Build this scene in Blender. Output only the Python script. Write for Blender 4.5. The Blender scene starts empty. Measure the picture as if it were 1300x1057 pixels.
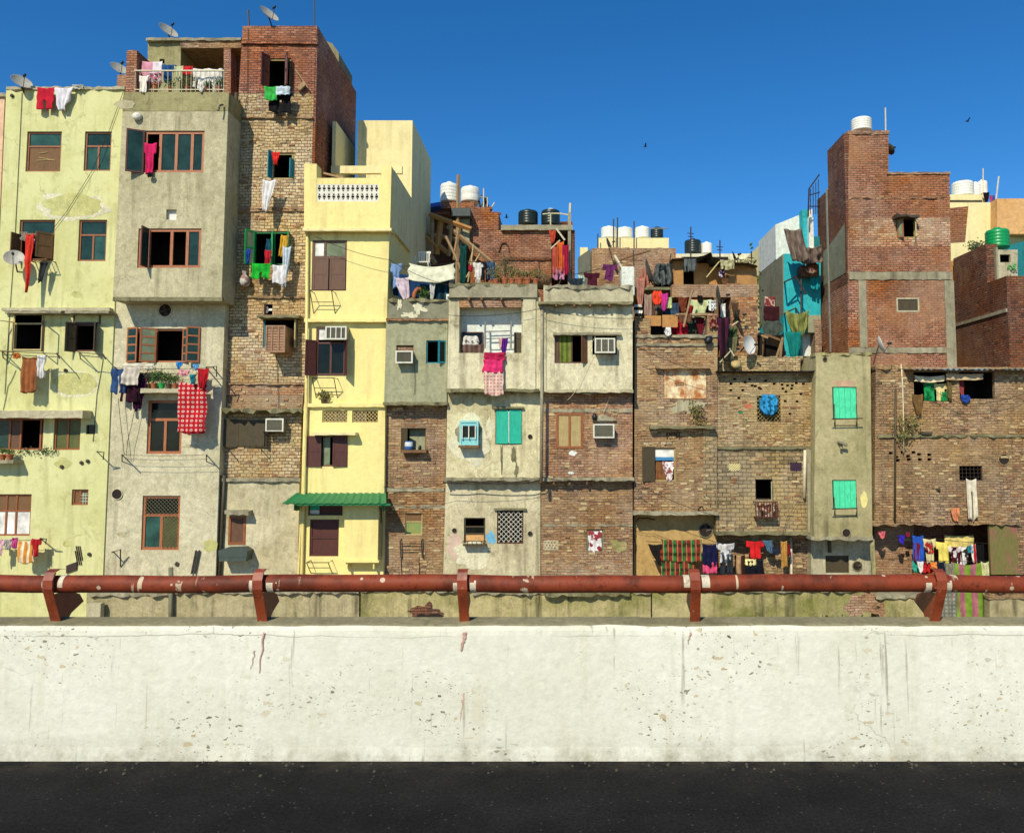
import bpy, bmesh, math, random
from mathutils import Vector, noise
R = math.radians
rnd = random.Random(11)
SC = bpy.context.scene
COL = SC.collection

# ------------------------------------------------------------------ camera model
F, PX, PY, TH, ZC = 1011.0, 712.0, 485.0, R(4.2), 1.745
CT, ST = math.cos(TH), math.sin(TH)
def at(px, py, Y):
    "point on the vertical plane at distance Y seen at photograph pixel px, py"
    xn = (px - PX) / F
    yn = -(py - PY) / F
    t = Y / (CT - yn * ST)
    return Vector((xn * t, Y, ZC + (ST + yn * CT) * t))
def rect(r, Y):
    x0, y0, x1, y1 = r
    m = (y0 + y1) / 2
    return at(x0, m, Y).x, at(x1, m, Y).x, at(x0, y1, Y).z, at(x0, y0, Y).z
def mpp(Y): return Y / F          # metres per photograph pixel

# ------------------------------------------------------------------ node helpers
def lin(h, k=1.0):
    h = h.lstrip('#')
    o = []
    for i in (0, 2, 4):
        c = int(h[i:i+2], 16) / 255
        o.append(min(1, (c / 12.92 if c <= .04045 else ((c + .055) / 1.055) ** 2.4) * k))
    return (*o, 1)
def nd(nt, t, ins=None, **a):
    n = nt.nodes.new(t)
    for k, v in a.items(): setattr(n, k, v)
    for k, v in (ins or {}).items():
        if isinstance(v, bpy.types.NodeSocket): nt.links.new(v, n.inputs[k])
        else: n.inputs[k].default_value = v
    return n
def noi(nt, vec, scale, detail=5, rough=.6):
    return nd(nt, 'ShaderNodeTexNoise', {'Vector': vec, 'Scale': scale, 'Detail': detail, 'Roughness': rough}).outputs[0]
def mr(nt, v, a, b, c=0., d=1.):
    return nd(nt, 'ShaderNodeMapRange', {0: v, 1: a, 2: b, 3: c, 4: d}).outputs[0]
def mth(nt, op, a, b=0.):
    return nd(nt, 'ShaderNodeMath', {0: a, 1: b}, operation=op).outputs[0]
def mix(nt, f, a, b, blend='MIX'):
    return nd(nt, 'ShaderNodeMix', {0: f, 6: a, 7: b}, data_type='RGBA', blend_type=blend).outputs[2]
def hsv(nt, c, v, s=1.0):
    return nd(nt, 'ShaderNodeHueSaturation', {'Color': c, 'Value': v, 'Saturation': s}).outputs[0]
def vmul(nt, v, s):
    return nd(nt, 'ShaderNodeVectorMath', {0: v, 1: s}, operation='MULTIPLY').outputs[0]
def newmat(name):
    m = bpy.data.materials.new(name)
    m.use_nodes = True
    nt = m.node_tree
    b = nt.nodes['Principled BSDF']
    b.inputs['Roughness'].default_value = .85
    return m, nt, b
def posn(nt): return nd(nt, 'ShaderNodeNewGeometry').outputs['Position']
def bump(nt, b, h, s=.4, d=.02):
    n = nd(nt, 'ShaderNodeBump', {'Strength': s, 'Distance': d, 'Height': h})
    nt.links.new(n.outputs[0], b.inputs['Normal'])
def out(nt, b, c): nt.links.new(c, b.inputs['Base Color'])
def wall_uv(nt):
    g = nd(nt, 'ShaderNodeNewGeometry')
    p = nd(nt, 'ShaderNodeSeparateXYZ', {0: g.outputs['Position']})
    q = nd(nt, 'ShaderNodeSeparateXYZ', {0: g.outputs['True Normal']})
    side = mth(nt, 'GREATER_THAN', mth(nt, 'ABSOLUTE', q.outputs[0]), .6)
    u = nd(nt, 'ShaderNodeMix', {0: side, 2: p.outputs[0], 3: p.outputs[1]}, data_type='FLOAT').outputs[0]
    top = mth(nt, 'GREATER_THAN', mth(nt, 'ABSOLUTE', q.outputs[2]), .7)
    v = nd(nt, 'ShaderNodeMix', {0: top, 2: p.outputs[2], 3: p.outputs[1]}, data_type='FLOAT').outputs[0]
    return nd(nt, 'ShaderNodeCombineXYZ', {0: u, 1: v}).outputs[0], g.outputs['Position']

def weather(nt, b, c, pos, stain, amt, streak, dark, off, height=None, bs=.35, fine=9):
    "patches, run-off streaks and grain that belong to the wall itself"
    p = nd(nt, 'ShaderNodeVectorMath', {0: pos, 1: (off * 7.3, off * 3.1, off * 5.7)}, operation='ADD').outputs[0]
    n1 = noi(nt, p, .55, 7, .68)
    c = mix(nt, mr(nt, n1, .44, .66, 0, amt), c, stain)
    n2 = noi(nt, vmul(nt, p, (2.6, 2.6, .2)), 1.5, 6, .6)
    n2b = noi(nt, p, .8, 3)
    c = mix(nt, mth(nt, 'MULTIPLY', mr(nt, n2, .49, .72, 0, streak), mr(nt, n2b, .36, .58)), c, dark)
    n4 = noi(nt, p, 2.3, 6, .75)
    c = mix(nt, mr(nt, n4, .56, .74, 0, amt * .8), c, dark)
    n3 = noi(nt, p, fine, 6, .75)
    c = hsv(nt, c, mr(nt, n3, .3, .7, .74 if bs > .15 else .92, 1.18 if bs > .15 else 1.06))
    n5 = noi(nt, p, 34, 3, .6)
    c = hsv(nt, c, mr(nt, n5, .3, .7, .8 if bs > .15 else .93, 1.18 if bs > .15 else 1.05))
    out(nt, b, c)
    h = mth(nt, 'ADD', mth(nt, 'MULTIPLY', n3, .7), mth(nt, 'MULTIPLY', n5, .3))
    if height is not None: h = mth(nt, 'ADD', h, mth(nt, 'MULTIPLY', height, 1.6))
    bump(nt, b, h, bs, .03)
_off = [0]
def plaster(name, base, stain, dark, amt=.6, streak=.5, k=.9, bs=.3, crack=.32):
    _off[0] += 1
    m, nt, b = newmat(name)
    pos = posn(nt)
    c = mix(nt, 0.0, lin(base, k), lin(base, k))
    w = nd(nt, 'ShaderNodeVectorMath', {0: pos, 1: nd(nt, 'ShaderNodeTexNoise', {'Vector': pos, 'Scale': 1.3, 'Detail': 4}).outputs[1]}, operation='ADD').outputs[0]
    v = nd(nt, 'ShaderNodeTexVoronoi', {'Vector': w, 'Scale': .55}, feature='DISTANCE_TO_EDGE').outputs[0]
    cr = mth(nt, 'MULTIPLY', mr(nt, v, .004, .014, crack, 0), mr(nt, noi(nt, pos, .9), .5, .6))
    c = mix(nt, cr, c, lin(dark, k * .7))
    weather(nt, b, c, pos, lin(stain, k), amt, streak, lin(dark, k), _off[0], None, bs, 6)
    return m
WARM = (1.0, .95, .85)
def brick(name, c1, c2, mortar, smear, smear_amt=.5, dark='#3a2a18', amt=.35, streak=.45, k=.9, w=.21, h=.078, ms=.011, bs=.6, wob=.1):
    _off[0] += 1
    m, nt, b = newmat(name)
    lin = lambda h_, k_=1.0: tuple(q * w_ * .95 for q, w_ in zip(globals()['lin'](h_, k_)[:3], WARM)) + (1,)
    uv, pos = wall_uv(nt)
    nz = nd(nt, 'ShaderNodeTexNoise', {'Vector': pos, 'Scale': 1.6, 'Detail': 4}).outputs[1]
    d = vmul(nt, nd(nt, 'ShaderNodeVectorMath', {0: nz, 1: (.5, .5, .5)}, operation='SUBTRACT').outputs[0], (wob, wob, 0))
    uv = nd(nt, 'ShaderNodeVectorMath', {0: uv, 1: d}, operation='ADD').outputs[0]
    t = nd(nt, 'ShaderNodeTexBrick', {'Vector': uv, 'Color1': lin(c1, k), 'Color2': lin(c2, k), 'Mortar': lin(mortar, k), 'Scale': 1.0,
        'Mortar Size': ms, 'Mortar Smooth': .3, 'Bias': -.1, 'Brick Width': w, 'Row Height': h}, offset=.5, squash=1.0)
    c = t.outputs[0]
    # odd bricks, pale and dark, by a per-cell hash of the same grid
    t2 = nd(nt, 'ShaderNodeTexBrick', {'Vector': uv, 'Color1': (0, 0, 0, 1), 'Color2': (1, 1, 1, 1), 'Mortar': (.5, .5, .5, 1), 'Scale': 1.0,
        'Mortar Size': 0.0, 'Bias': 0.0, 'Brick Width': w, 'Row Height': h}, offset=.5)
    v2 = nd(nt, 'ShaderNodeSeparateColor', {0: t2.outputs[0]}).outputs[0]
    fac = t.outputs[1]
    inv = mth(nt, 'SUBTRACT', 1.0, fac)
    c = hsv(nt, c, mr(nt, mth(nt, 'MULTIPLY', v2, inv), 0, 1, .82, 1.34))
    c = mix(nt, mth(nt, 'MULTIPLY', inv, mr(nt, v2, .84, .92, 0, .6)), c, lin(smear, k * 1.1))
    c = mix(nt, mr(nt, v2, .14, .06, 0, .6), c, lin(dark, k))
    # chipped edges, open joints and squeezed mortar; recess shade and highlights painted in too
    n7 = noi(nt, vmul(nt, pos, (1, 1, 2.4)), 7, 5, .75)
    c = mix(nt, mr(nt, n7, .57, .68, 0, .75), c, lin(dark, k * .8))
    c = mix(nt, mr(nt, n7, .43, .33, 0, .6), c, lin(smear, k * 1.15))
    n = noi(nt, pos, 3.1, 7, .72)
    c = mix(nt, mr(nt, n, .46, .7, 0, smear_amt * .8), c, lin(smear, k))
    # different batches, repairs and smeared mortar, a metre or two across
    q1 = nd(nt, 'ShaderNodeVectorMath', {0: pos, 1: (_off[0] * 4.1, 3.0, _off[0] * 2.3)}, operation='ADD').outputs[0]
    c = mix(nt, mr(nt, noi(nt, q1, .42, 6, .62), .5, .62, 0, .5), c, lin(smear, k * .92))
    c = mix(nt, mr(nt, noi(nt, vmul(nt, q1, (1, 1, .6)), .7, 6, .66), .56, .68, 0, .55), c, lin(dark, k * 1.25))
    c = hsv(nt, c, mr(nt, noi(nt, q1, .3, 3), .35, .65, .85, 1.15), mr(nt, noi(nt, q1, .5, 4), .35, .65, 1.12, .8))
    weather(nt, b, c, pos, lin(smear, k * .8), amt, streak, lin(dark, k), _off[0], mth(nt, 'SUBTRACT', 1.0, t.outputs[1]), bs, 7)
    return m
def paint(name, base, k=.9, rough=.6, wear='#6b5638', amt=.3, metal=0.0, scale=5, lo=.5):
    _off[0] += 1
    m, nt, b = newmat(name)
    p = nd(nt, 'ShaderNodeVectorMath', {0: posn(nt), 1: (_off[0] * 1.7, 0, _off[0] * .9)}, operation='ADD').outputs[0]
    c = mix(nt, mr(nt, noi(nt, p, scale, 6, .7), lo, lo + .2, 0, amt), lin(base, k), lin(wear, k))
    g = noi(nt, vmul(nt, p, (9, 9, 1.2)), 4, 4)
    c = hsv(nt, c, mr(nt, g, .3, .7, .78, 1.15))
    out(nt, b, c)
    b.inputs['Roughness'].default_value = rough
    b.inputs['Metallic'].default_value = metal
    bump(nt, b, g, .15, .01)
    return m
def glass(name, base, rough=.12, k=1):
    m, nt, b = newmat(name)
    p = posn(nt)
    out(nt, b, hsv(nt, mix(nt, 0.0, lin(base, k), lin(base, k)), mr(nt, noi(nt, p, 2.5, 4), .3, .7, .6, 1.3)))
    b.inputs['Roughness'].default_value = rough
    b.inputs['Specular IOR Level'].default_value = .2
    return m
_cl = {}
def cloth(hexa, pat=None, hex2=None, s=8.0, k=.85):
    key = (hexa, pat, hex2, s)
    if key in _cl: return _cl[key]
    m, nt, b = newmat('cloth')
    pos = posn(nt)
    c = mix(nt, 0.0, lin(hexa, k), lin(hexa, k))
    sp = nd(nt, 'ShaderNodeSeparateXYZ', {0: pos})
    def wave(o, f, lo, hi): return mr(nt, mth(nt, 'SINE', mth(nt, 'MULTIPLY', o, f)), lo, hi)
    if pat == 'stripe':
        c = mix(nt, wave(sp.outputs[0], s, -.1, .1), c, lin(hex2, k))
    elif pat == 'hstripe':
        c = mix(nt, wave(sp.outputs[2], s, -.1, .1), c, lin(hex2, k))
    elif pat == 'plaid':
        c = mix(nt, wave(sp.outputs[0], s, .2, .4), c, lin(hex2, k))
        c = mix(nt, mth(nt, 'MULTIPLY', wave(sp.outputs[2], s * 1.1, .3, .5), .7), c, lin('#16240f', k))
        c = mix(nt, mth(nt, 'MULTIPLY', wave(sp.outputs[0], s * 2, .8, .9), .6), c, lin('#cfa060', k))
    elif pat == 'check':        # little pale outlined squares in a grid
        a = mth(nt, 'MULTIPLY', mth(nt, 'SINE', mth(nt, 'MULTIPLY', sp.outputs[0], s)), mth(nt, 'SINE', mth(nt, 'MULTIPLY', sp.outputs[2], s)))
        a = mth(nt, 'ABSOLUTE', a)
        ring = mth(nt, 'MULTIPLY', mr(nt, a, .62, .7), mr(nt, a, .97, .9))
        c = mix(nt, ring, c, lin(hex2, k))
    elif pat == 'flower':
        v = noi(nt, pos, s, 2, .5)
        c = mix(nt, mr(nt, v, .52, .56), c, lin(hex2, k))
    c = hsv(nt, c, mr(nt, noi(nt, pos, 5, 5), .3, .7, .68, 1.2), .98)
    out(nt, b, c)
    b.inputs['Roughness'].default_value = .95
    b.inputs['Specular IOR Level'].default_value = .15
    bump(nt, b, noi(nt, vmul(nt, pos, (3, 3, 1)), 7, 4), .35, .03)
    _cl[key] = m
    return m

# ------------------------------------------------------------------ mesh builder
ORG = {}
class MB:
    def __init__(s): s.v, s.f, s.m = [], [], []
    def poly(s, pts, mi=0):
        n = len(s.v); s.v += [Vector(p) for p in pts]; s.f.append(tuple(range(n, n + len(pts)))); s.m.append(mi)
    def hexa(s, p, mi=0):      # p: 8 corners, bottom ring then top ring
        n = len(s.v); s.v += [Vector(q) for q in p]
        for f in ((3, 2, 1, 0), (4, 5, 6, 7), (0, 1, 5, 4), (1, 2, 6, 5), (2, 3, 7, 6), (3, 0, 4, 7)):
            s.f.append(tuple(n + i for i in f)); s.m.append(mi)
    def box(s, x0, x1, y0, y1, z0, z1, mi=0):
        s.hexa([(x0, y0, z0), (x1, y0, z0), (x1, y1, z0), (x0, y1, z0), (x0, y0, z1), (x1, y0, z1), (x1, y1, z1), (x0, y1, z1)], mi)
    def obox(s, c, a, b, d, mi=0):
        c, a, b, d = map(Vector, (c, a, b, d))
        s.hexa([c-a-b-d, c+a-b-d, c+a+b-d, c-a+b-d, c-a-b+d, c+a-b+d, c+a+b+d, c-a+b+d], mi)
    def tube(s, pts, r, n=6, mi=0):
        pts = [Vector(p) for p in pts]
        rs = r if isinstance(r, (list, tuple)) else [r] * len(pts)
        base = len(s.v)
        for i, p in enumerate(pts):
            t = (pts[min(i + 1, len(pts) - 1)] - pts[max(i - 1, 0)])
            t = t.normalized() if t.length > 1e-9 else Vector((0, 0, 1))
            u = t.cross(Vector((0, 1, 0)) if abs(t.y) < .9 else Vector((1, 0, 0))).normalized()
            w = t.cross(u)
            for k in range(n):
                a = 2 * math.pi * k / n
                s.v.append(p + (u * math.cos(a) + w * math.sin(a)) * rs[i])
        for i in range(len(pts) - 1):
            for k in range(n):
                a, b = base + i * n + k, base + i * n + (k + 1) % n
                s.f.append((a, b, b + n, a + n)); s.m.append(mi)
        s.f.append(tuple(base + k for k in range(n))[::-1]); s.m.append(mi)
        s.f.append(tuple(base + (len(pts) - 1) * n + k for k in range(n))); s.m.append(mi)
    def lathe(s, c, prof, n=20, mi=0, ax=None):
        c = Vector(c); base = len(s.v)
        Z = Vector(ax or (0, 0, 1)).normalized()
        U = Z.orthogonal().normalized() if ax else Vector((1, 0, 0))
        V = Z.cross(U)
        for r, z in prof:
            for k in range(n):
                a = 2 * math.pi * k / n
                s.v.append(c + U * (r * math.cos(a)) + V * (r * math.sin(a)) + Z * z)
        for i in range(len(prof) - 1):
            for k in range(n):
                a, b = base + i * n + k, base + i * n + (k + 1) % n
                s.f.append((a, b, b + n, a + n)); s.m.append(mi)
    def prism(s, poly, y0, y1, mi=0):
        n = len(s.v); k = len(poly)
        s.v += [Vector((x, y0, z)) for x, z in poly] + [Vector((x, y1, z)) for x, z in poly]
        s.f.append(tuple(range(n, n + k))); s.m.append(mi)
        s.f.append(tuple(range(n + 2 * k - 1, n + k - 1, -1))); s.m.append(mi)
        for i in range(k):
            j = (i + 1) % k
            s.f.append((n + i, n + k + i, n + k + j, n + j)); s.m.append(mi)
    def build(s, name, mats, parent=None, smooth=False, bevel=0, recalc=True):
        if parent is not None: o = ORG[parent.name]
        else:
            xs = [v.x for v in s.v]; ys = [v.y for v in s.v]; zs = [v.z for v in s.v]
            o = Vector(((min(xs) + max(xs)) / 2, (min(ys) + max(ys)) / 2, min(zs)))
        me = bpy.data.meshes.new(name)
        me.from_pydata([v - o for v in s.v], [], s.f)
        for m in (mats if isinstance(mats, (list, tuple)) else [mats]): me.materials.append(m)
        me.polygons.foreach_set('material_index', s.m)
        if smooth: me.polygons.foreach_set('use_smooth', [True] * len(s.f))
        if recalc:
            bm = bmesh.new(); bm.from_mesh(me)
            bmesh.ops.recalc_face_normals(bm, faces=bm.faces[:])
            bm.to_mesh(me); bm.free()
        me.update()
        ob = bpy.data.objects.new(name, me)
        COL.objects.link(ob)
        if parent is not None: ob.parent = parent
        else: ob.location = o
        ORG[ob.name] = o
        if bevel:
            md = ob.modifiers.new('edge', 'BEVEL'); md.width = bevel; md.segments = 2; md.limit_method = 'ANGLE'
        return ob
def tag(o, label, cat, group=None, kind=None):
    if label: o['label'] = label
    if cat: o['category'] = cat
    if group: o['group'] = group
    if kind: o['kind'] = kind
    return o
def thing(name, label, cat, loc, group=None):
    o = bpy.data.objects.new(name, None)
    o.empty_display_size = .3
    COL.objects.link(o); o.location = loc
    ORG[o.name] = Vector(loc)
    return tag(o, label, cat, group)
def house(name, label, px, Y, cat='house'):
    p = at(px, 700, Y); p.z = -5
    return thing(name, label, cat, p)
def pl(o, label): o['label'] = label; return o

# ------------------------------------------------------------------ building parts
def block(h, q, Y, depth, mat, holes=(), name='wall', reveal=.15, room=1.3, zb=None, rough=0):
    "storey block: q = (x top left, x top right, y top, x bottom left, x bottom right, y bottom) in photo pixels at distance Y"
    xtl, xtr, yt, xbl, xbr, yb = q
    zt = at(0, yt, Y).z
    z0 = at(0, yb, Y).z if zb is None else zb
    if zb is not None: yb = 800
    TL, TR, BL, BR = at(xtl, yt, Y).x, at(xtr, yt, Y).x, at(xbl, yb, Y).x, at(xbr, yb, Y).x
    hs = [rect(r, Y) for r in holes]
    def uniq(vals):
        o = []
        for v in sorted(vals):
            if not o or v - o[-1] > 2e-3: o.append(v)
        return o
    xs = uniq([v for r in hs for v in r[:2]])
    zs = uniq([z0, zt] + [v for r in hs for v in r[2:]])
    snap = lambda v, L: min(range(len(L)), key=lambda i: abs(L[i] - v))
    nx = len(xs) + 2
    b = MB()
    def P(i, j, y=Y):
        z = zs[j]; t = (z - z0) / (zt - z0)
        x = BL + (TL - BL) * t if i == 0 else BR + (TR - BR) * t if i == nx - 1 else xs[i - 1]
        return (x, y, z)
    gone = set()
    hi = []
    for r in hs:
        a0, a1 = snap(r[0], xs) + 1, snap(r[1], xs) + 1
        c0, c1 = snap(r[2], zs), snap(r[3], zs)
        hi.append((a0, a1, c0, c1))
        for i in range(a0, a1):
            for j in range(c0, c1): gone.add((i, j))
    for i in range(nx - 1):
        for j in range(len(zs) - 1):
            if (i, j) not in gone: b.poly([P(i, j), P(i + 1, j), P(i + 1, j + 1), P(i, j + 1)])
    for a0, a1, c0, c1 in hi:
        x0, x1, za, zc = P(a0, c0)[0], P(a1, c0)[0], zs[c0], zs[c1]
        y1 = Y + reveal
        for p, q2 in (((x0, za), (x1, za)), ((x1, za), (x1, zc)), ((x1, zc), (x0, zc)), ((x0, zc), (x0, za))):
            b.poly([(p[0], Y, p[1]), (q2[0], Y, q2[1]), (q2[0], y1, q2[1]), (p[0], y1, p[1])])
        e = .12
        x0 -= e; x1 += e; za -= e; zc += e; y2 = y1 + room
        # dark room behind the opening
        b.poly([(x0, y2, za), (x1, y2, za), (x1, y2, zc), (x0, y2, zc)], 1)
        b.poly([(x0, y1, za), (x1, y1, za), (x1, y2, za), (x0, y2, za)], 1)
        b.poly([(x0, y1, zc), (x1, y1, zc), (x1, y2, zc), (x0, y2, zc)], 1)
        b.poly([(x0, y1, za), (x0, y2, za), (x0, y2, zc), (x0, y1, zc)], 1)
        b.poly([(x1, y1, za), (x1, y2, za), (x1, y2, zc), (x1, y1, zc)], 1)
    D = Y + depth
    L0, R0, L1, R1 = P(0, 0), P(nx - 1, 0), P(0, len(zs) - 1), P(nx - 1, len(zs) - 1)
    k = lambda p: (p[0], D, p[2])
    b.poly([L0, L1, k(L1), k(L0)]); b.poly([R0, k(R0), k(R1), R1])
    b.poly([L1, R1, k(R1), k(L1)]); b.poly([L0, k(L0), k(R0), R0])
    b.poly([k(L0), k(L1), k(R1), k(R0)])
    if rough:      # bricks that stand a little out of an uneven wall
        ztop, zlow = zs[-1], max(zs[0], -3.2)
        rows = int((ztop - zlow) / .085)
        n = int(rough * (ztop - zlow) * abs(TR - TL))
        for _ in range(n):
            r_ = rnd.randrange(1, max(2, rows)); z = zlow + r_ * .085
            t = (z - z0) / (zt - z0); xa = BL + (TL - BL) * t; xb = BR + (TR - BR) * t
            w = rnd.choice((.2, .2, .1, .15)); hh = .032; pr = rnd.uniform(.006, .028)
            x = rnd.uniform(xa + .06, xb - .06 - w)
            if any(x + w > q[0] - .02 and x < q[1] + .02 and z + hh > q[2] - .02 and z - hh < q[3] + .02 for q in hs): continue
            k = rnd.uniform(-.008, .008)
            b.hexa([(x, Y - pr, z - hh), (x + w, Y - pr - k, z - hh + k), (x + w, Y + .02, z - hh + k), (x, Y + .02, z - hh), (x, Y - pr * .9, z + hh), (x + w, Y - pr - k, z + hh + k), (x + w, Y + .02, z + hh + k), (x, Y + .02, z + hh)], rnd.choice((2, 2, 3, 4)))
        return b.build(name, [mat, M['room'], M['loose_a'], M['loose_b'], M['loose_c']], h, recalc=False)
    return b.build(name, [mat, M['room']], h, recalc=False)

def slab(h, x0, x1, y0, y1, Y, out_, mat, name='ledge', jag=.012, back=.1):
    "ragged concrete ledge from pixel row y0 to y1 standing out from the wall at Y; out_ in metres"
    a, c = at(x0, (y0 + y1) / 2, Y - out_), at(x1, (y0 + y1) / 2, Y - out_)
    zt, zb = at(x0, y0, Y - out_).z, at(x0, y1, Y - out_).z
    n = max(2, int((c.x - a.x) / .14))
    b = MB(); rows = []
    for i in range(n + 1):
        x = a.x + (c.x - a.x) * i / n
        j = lambda s=1: rnd.uniform(-jag, jag) * s
        yf = Y - out_ + j(2)
        rows.append([(x, yf, zt + j()), (x, yf + j(), zb + j(1.4)), (x, Y + back, zb), (x, Y + back, zt + .002)])
    for i in range(n):
        for k in range(4):
            b.poly([rows[i][k], rows[i + 1][k], rows[i + 1][(k + 1) % 4], rows[i][(k + 1) % 4]])
    b.poly(rows[0]); b.poly(rows[-1][::-1])
    return b.build(name, [mat], h)

def patch(h, cx, cy, rx, ry, Y, mat, name='plaster_patch', n=40, rough=.22, th=.006):
    "irregular skin of plaster, a few millimetres proud of the wall"
    b = MB(); s = rnd.uniform(0, 99)
    pts = []
    for i in range(n):
        a = 2 * math.pi * i / n
        k = 1 + rough * (noise.noise(Vector((math.cos(a) * 1.6 + s, math.sin(a) * 1.6, 0))) * 1.6 + .5 * noise.noise(Vector((math.cos(a) * 5, math.sin(a) * 5, s))))
        p = at(cx + rx * k * math.cos(a), cy + ry * k * math.sin(a), Y)
        pts.append((p.x, p.z))
    b.prism(pts, Y - th, Y + .01)
    return b.build(name, [mat], h)

def win(h, Y, r, fm, vb=(), hb=(), panes=(), fw=.055, dy=.05, th=.06, name='window', outer=True):
    x0, x1, z0, z1 = rect(r, Y)
    b = MB(); y0, y1 = Y + dy, Y + dy + th
    W, H = x1 - x0, z1 - z0
    if outer:
        b.box(x0, x0 + fw, y0, y1, z0, z1); b.box(x1 - fw, x1, y0, y1, z0, z1)
        b.box(x0 + fw, x1 - fw, y0 + .002, y1, z1 - fw, z1); b.box(x0 + fw, x1 - fw, y0 + .002, y1, z0, z0 + fw)
    for t in vb:
        u, v0, v1 = t if isinstance(t, tuple) else (t, 0, 1)
        xc = x0 + W * u
        b.box(xc - fw * .5, xc + fw * .5, y0 + .004, y1, z1 - H * v1 + .001, z1 - H * v0 - .001)
    for t in hb:
        v, u0, u1 = t if isinstance(t, tuple) else (t, 0, 1)
        zc = z1 - H * v
        b.box(x0 + W * u0 + .001, x0 + W * u1 - .001, y0 + .007, y1, zc - fw * .5, zc + fw * .5)
    w = b.build(name, [fm], h)
    for t in panes:
        u0, v0, u1, v1, m = t[:5]
        nm = t[5] if len(t) > 5 else 'pane'
        g = MB(); g.box(x0 + W * u0, x0 + W * u1, y0 + .03, y0 + .042, z1 - H * v1, z1 - H * v0)
        g.build(nm, [m], w)
    return w
def shutter(w, Y, hx, y0, y1, wpx, ang, side, fm, pm=None, nr=1, name='shutter', dy=.03):
    m = (y0 + y1) / 2
    hxw = at(hx, m, Y).x
    zt, zb = at(hx, y0, Y).z, at(hx, y1, Y).z
    W = wpx * mpp(Y); a = R(ang)
    d = Vector((-side * math.cos(a), -math.sin(a), 0))
    nrm = Vector((d.y, -d.x, 0))
    base = Vector((hxw, Y + dy - .03, 0)); st = min(.05, W * .22)
    b = MB(); hz = (zt - zb) / 2; zc = (zt + zb) / 2
    for u in (st / 2, W - st / 2):
        b.obox(base + d * u + Vector((0, 0, zc)), d * (st / 2), nrm * .018, (0, 0, hz))
    for i in range(nr + 2):
        z = zb + st / 2 + (zt - zb - st) * i / (nr + 1)
        b.obox(base + d * (W / 2) + Vector((0, 0, z)), d * (W / 2 - st), nrm * .016, (0, 0, st / 2))
    b.obox(base + d * (W / 2) + Vector((0, 0, zc)), d * (W / 2 - st * .8), nrm * .008, (0, 0, hz - st * .6), 1)
    return b.build(name, [fm, pm or fm], w)
def grille(w, Y, r, mat, nx=8, nz=8, diag=True, dy=.03, rad=.008, name='grille'):
    x0, x1, z0, z1 = rect(r, Y); b = MB(); y = Y + dy
    if diag:
        W, H = x1 - x0, z1 - z0; st = W / nx; k = int((W + H) / st)
        for i in range(-k, k + 1):
            for s in (1, -1):
                pts = []
                c0 = x0 + i * st
                t0, t1 = 0, H
                xa, xb = (c0, c0 + H) if s > 0 else (c0 + H, c0)
                lo, hi = max(x0, min(xa, xb)), min(x1, max(xa, xb))
                if hi - lo < .01: continue
                f = lambda x: z0 + (x - c0 if s > 0 else c0 + H - x)
                b.tube([(lo, y, f(lo)), (hi, y, f(hi))], rad, 4)
    else:
        for i in range(1, nx): x = x0 + (x1 - x0) * i / nx; b.tube([(x, y, z0), (x, y, z1)], rad, 4)
        for i in range(1, nz): z = z0 + (z1 - z0) * i / nz; b.tube([(x0, y, z), (x1, y, z)], rad, 4)
    return b.build(name, [mat], w)
def bracket(h, x0, y0, x1, y1, Y, out_=.5, mat=None, name='bracket'):
    "steel stand: a frame standing out from the wall with two struts running down to it"
    x = at(x0, y0, Y).x, at(x1, y0, Y).x
    z, zl = at(x0, y0, Y).z, at(x0, y1, Y).z
    b = MB(); r = .014; yo = Y - out_
    b.tube([(x[0], Y, z), (x[0], yo, z), (x[1], yo, z), (x[1], Y, z)], r, 5)
    for q in x: b.tube([(q, yo, z), (q, Y, zl)], r, 5)
    zm = (z + zl) / 2
    b.tube([(x[0], (Y + yo) / 2, zm), (x[1], (Y + yo) / 2, zm)], r * .8, 5)
    return b.build(name, [mat or M['iron']], h)
def hole(h, px, py, rpx, Y, name='vent_hole', mat=None, blades=0):
    c = at(px, py, Y); r = rpx * mpp(Y)
    b = MB()
    b.lathe(c, [(r * 1.12, -.02), (r * 1.18, .03), (r, .035), (r * .96, -.05)], 20, 0, (0, -1, 0))
    b.lathe(c, [(r, .012), (.001, .012)], 20, 1, (0, -1, 0))
    o = b.build(name, [mat or M['conc'], M['room']], h)
    if blades:
        f = MB()
        for i in range(blades):
            a = 2 * math.pi * i / blades + .3
            d = Vector((math.cos(a), 0, math.sin(a))); n = Vector((-d.z, .35, d.x))
            f.obox(c + d * r * .5 + Vector((0, -.028, 0)), d * r * .4, n * r * .2, Vector((0, .004, 0)))
        f.build('blade', [M['iron']], o)
    return o
def drop(a, c, sag, n=10):
    a, c = Vector(a), Vector(c)
    return [a.lerp(c, i / n) - Vector((0, 0, sag * 4 * (i / n) * (1 - i / n))) for i in range(n + 1)]
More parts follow.
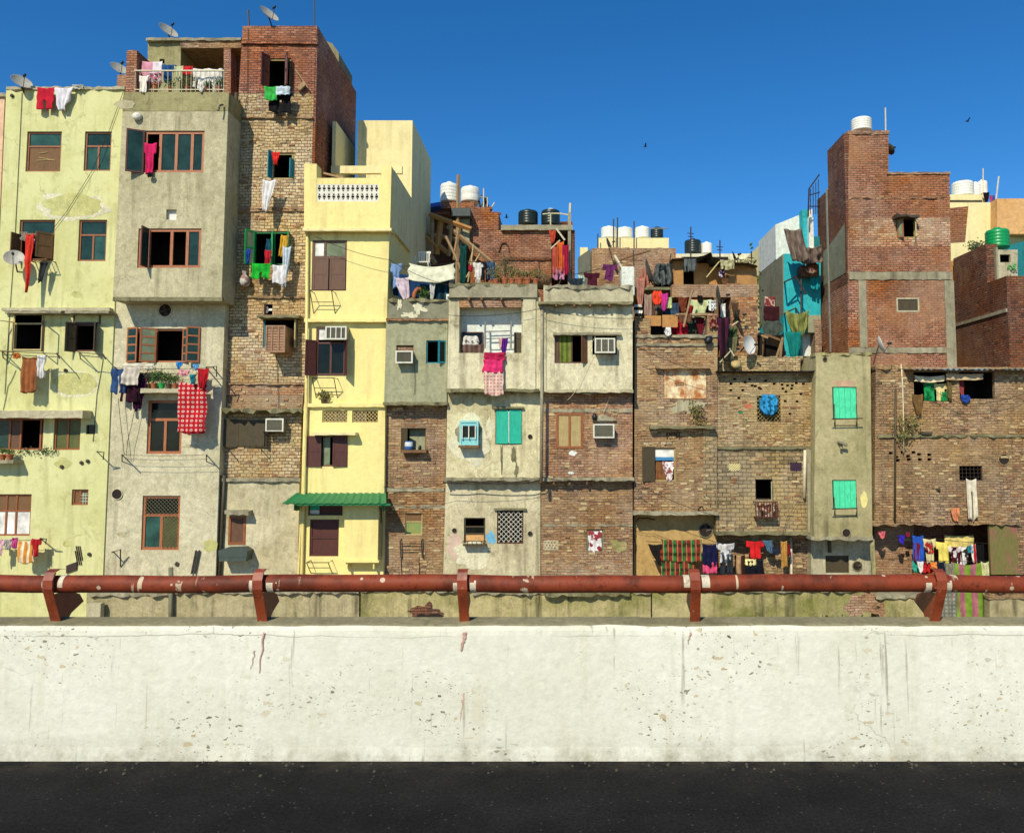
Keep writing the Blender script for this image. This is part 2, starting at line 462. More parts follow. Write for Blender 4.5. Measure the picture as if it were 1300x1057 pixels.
def broken_edge(h, x0, x1, y, Y, mat, hmax=.25, depth=.3, name='broken_edge'):
    "ragged top course: loose and half bricks of uneven height"
    a, c = at(x0, y, Y), at(x1, y, Y); b = MB(); x = a.x
    while x < c.x - .1:
        w = rnd.uniform(.1, .24); t = max(0, noise.noise(Vector((x * .9, Y, 3))) + rnd.uniform(-.1, .45)) * hmax
        z = a.z + (c.z - a.z) * (x - a.x) / (c.x - a.x)
        if t > .03: b.box(x, x + w - .006, Y + rnd.uniform(-.015, .02), Y + depth * rnd.uniform(.5, 1), z - .05, z + t)
        x += w
    za, zc = a.z, c.z
    b.hexa([(a.x, Y + .03, za - .06), (c.x, Y + .03, zc - .06), (c.x, Y + .12, zc - .06), (a.x, Y + .12, za - .06), (a.x, Y + .03, za + .012), (c.x, Y + .03, zc + .012), (c.x, Y + .12, zc + .012), (a.x, Y + .12, za + .012)])
    return b.build(name, [mat], h)
def cable(h, pts, Y, r=.009, sag=.05, mat=None, name='cable'):
    b = MB(); P = [at(x, y, Y) for x, y in pts]
    L = []
    for i in range(len(P) - 1): L += drop(P[i], P[i + 1], sag, 6)[(1 if i else 0):]
    b.tube(L, r, 4)
    return b.build(name, [mat or M['wire']], h)
def pipe(h, pts, Y, r, mat, name='drainpipe'):
    b = MB(); b.tube([at(x, y, Y) for x, y in pts], r, 10)
    return b.build(name, [mat], h, smooth=True)

# ------------------------------------------------------------------ small things
def ac(label, r, Y, proj, frame, group=None, casing=None, cols=3, grill=None):
    x0, x1, z0, z1 = rect(r, Y - proj)
    t = thing('window_air_conditioner', label, 'air conditioner', ((x0 + x1) / 2, Y - proj / 2, z0), group)
    c = MB(); c.box(x0 + .015, x1 - .015, Y - proj + .02, Y + .1, z0 + .012, z1 - .012)
    c.build('casing', [casing or M['ac_casing']], t, bevel=.012)
    f = MB(); e = .045; y0, y1 = Y - proj - .012, Y - proj + .018
    f.box(x0, x0 + e, y0, y1, z0, z1); f.box(x1 - e, x1, y0, y1, z0, z1)
    f.box(x0 + e, x1 - e, y0 + .002, y1, z1 - e, z1); f.box(x0 + e, x1 - e, y0 + .002, y1, z0, z0 + e)
    for i in range(1, cols):
        x = x0 + (x1 - x0) * i / cols; f.box(x - .015, x + .015, y0 + .004, y1, z0 + e, z1 - e)
    f.build('bezel', [frame], t)
    g = MB(); n = 9
    for i in range(n):
        z = z0 + e + (z1 - z0 - 2 * e) * (i + .5) / n
        g.obox(((x0 + x1) / 2, y1 - .006, z), ((x1 - x0) / 2 - e, 0, 0), (0, .009, .006), (0, -.002, .004))
    g.build('grille', [grill or M['ac_grill']], t)
    return t
def dish(label, px, py, Y, rpx, aim, pole=.5, mat=None, group=None, base=None):
    "satellite dish: aim = (x, y, z) direction its bowl faces"
    c = at(px, py, Y); r = rpx * mpp(Y); A = Vector(aim).normalized()
    foot = Vector(base) if base is not None else c - Vector((0, 0, pole)) - A * .15
    t = thing('satellite_dish', label, 'satellite dish', foot, group)
    b = MB(); prof = [(r * i / 7, r * .28 * (i / 7) ** 2 - r * .1) for i in range(8)]
    prof += [(r * 1.02, r * .19), (r * .99, r * .165)] + [(r * i / 7, r * .28 * (i / 7) ** 2 - r * .1 - .012) for i in range(6, -1, -1)]
    b.lathe(c, prof, 24, 0, A)
    b.build('reflector', [mat or M['dish']], t, smooth=True)
    p = MB(); back = c - A * (r * .12)
    p.tube([foot, (foot + back) / 2 + Vector((0, 0, .02)), back], .022, 6)
    p.build('mast', [M['iron']], t)
    low = (Vector((0, 0, -1)) - A * A.dot(Vector((0, 0, -1)))).normalized()
    f = MB(); tip = c + A * r * 1.05 + low * r * .15
    f.tube([c + low * r * .92 + A * r * .12, tip], .011, 5)
    f.build('feed_arm', [M['iron']], t)
    l = MB(); l.lathe(tip, [(.001, -.05), (.035, -.05), (.04, .03), (.03, .08), (.001, .08)], 10, 0, -A + low * -.2)
    l.build('receiver', [M['black']], t, smooth=True)
    return t
def tank(label, x0, y0, x1, y1, Y, mat, group=None, lid=None, ribs=5):
    xa, xb, z0, z1 = rect((x0, y0, x1, y1), Y)
    c = ((xa + xb) / 2, Y, z0); r = (xb - xa) / 2; H = z1 - z0
    t = thing('water_tank', label, 'water tank', c, group)
    b = MB(); hb = H * .78; prof = [(.001, 0), (r * .97, 0)]
    for i in range(ribs):
        for f, k in ((.04, .982), (.14, 1.0), (.86, 1.0), (.96, .982)): prof.append((r * k, hb * (i + f) / ribs))
    prof += [(r * .98, hb), (r * .9, hb + H * .07), (r * .6, hb + H * .12), (r * .32, hb + H * .14)]
    b.lathe(c, prof, 28); b.build('tank_body', [mat], t, smooth=True)
    l = MB(); l.lathe(c, [(r * .3, hb + H * .13), (r * .34, hb + H * .14), (r * .34, H * .96), (r * .25, H), (.001, H)], 18)
    l.build('lid', [lid or mat], t, smooth=True)
    return t
def pole(label, pts, Y, r=.02, mat=None, name='antenna_pole', cat='pole', arms=()):
    b = MB(); P = [at(x, y, Y) for x, y in pts]
    b.tube(P, r, 6)
    for (x, y, w) in arms:
        c = at(x, y, Y); b.tube([c - Vector((w, 0, 0)), c + Vector((w, .1, 0))], r * .6, 4)
    o = b.build(name, [mat or M['iron']])
    return tag(o, label, cat)
KINDS = {
    'towel': lambda u, v: True,
    'shirt': lambda u, v: v < .38 or .2 < u < .8,
    'pants': lambda u, v: v < .3 or u < .44 or u > .56,
    'shorts': lambda u, v: v < .6 or u < .45 or u > .55,
    'tri': lambda u, v: True, 'sag': lambda u, v: True, 'bunch': lambda u, v: True,
    'ragged': lambda u, v: v < .55 or noise.noise(Vector((u * 6, 3.3, 0))) > -.15,
}
def garment(label, kind, x0, y0, x1, y1, Y, mat, name='towel', cat=None, group=None, amp=.03, sag=0, skew=0, fold=3, tail=None):
    xa, xb, za, zb = rect((x0, y0, x1, y1), Y)
    nu, nv = (16, 14); ph = rnd.uniform(0, 6); s = rnd.uniform(0, 50)
    b = MB(); idx = {}
    ok = KINDS[kind]
    sk = skew * mpp(Y)
    for j in range(nv + 1):
        for i in range(nu + 1):
            u, v = i / nu, j / nv
            uu = u
            if kind == 'tri': uu = .5 + (u - .5) * (1 - .62 * v ** 1.4) + .12 * v * noise.noise(Vector((v * 2, s, 1)))
            if kind == 'bunch': uu = .5 + (u - .5) * (.82 + .3 * noise.noise(Vector((v * 1.6, s, 7))) - .35 * abs(2 * v - 1) ** 3)
            edge = noise.noise(Vector((u * 3, v * 3, s)))
            x = xa + (xb - xa) * uu + edge * .07 * (xb - xa) + sk * v
            z = zb - (zb - za) * v * (1 + .13 * noise.noise(Vector((u * 2.5, 0, s))) + .05 * noise.noise(Vector((u * 7, 1, s)))) - (.05 * (zb - za) * math.sin(u * math.pi) if kind != 'sag' else 0) - sag * 4 * u * (1 - u) * (1 - .3 * v)
            y = Y + amp * (math.sin(u * fold * 2 * math.pi + ph + 1.2 * edge) * (.35 + .65 * v) + 1.3 * edge + 1.2 * noise.noise(Vector((u * 5, v * 2.5, s + 9)))) - .02 * v
            idx[i, j] = len(b.v); b.v.append(Vector((x, y, z)))
    for j in range(nv):
        for i in range(nu):
            if ok((i + .5) / nu, (j + .5) / nv):
                b.f.append((idx[i, j], idx[i + 1, j], idx[i + 1, j + 1], idx[i, j + 1])); b.m.append(0)
    o = b.build(name, [mat], None, smooth=True, recalc=False)
    md = o.modifiers.new('thick', 'SOLIDIFY'); md.thickness = .012
    return tag(o, label, cat or name.replace('_', ' '), group)
def leafy(b, c, rx, ry, rz, n, s, mi=0, up=.3):
    c = Vector(c)
    for _ in range(n):
        d = Vector((rnd.gauss(0, .45), rnd.gauss(0, .45), rnd.gauss(0, .45)))
        p = c + Vector((d.x * rx, d.y * ry, d.z * rz))
        a = Vector((rnd.uniform(-1, 1), rnd.uniform(-1, 1), rnd.uniform(-.4, 1) + up)).normalized() * s * rnd.uniform(.6, 1.4)
        w = a.cross(Vector((rnd.uniform(-1, 1), rnd.uniform(-1, 1), rnd.uniform(-1, 1)))).normalized() * s * .32
        b.poly([p, p + a * .5 + w, p + a, p + a * .5 - w], mi)
def potted(label, px, py, Y, pot_px, hpx, potmat, leafmat, group=None, spiky=False):
    "pot standing with its base at px, py; plant hpx tall above it"
    c = at(px, py, Y); k = mpp(Y); r = pot_px * k / 2; H = r * 1.7
    t = thing('potted_plant', label, 'potted plant', c, group)
    b = MB(); b.lathe(c, [(.001, 0), (r * .65, 0), (r * .95, H * .8), (r * 1.08, H * .8), (r * 1.08, H), (r * .9, H), (r * .85, H * .85), (.001, H * .85)], 14)
    b.build('pot', [potmat], t, smooth=False)
    f = MB(); h = hpx * k
    for i in range(7):
        a = rnd.uniform(0, 6.28); q = rnd.uniform(.1, .5) * h * .5
        f.tube([c + Vector((0, 0, H * .8)), c + Vector((math.cos(a) * q * .5, math.sin(a) * q * .5, H + h * .5)), c + Vector((math.cos(a) * q, math.sin(a) * q, H + h * rnd.uniform(.7, 1)))], [.008, .006, .003], 4)
    leafy(f, c + Vector((0, 0, H + h * .5)), h * .45 + r, h * .4 + r, h * .5, int(90 + 20 * hpx * .5), .05 if not spiky else .09, 0, 1.0 if spiky else .3)
    f.build('foliage', [leafmat], t, recalc=False)
    return t
# ------------------------------------------------------------------ materials
M = {}
def flat(name, h, rough=.8, k=.9, metal=0):
    m, nt, b = newmat(name)
    out(nt, b, hsv(nt, mix(nt, 0.0, lin(h, k), lin(h, k)), mr(nt, noi(nt, posn(nt), 6, 5, .7), .3, .7, .75, 1.2)))
    b.inputs['Roughness'].default_value = rough; b.inputs['Metallic'].default_value = metal
    return m
M['room'] = flat('dark_room', '#2a2018', .95)  # dark brown puts the unlit depth of openings into the colour
M['wire'] = flat('wire', '#2b2720', .6)
M['iron'] = flat('iron', '#3b2c20', .6)
M['black'] = flat('black_plastic', '#15181a', .5)
M['conc'] = plaster('concrete', '#a79f82', '#7f7759', '#4b4430', .7, .7)
M['conc_light'] = plaster('pale_concrete', '#c6bd9a', '#958b66', '#4b4430', .6, .6)
M['conc_dark'] = plaster('dark_concrete', '#8b8560', '#5c5837', '#322d1c', .8, .8)
M['pink'] = plaster('pink_plaster', '#f0c4a2', '#d9b48c', '#8a6a48', .5, .4)
M['lime'] = plaster('lime_plaster', '#dddb9c', '#c6c47c', '#918d52', .8, .6, .92, .1)
M['lime_patch'] = plaster('damp_patch', '#d0cd86', '#b4b066', '#8a8450', .9, .5)
M['white_patch'] = plaster('lime_wash', '#e6e0bd', '#cfc7a0', '#8d8360', .5, .3)
M['grey_up'] = plaster('grey_render', '#c6bd96', '#a8a07a', '#716a48', .8, .7, .92, .16)
M['grey_low'] = plaster('pale_render', '#d3cba8', '#b8b08a', '#7f7756', .7, .6, .95, .16)
M['olive_band'] = plaster('olive_render', '#a59d6c', '#888050', '#453f22', .7, .6)
M['yellow'] = plaster('yellow_paint', '#f8e796', '#efdb8a', '#b5a268', .35, .5, .92, .06, .15)
M['cream'] = plaster('cream_paint', '#f5e6a8', '#e6d592', '#a99868', .35, .5, .92, .06, .2)
M['grey_green'] = plaster('grey_green_render', '#a9a884', '#8e8d69', '#55543a', .6, .5)
M['white_plaster'] = plaster('white_plaster', '#e2d9b2', '#b0a67e', '#64583a', .95, .85, .92, .6)
M['white_plaster_b'] = plaster('yellowed_plaster', '#e0d5a8', '#b2a578', '#64562f', .95, .85, .92, .6)
M['low_plaster'] = plaster('old_plaster', '#d8cda6', '#b0a47c', '#655a3c', .9, .75, .92, .6)
M['tan_plaster'] = plaster('tan_plaster', '#c9a565', '#a9884e', '#5b4527', .5, .5)
M['col_plaster'] = plaster('column_plaster', '#bdb283', '#948a58', '#4c4728', .7, .7)
M['moss'] = plaster('mossy_plaster', '#bdb07c', '#7a7a36', '#3a381a', 1.0, 1.0)
M['moss_pale'] = plaster('stained_plaster', '#b9ad84', '#8b8154', '#423a22', .8, .9)
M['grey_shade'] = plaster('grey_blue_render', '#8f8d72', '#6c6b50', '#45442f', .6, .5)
M['teal'] = plaster('teal_paint', '#25b5bb', '#1f9aa5', '#156a74', .3, .3)
M['teal_dark'] = plaster('dark_teal_paint', '#127f84', '#0f6a70', '#0a474c', .3, .3)
M['whitewash'] = plaster('whitewash', '#e9ede0', '#d2d6c4', '#9b9d88', .3, .3)
M['orange'] = plaster('orange_paint', '#e6b272', '#d9a05e', '#8f5f2c', .3, .3)
M['terrace_tan'] = plaster('terrace_plaster', '#b9884f', '#9c6f3d', '#5a3d20', .5, .4)
M['brick_red'] = brick('red_brick', '#b77350', '#9b5b3a', '#68401f', '#c99a74', .35, '#5a2f16', .3, .3, ms=.016)
M['brick_top'] = brick('tower_red_brick', '#b86a42', '#9a5230', '#6a3a1e', '#d09468', .2, '#522a14', .2, .35, ms=.014)
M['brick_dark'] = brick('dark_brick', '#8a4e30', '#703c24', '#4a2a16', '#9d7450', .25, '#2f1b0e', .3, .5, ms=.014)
M['brick_yellow'] = brick('yellow_brick', '#e2cfa2', '#c9b48a', '#86704c', '#b89468', .4, '#644a2e', .25, .3, w=.19, h=.1, ms=.012, bs=.8, wob=.13)
M['brick_mix'] = brick('mixed_brick', '#a06647', '#b98a63', '#8d7550', '#c9b184', .35, '#4c3520', .3, .4, h=.1, wob=.09)
M['brick_brown'] = brick('brown_brick', '#b28660', '#967052', '#74593c', '#cdb28a', .5, '#4a321c', .35, .45, ms=.014)
M['brick_rust'] = brick('rusty_brick', '#bd8862', '#a27050', '#806447', '#d3b590', .45, '#54381f', .35, .4, ms=.014)
M['brick_tan'] = brick('tan_brick', '#b99068', '#9f7450', '#725a38', '#d0b486', .5, '#4c361d', .4, .5, ms=.014)
M['brick_tan_b'] = brick('dusty_brick', '#bb9d6e', '#a5845c', '#786240', '#d0bc8c', .55, '#523f20', .4, .5, ms=.014)
M['brick_block'] = brick('block_brick', '#b39c70', '#9c855a', '#5d4d2f', '#c6b286', .5, '#463a1e', .45, .5, w=.26, h=.125, ms=.014, bs=.8, wob=.08)
M['brick_far'] = brick('long_house_brick', '#a98560', '#916b4c', '#654e32', '#c4a87a', .55, '#3a2914', .5, .6, ms=.014)
M['brick_pale'] = brick('pale_brick', '#dcc690', '#c2a870', '#7c6740', '#d6b886', .4, '#66502c', .3, .3)
M['brick_band'] = brick('limed_brick', '#b77350', '#c79c7c', '#74482a', '#dcc8a8', .35, '#6e4022', .2, .2, ms=.015)
M['loose_a'] = plaster('loose_brick_ochre', '#c2a474', '#a5845a', '#5a4226', .8, .4, .9, .5)
M['loose_b'] = plaster('loose_brick_red', '#a07550', '#86603e', '#4a2c18', .8, .4, .9, .5)
M['loose_c'] = plaster('loose_brick_pale', '#cfba8a', '#b39a6c', '#6a5434', .8, .4, .9, .5)
# joinery and metals
M['frame'] = paint('brown_joinery', '#9a5a2c', .9, .55, '#5a3216', .4)
M['frame_dark'] = paint('dark_joinery', '#5b3020', .9, .5, '#331a10', .4)
M['frame_red'] = paint('red_brown_joinery', '#b06a3e', .9, .55, '#6a3c1e', .3)
M['frame_pale'] = paint('bare_joinery', '#c9b277', .9, .7, '#7b6238', .4)
M['frame_tan'] = paint('tan_joinery', '#a8945a', .9, .7, '#7b6238', .3)
M['shut_brown'] = paint('brown_shutter', '#6a4830', .9, .6, '#43291a', .3)
M['shut_maroon'] = paint('maroon_shutter', '#54271c', .9, .6, '#2e140e', .4)
M['shut_olive'] = paint('olive_shutter', '#4b4026', .9, .7, '#2c2414', .4)
M['shut_tan'] = paint('tan_board', '#b5a06a', .9, .8, '#8a7645', .4)
M['green'] = paint('green_paint', '#1e9f4e', .9, .5, '#126b38', .3)
M['awning_green'] = paint('awning_green', '#1f7f4a', .9, .5, '#2d5a32', .5)
M['mint'] = paint('mint_paint', '#4fe0a4', .95, .6, '#2f9f6c', .45, 0, 8)
M['turq'] = paint('turquoise_paint', '#17b394', .95, .55, '#0d7a62', .3)
M['aqua'] = paint('pale_blue_paint', '#8fd3d0', .9, .6, '#4c8a90', .3)
M['teal_frame'] = paint('teal_joinery', '#1d8894', .9, .6, '#0d5660', .3)
M['rust'] = paint('rusted_tin', '#ecdcae', .95, .6, '#b0661f', 1.0, 0, 3.2, .41)
M['board'] = paint('weathered_board', '#7c5a36', .9, .8, '#4b3520', .5)
M['board_tan'] = paint('tan_ply', '#c08a4a', .9, .8, '#8a5e2e', .4)
M['timber'] = paint('grey_timber', '#a88a62', .9, .8, '#6f5638', .5)
M['board_mix'] = paint('peeling_board', '#76703a', .9, .8, '#9c5a56', 1.0, 0, 2.2)
M['tin'] = paint('grey_tin', '#8d8f86', .9, .45, '#5b5247', .5, .3)
M['tin_dark'] = paint('dark_tin', '#4a4032', .9, .6, '#2c251a', .5)
M['tin_blue'] = paint('blue_tin', '#8fa3ac', .9, .5, '#5b5a50', .5)
M['cooler'] = paint('rusty_cooler', '#a9805e', .9, .6, '#5e4230', .7, 0, 4)
M['cover'] = paint('dark_cover', '#44524a', .9, .6, '#2c332c', .4)
M['white_pvc'] = paint('white_pvc', '#dcd2ae', .9, .5, '#a08f60', .3)
M['dark_pipe'] = paint('dark_pipe', '#4d452e', .9, .6, '#2f291a', .5)
M['yellow_pipe'] = paint('yellow_pipe', '#f0dc8a', .9, .5, '#c0a860', .3)
M['white_paint'] = paint('white_paint', '#e4e0cc', .9, .5, '#a89c7c', .25)
M['ac_casing'] = paint('ac_casing', '#8f8a78', .9, .5, '#5e5645', .4)
M['ac_white'] = paint('ac_bezel', '#e2dfca', .9, .45, '#a59c80', .25)
M['ac_grill'] = paint('ac_grille', '#6f6a52', .9, .6, '#46412f', .4)
M['dish'] = paint('dish_grey', '#b5b2a2', .9, .5, '#7d786a', .4)
M['dish_white'] = paint('dish_white', '#e6e4da', .9, .45, '#b0aa9a', .2)
M['dish_dark'] = paint('dish_dark', '#4b4c44', .9, .5, '#2f2f28', .4)
M['tank_white'] = paint('tank_white', '#ecebdc', .95, .4, '#c5bfa5', .2, 0, 2)
M['tank_black'] = paint('tank_black', '#1f2a24', .9, .35, '#3a4238', .3, 0, 3)
M['tank_green'] = paint('tank_green', '#0d9a54', .9, .35, '#0b7440', .2, 0, 2)
M['terracotta'] = paint('terracotta', '#b0663c', .9, .8, '#7c4426', .4)
M['pot_green'] = paint('green_pot', '#1fb04a', .9, .5, '#15803a', .1)
M['pot_dark'] = paint('dark_pot', '#5a4630', .9, .8, '#3a2d1c', .3)
M['leaf'] = paint('leaf', '#567526', .8, .6, '#2c4414', .8, 0, 12)
M['leaf_dark'] = paint('dark_leaf', '#41582a', .8, .6, '#24371a', .8, 0, 12)
M['leaf_dry'] = paint('dry_leaf', '#8a8448', .8, .7, '#555022', .8, 0, 12)
M['tarp'] = paint('grey_tarp', '#4b5350', .9, .7, '#2c302e', .5)
M['tarp_blue'] = paint('blue_tarp', '#2a62c8', .9, .6, '#1b3f88', .3)
# glass
M['g_teal'] = glass('teal_glass', '#263f39')
M['g_teal2'] = glass('blue_green_glass', '#35584f', .15)
M['g_dark'] = glass('dark_glass', '#171d18')
M['g_olive'] = glass('olive_glass', '#5e6238', .3)
M['g_grey'] = glass('grey_green_glass', '#7d8768', .25)
M['g_frost'] = glass('white_pane', '#e9e7dc', .5)

# ------------------------------------------------------------------ road, parapet, rail
def sheet(name, x0, x1, y0, y1, z, m, kind='structure', n=1):
    b = MB(); b.box(x0, x1, y0, y1, z - .3, z)
    o = b.build(name, [m]); o['kind'] = kind
    return o
m, nt, b_ = newmat('asphalt')
p = posn(nt)
c = mix(nt, mr(nt, noi(nt, p, 1.2, 6, .7), .4, .65), (.008, .008, .008, 1), (.016, .0155, .015, 1))
c = hsv(nt, c, mr(nt, noi(nt, p, 60, 4, .8), .3, .7, .3, 2.2))
py_ = nd(nt, 'ShaderNodeSeparateXYZ', {0: p}).outputs[1]
c = mix(nt, mth(nt, 'MULTIPLY', mr(nt, py_, 4.3, 4.48, 0, .8), mr(nt, noi(nt, p, 6, 6, .75), .42, .62)), c, (.05, .043, .032, 1))
v_ = nd(nt, 'ShaderNodeTexVoronoi', {'Vector': p, 'Scale': 45.0})
c = mix(nt, mth(nt, 'LESS_THAN', v_.outputs[0], mr(nt, nd(nt, 'ShaderNodeSeparateColor', {0: v_.outputs[1]}).outputs[0], .75, 1, 0, .3)), c, (.06, .055, .05, 1))
out(nt, b_, c); b_.inputs['Roughness'].default_value = .95; b_.inputs['Specular IOR Level'].default_value = .1
bump(nt, b_, noi(nt, p, 90, 4, .7), .6, .01)
M['asphalt'] = m
sheet('road', -60, 60, -9, 4.49, 0, M['asphalt'])
gm = plaster('street_dust', '#8b7c5c', '#6f6246', '#453a26', .6, .1)
g = MB(); g.poly([(-900, -60, -5), (900, -60, -5), (900, 1500, -5), (-900, 1500, -5)])
o = g.build('ground', [gm]); o['kind'] = 'structure'

# whitewashed parapet of the flyover
hz = at(0, 793, 4.52).z
m, nt, b_ = newmat('parapet_whitewash')
p = posn(nt)
c = mix(nt, mr(nt, noi(nt, p, 1.4, 7, .65), .42, .66), lin('#edead6', .9), lin('#e2dec6', .9))
s2 = noi(nt, vmul(nt, p, (3.2, 3.2, .35)), 2.4, 6, .65)
c = mix(nt, mr(nt, s2, .56, .76, 0, .5), c, lin('#c2b994'))
s3 = noi(nt, vmul(nt, p, (13, 13, .5)), 1.6, 5, .6)
c = mix(nt, mth(nt, 'MULTIPLY', mr(nt, s3, .64, .72, 0, .6), mr(nt, noi(nt, p, 2.1, 3), .47, .58)), c, lin('#6d664a'))
sp = nd(nt, 'ShaderNodeSeparateXYZ', {0: p})
hrz = noi(nt, vmul(nt, p, (.9, 1, 14)), 2.2, 5, .7)
c = mix(nt, mr(nt, hrz, .62, .72, 0, .22), c, lin('#bdb698'))
zc = mth(nt, 'ABSOLUTE', mth(nt, 'SUBTRACT', sp.outputs[2], mth(nt, 'ADD', hz - .095, mth(nt, 'MULTIPLY', noi(nt, vmul(nt, p, (1, 1, .01)), 1.6, 6, .6), .075))))
c = mix(nt, mth(nt, 'MULTIPLY', mr(nt, zc, .0008, .003, .75, 0), mr(nt, noi(nt, vmul(nt, p, (1, 1, .01)), .55, 3), .48, .56)), c, lin('#7d7352'))
vs = noi(nt, vmul(nt, p, (30, 30, .22)), 1.0, 3, .5)
c = mix(nt, mth(nt, 'MULTIPLY', mr(nt, vs, .66, .7, 0, .55), mr(nt, noi(nt, vmul(nt, p, (1.5, 1, 2.2)), 1.3, 3), .5, .58)), c, lin('#8f8560'))
for sc, th, col, am in ((10, .06, '#4a4026', .9), (17, .1, '#6f6440', .8), (6.5, .06, '#b08c5a', .75), (30, .15, '#5f5838', .8), (52, .16, '#6f6848', .7), (12, .14, '#b9a070', .65)):
    w = nd(nt, 'ShaderNodeVectorMath', {0: vmul(nt, p, (.8, 1, 1.5)), 1: vmul(nt, nd(nt, 'ShaderNodeTexNoise', {'Vector': p, 'Scale': 14.0}).outputs[1], (.09, .09, .09))}, operation='ADD').outputs[0]
    v = nd(nt, 'ShaderNodeTexVoronoi', {'Vector': w, 'Scale': float(sc)})
    rc = nd(nt, 'ShaderNodeSeparateColor', {0: v.outputs[1]})
    size = mr(nt, rc.outputs[0], .45, 1, 0, th * 1.9)
    dot = mth(nt, 'LESS_THAN', v.outputs[0], size)
    dot = mth(nt, 'MULTIPLY', dot, mr(nt, noi(nt, p, 1.6, 3), .47, .6, 0, am))
    c = mix(nt, dot, c, lin(col))
low = mr(nt, sp.outputs[2], .03, .14, 1, 0)
c = mix(nt, mth(nt, 'MULTIPLY', low, mr(nt, noi(nt, p, 2, 6, .75), .42, .65, 0, .8)), c, lin('#8d8566'))
vc = nd(nt, 'ShaderNodeTexVoronoi', {'Vector': nd(nt, 'ShaderNodeVectorMath', {0: vmul(nt, p, (.5, 1, 1.5)), 1: vmul(nt, nd(nt, 'ShaderNodeTexNoise', {'Vector': p, 'Scale': 3.0, 'Detail': 6.0}).outputs[1], (.35, .35, .35))}, operation='ADD').outputs[0], 'Scale': .8}, feature='DISTANCE_TO_EDGE').outputs[0]
c = mix(nt, mth(nt, 'MULTIPLY', mr(nt, vc, .0008, .003, .5, 0), mr(nt, noi(nt, p, .9, 3), .56, .64)), c, lin('#6b644a'))
c = hsv(nt, c, mr(nt, noi(nt, p, 22, 5, .7), .3, .7, .9, 1.07))
out(nt, b_, c)
bump(nt, b_, mth(nt, 'ADD', noi(nt, p, 3, 4), noi(nt, p, 30, 5, .7)), .35, .012)
M['parapet'] = m
M['parapet_top'] = plaster('parapet_cement', '#958d6a', '#756e4c', '#474128', .7, .3)
M['rust_stain'] = plaster('rust_stain', '#c99a86', '#d8bfa8', '#a8705a', .9, .3)
par = thing('parapet_wall', 'whitewashed concrete parapet of the flyover, stained, speckled and cracked', 'wall', (0, 4.6, 0))
b = MB(); N = 460; X0, X1 = -12.0, 12.0; rows = []
for i in range(N + 1):
    x = X0 + (X1 - X0) * i / N
    e = noise.noise(Vector((x * 2.2, 1, 0))) * .010 + noise.noise(Vector((x * 9, 4, 0))) * .007
    e2 = noise.noise(Vector((x * 1.1, 9, 0)))
    rows.append([(x, 4.492 + .006 * e2, -.02), (x, 4.495 + .004 * e2, .03 + .02 * e2), (x, 4.5 + .002 * e2, .075 + .03 * e2), (x, 4.505, .4), (x, 4.515 + .003 * e2, hz - .055),
                 (x, 4.517 + abs(e) * .3, hz - .03 + e * .6), (x, 4.524 + abs(e), hz - .006 + e), (x, 4.545, hz + .002 + e * .6), (x, 4.66, hz + .014 + e * .4), (x, 4.70, hz - .01), (x, 4.72, -.9)])
K = len(rows[0])
for i in range(N):
    for k in range(K - 1):
        b.poly([rows[i][k], rows[i + 1][k], rows[i + 1][k + 1], rows[i][k + 1]], 0 if k < 6 else 1)
b.poly(rows[0]); b.poly(rows[-1][::-1])
b.build('wall', [M['parapet'], M['parapet_top']], par, smooth=False, recalc=False)
for px, L, w in ((333, 52, 2.2), (590, 24, 5.0), (589, 36, 1.8), (878, 14, 2.6), (322, 58, 1.2)):   # rust runs under the posts
    b = MB(); y0 = 803 if px != 322 else 826
    if px == 589: y0 = 880
    if px == 322: L = 24
    n = 10; q = [at(px, y0 + L * i / n, 4.49) for i in range(n + 1)]; x = 0
    for i in range(n):
        a, c2 = q[i], q[i + 1]
        wa = w * mpp(4.5) / 2 * (1 - i / n * .6) * (1 + .4 * noise.noise(Vector((i * .9, px, 0)))); wb = w * mpp(4.5) / 2 * (1 - (i + 1) / n * .6) * (1 + .4 * noise.noise(Vector((i * .9 + .9, px, 0))))
        ya = lambda z: 4.4985 if z < hz - .05 else 4.508
        wob = lambda k: -.022 * k / n + .011 * noise.noise(Vector((k * .55, px * .1, 3)))
        dx = wob(i); d2 = wob(i + 1)
        b.poly([(a.x + dx - wa, 4.4985 + .008 * min(1, a.z / .7), a.z), (a.x + dx + wa, 4.4985 + .008 * min(1, a.z / .7), a.z), (c2.x + d2 + wb, 4.4985 + .008 * min(1, c2.z / .7), c2.z), (c2.x + d2 - wb, 4.4985 + .008 * min(1, c2.z / .7), c2.z)])
    b.build('rust_run', [M['rust_stain']], par)
b = MB()
for i in range(120):
    x = rnd.uniform(-4, 4); y = 4.48 - abs(rnd.gauss(0, .07)); r = rnd.uniform(.003, .011)
    b.lathe((x, y, 0), [(.001, -.002), (r, 0), (r * .8, r * .7), (.001, r)], 5)
o = b.build('grit', [flat('grit_stone', '#4e4838')]); tag(o, 'loose grit and pebbles along the foot of the parapet', 'grit', None, 'stuff')
# underside of the road behind the parapet
b = MB(); b.box(-60, 60, -9, 4.71, -1.3, -.31)
o = b.build('flyover_deck', [M['conc']]); o['kind'] = 'structure'

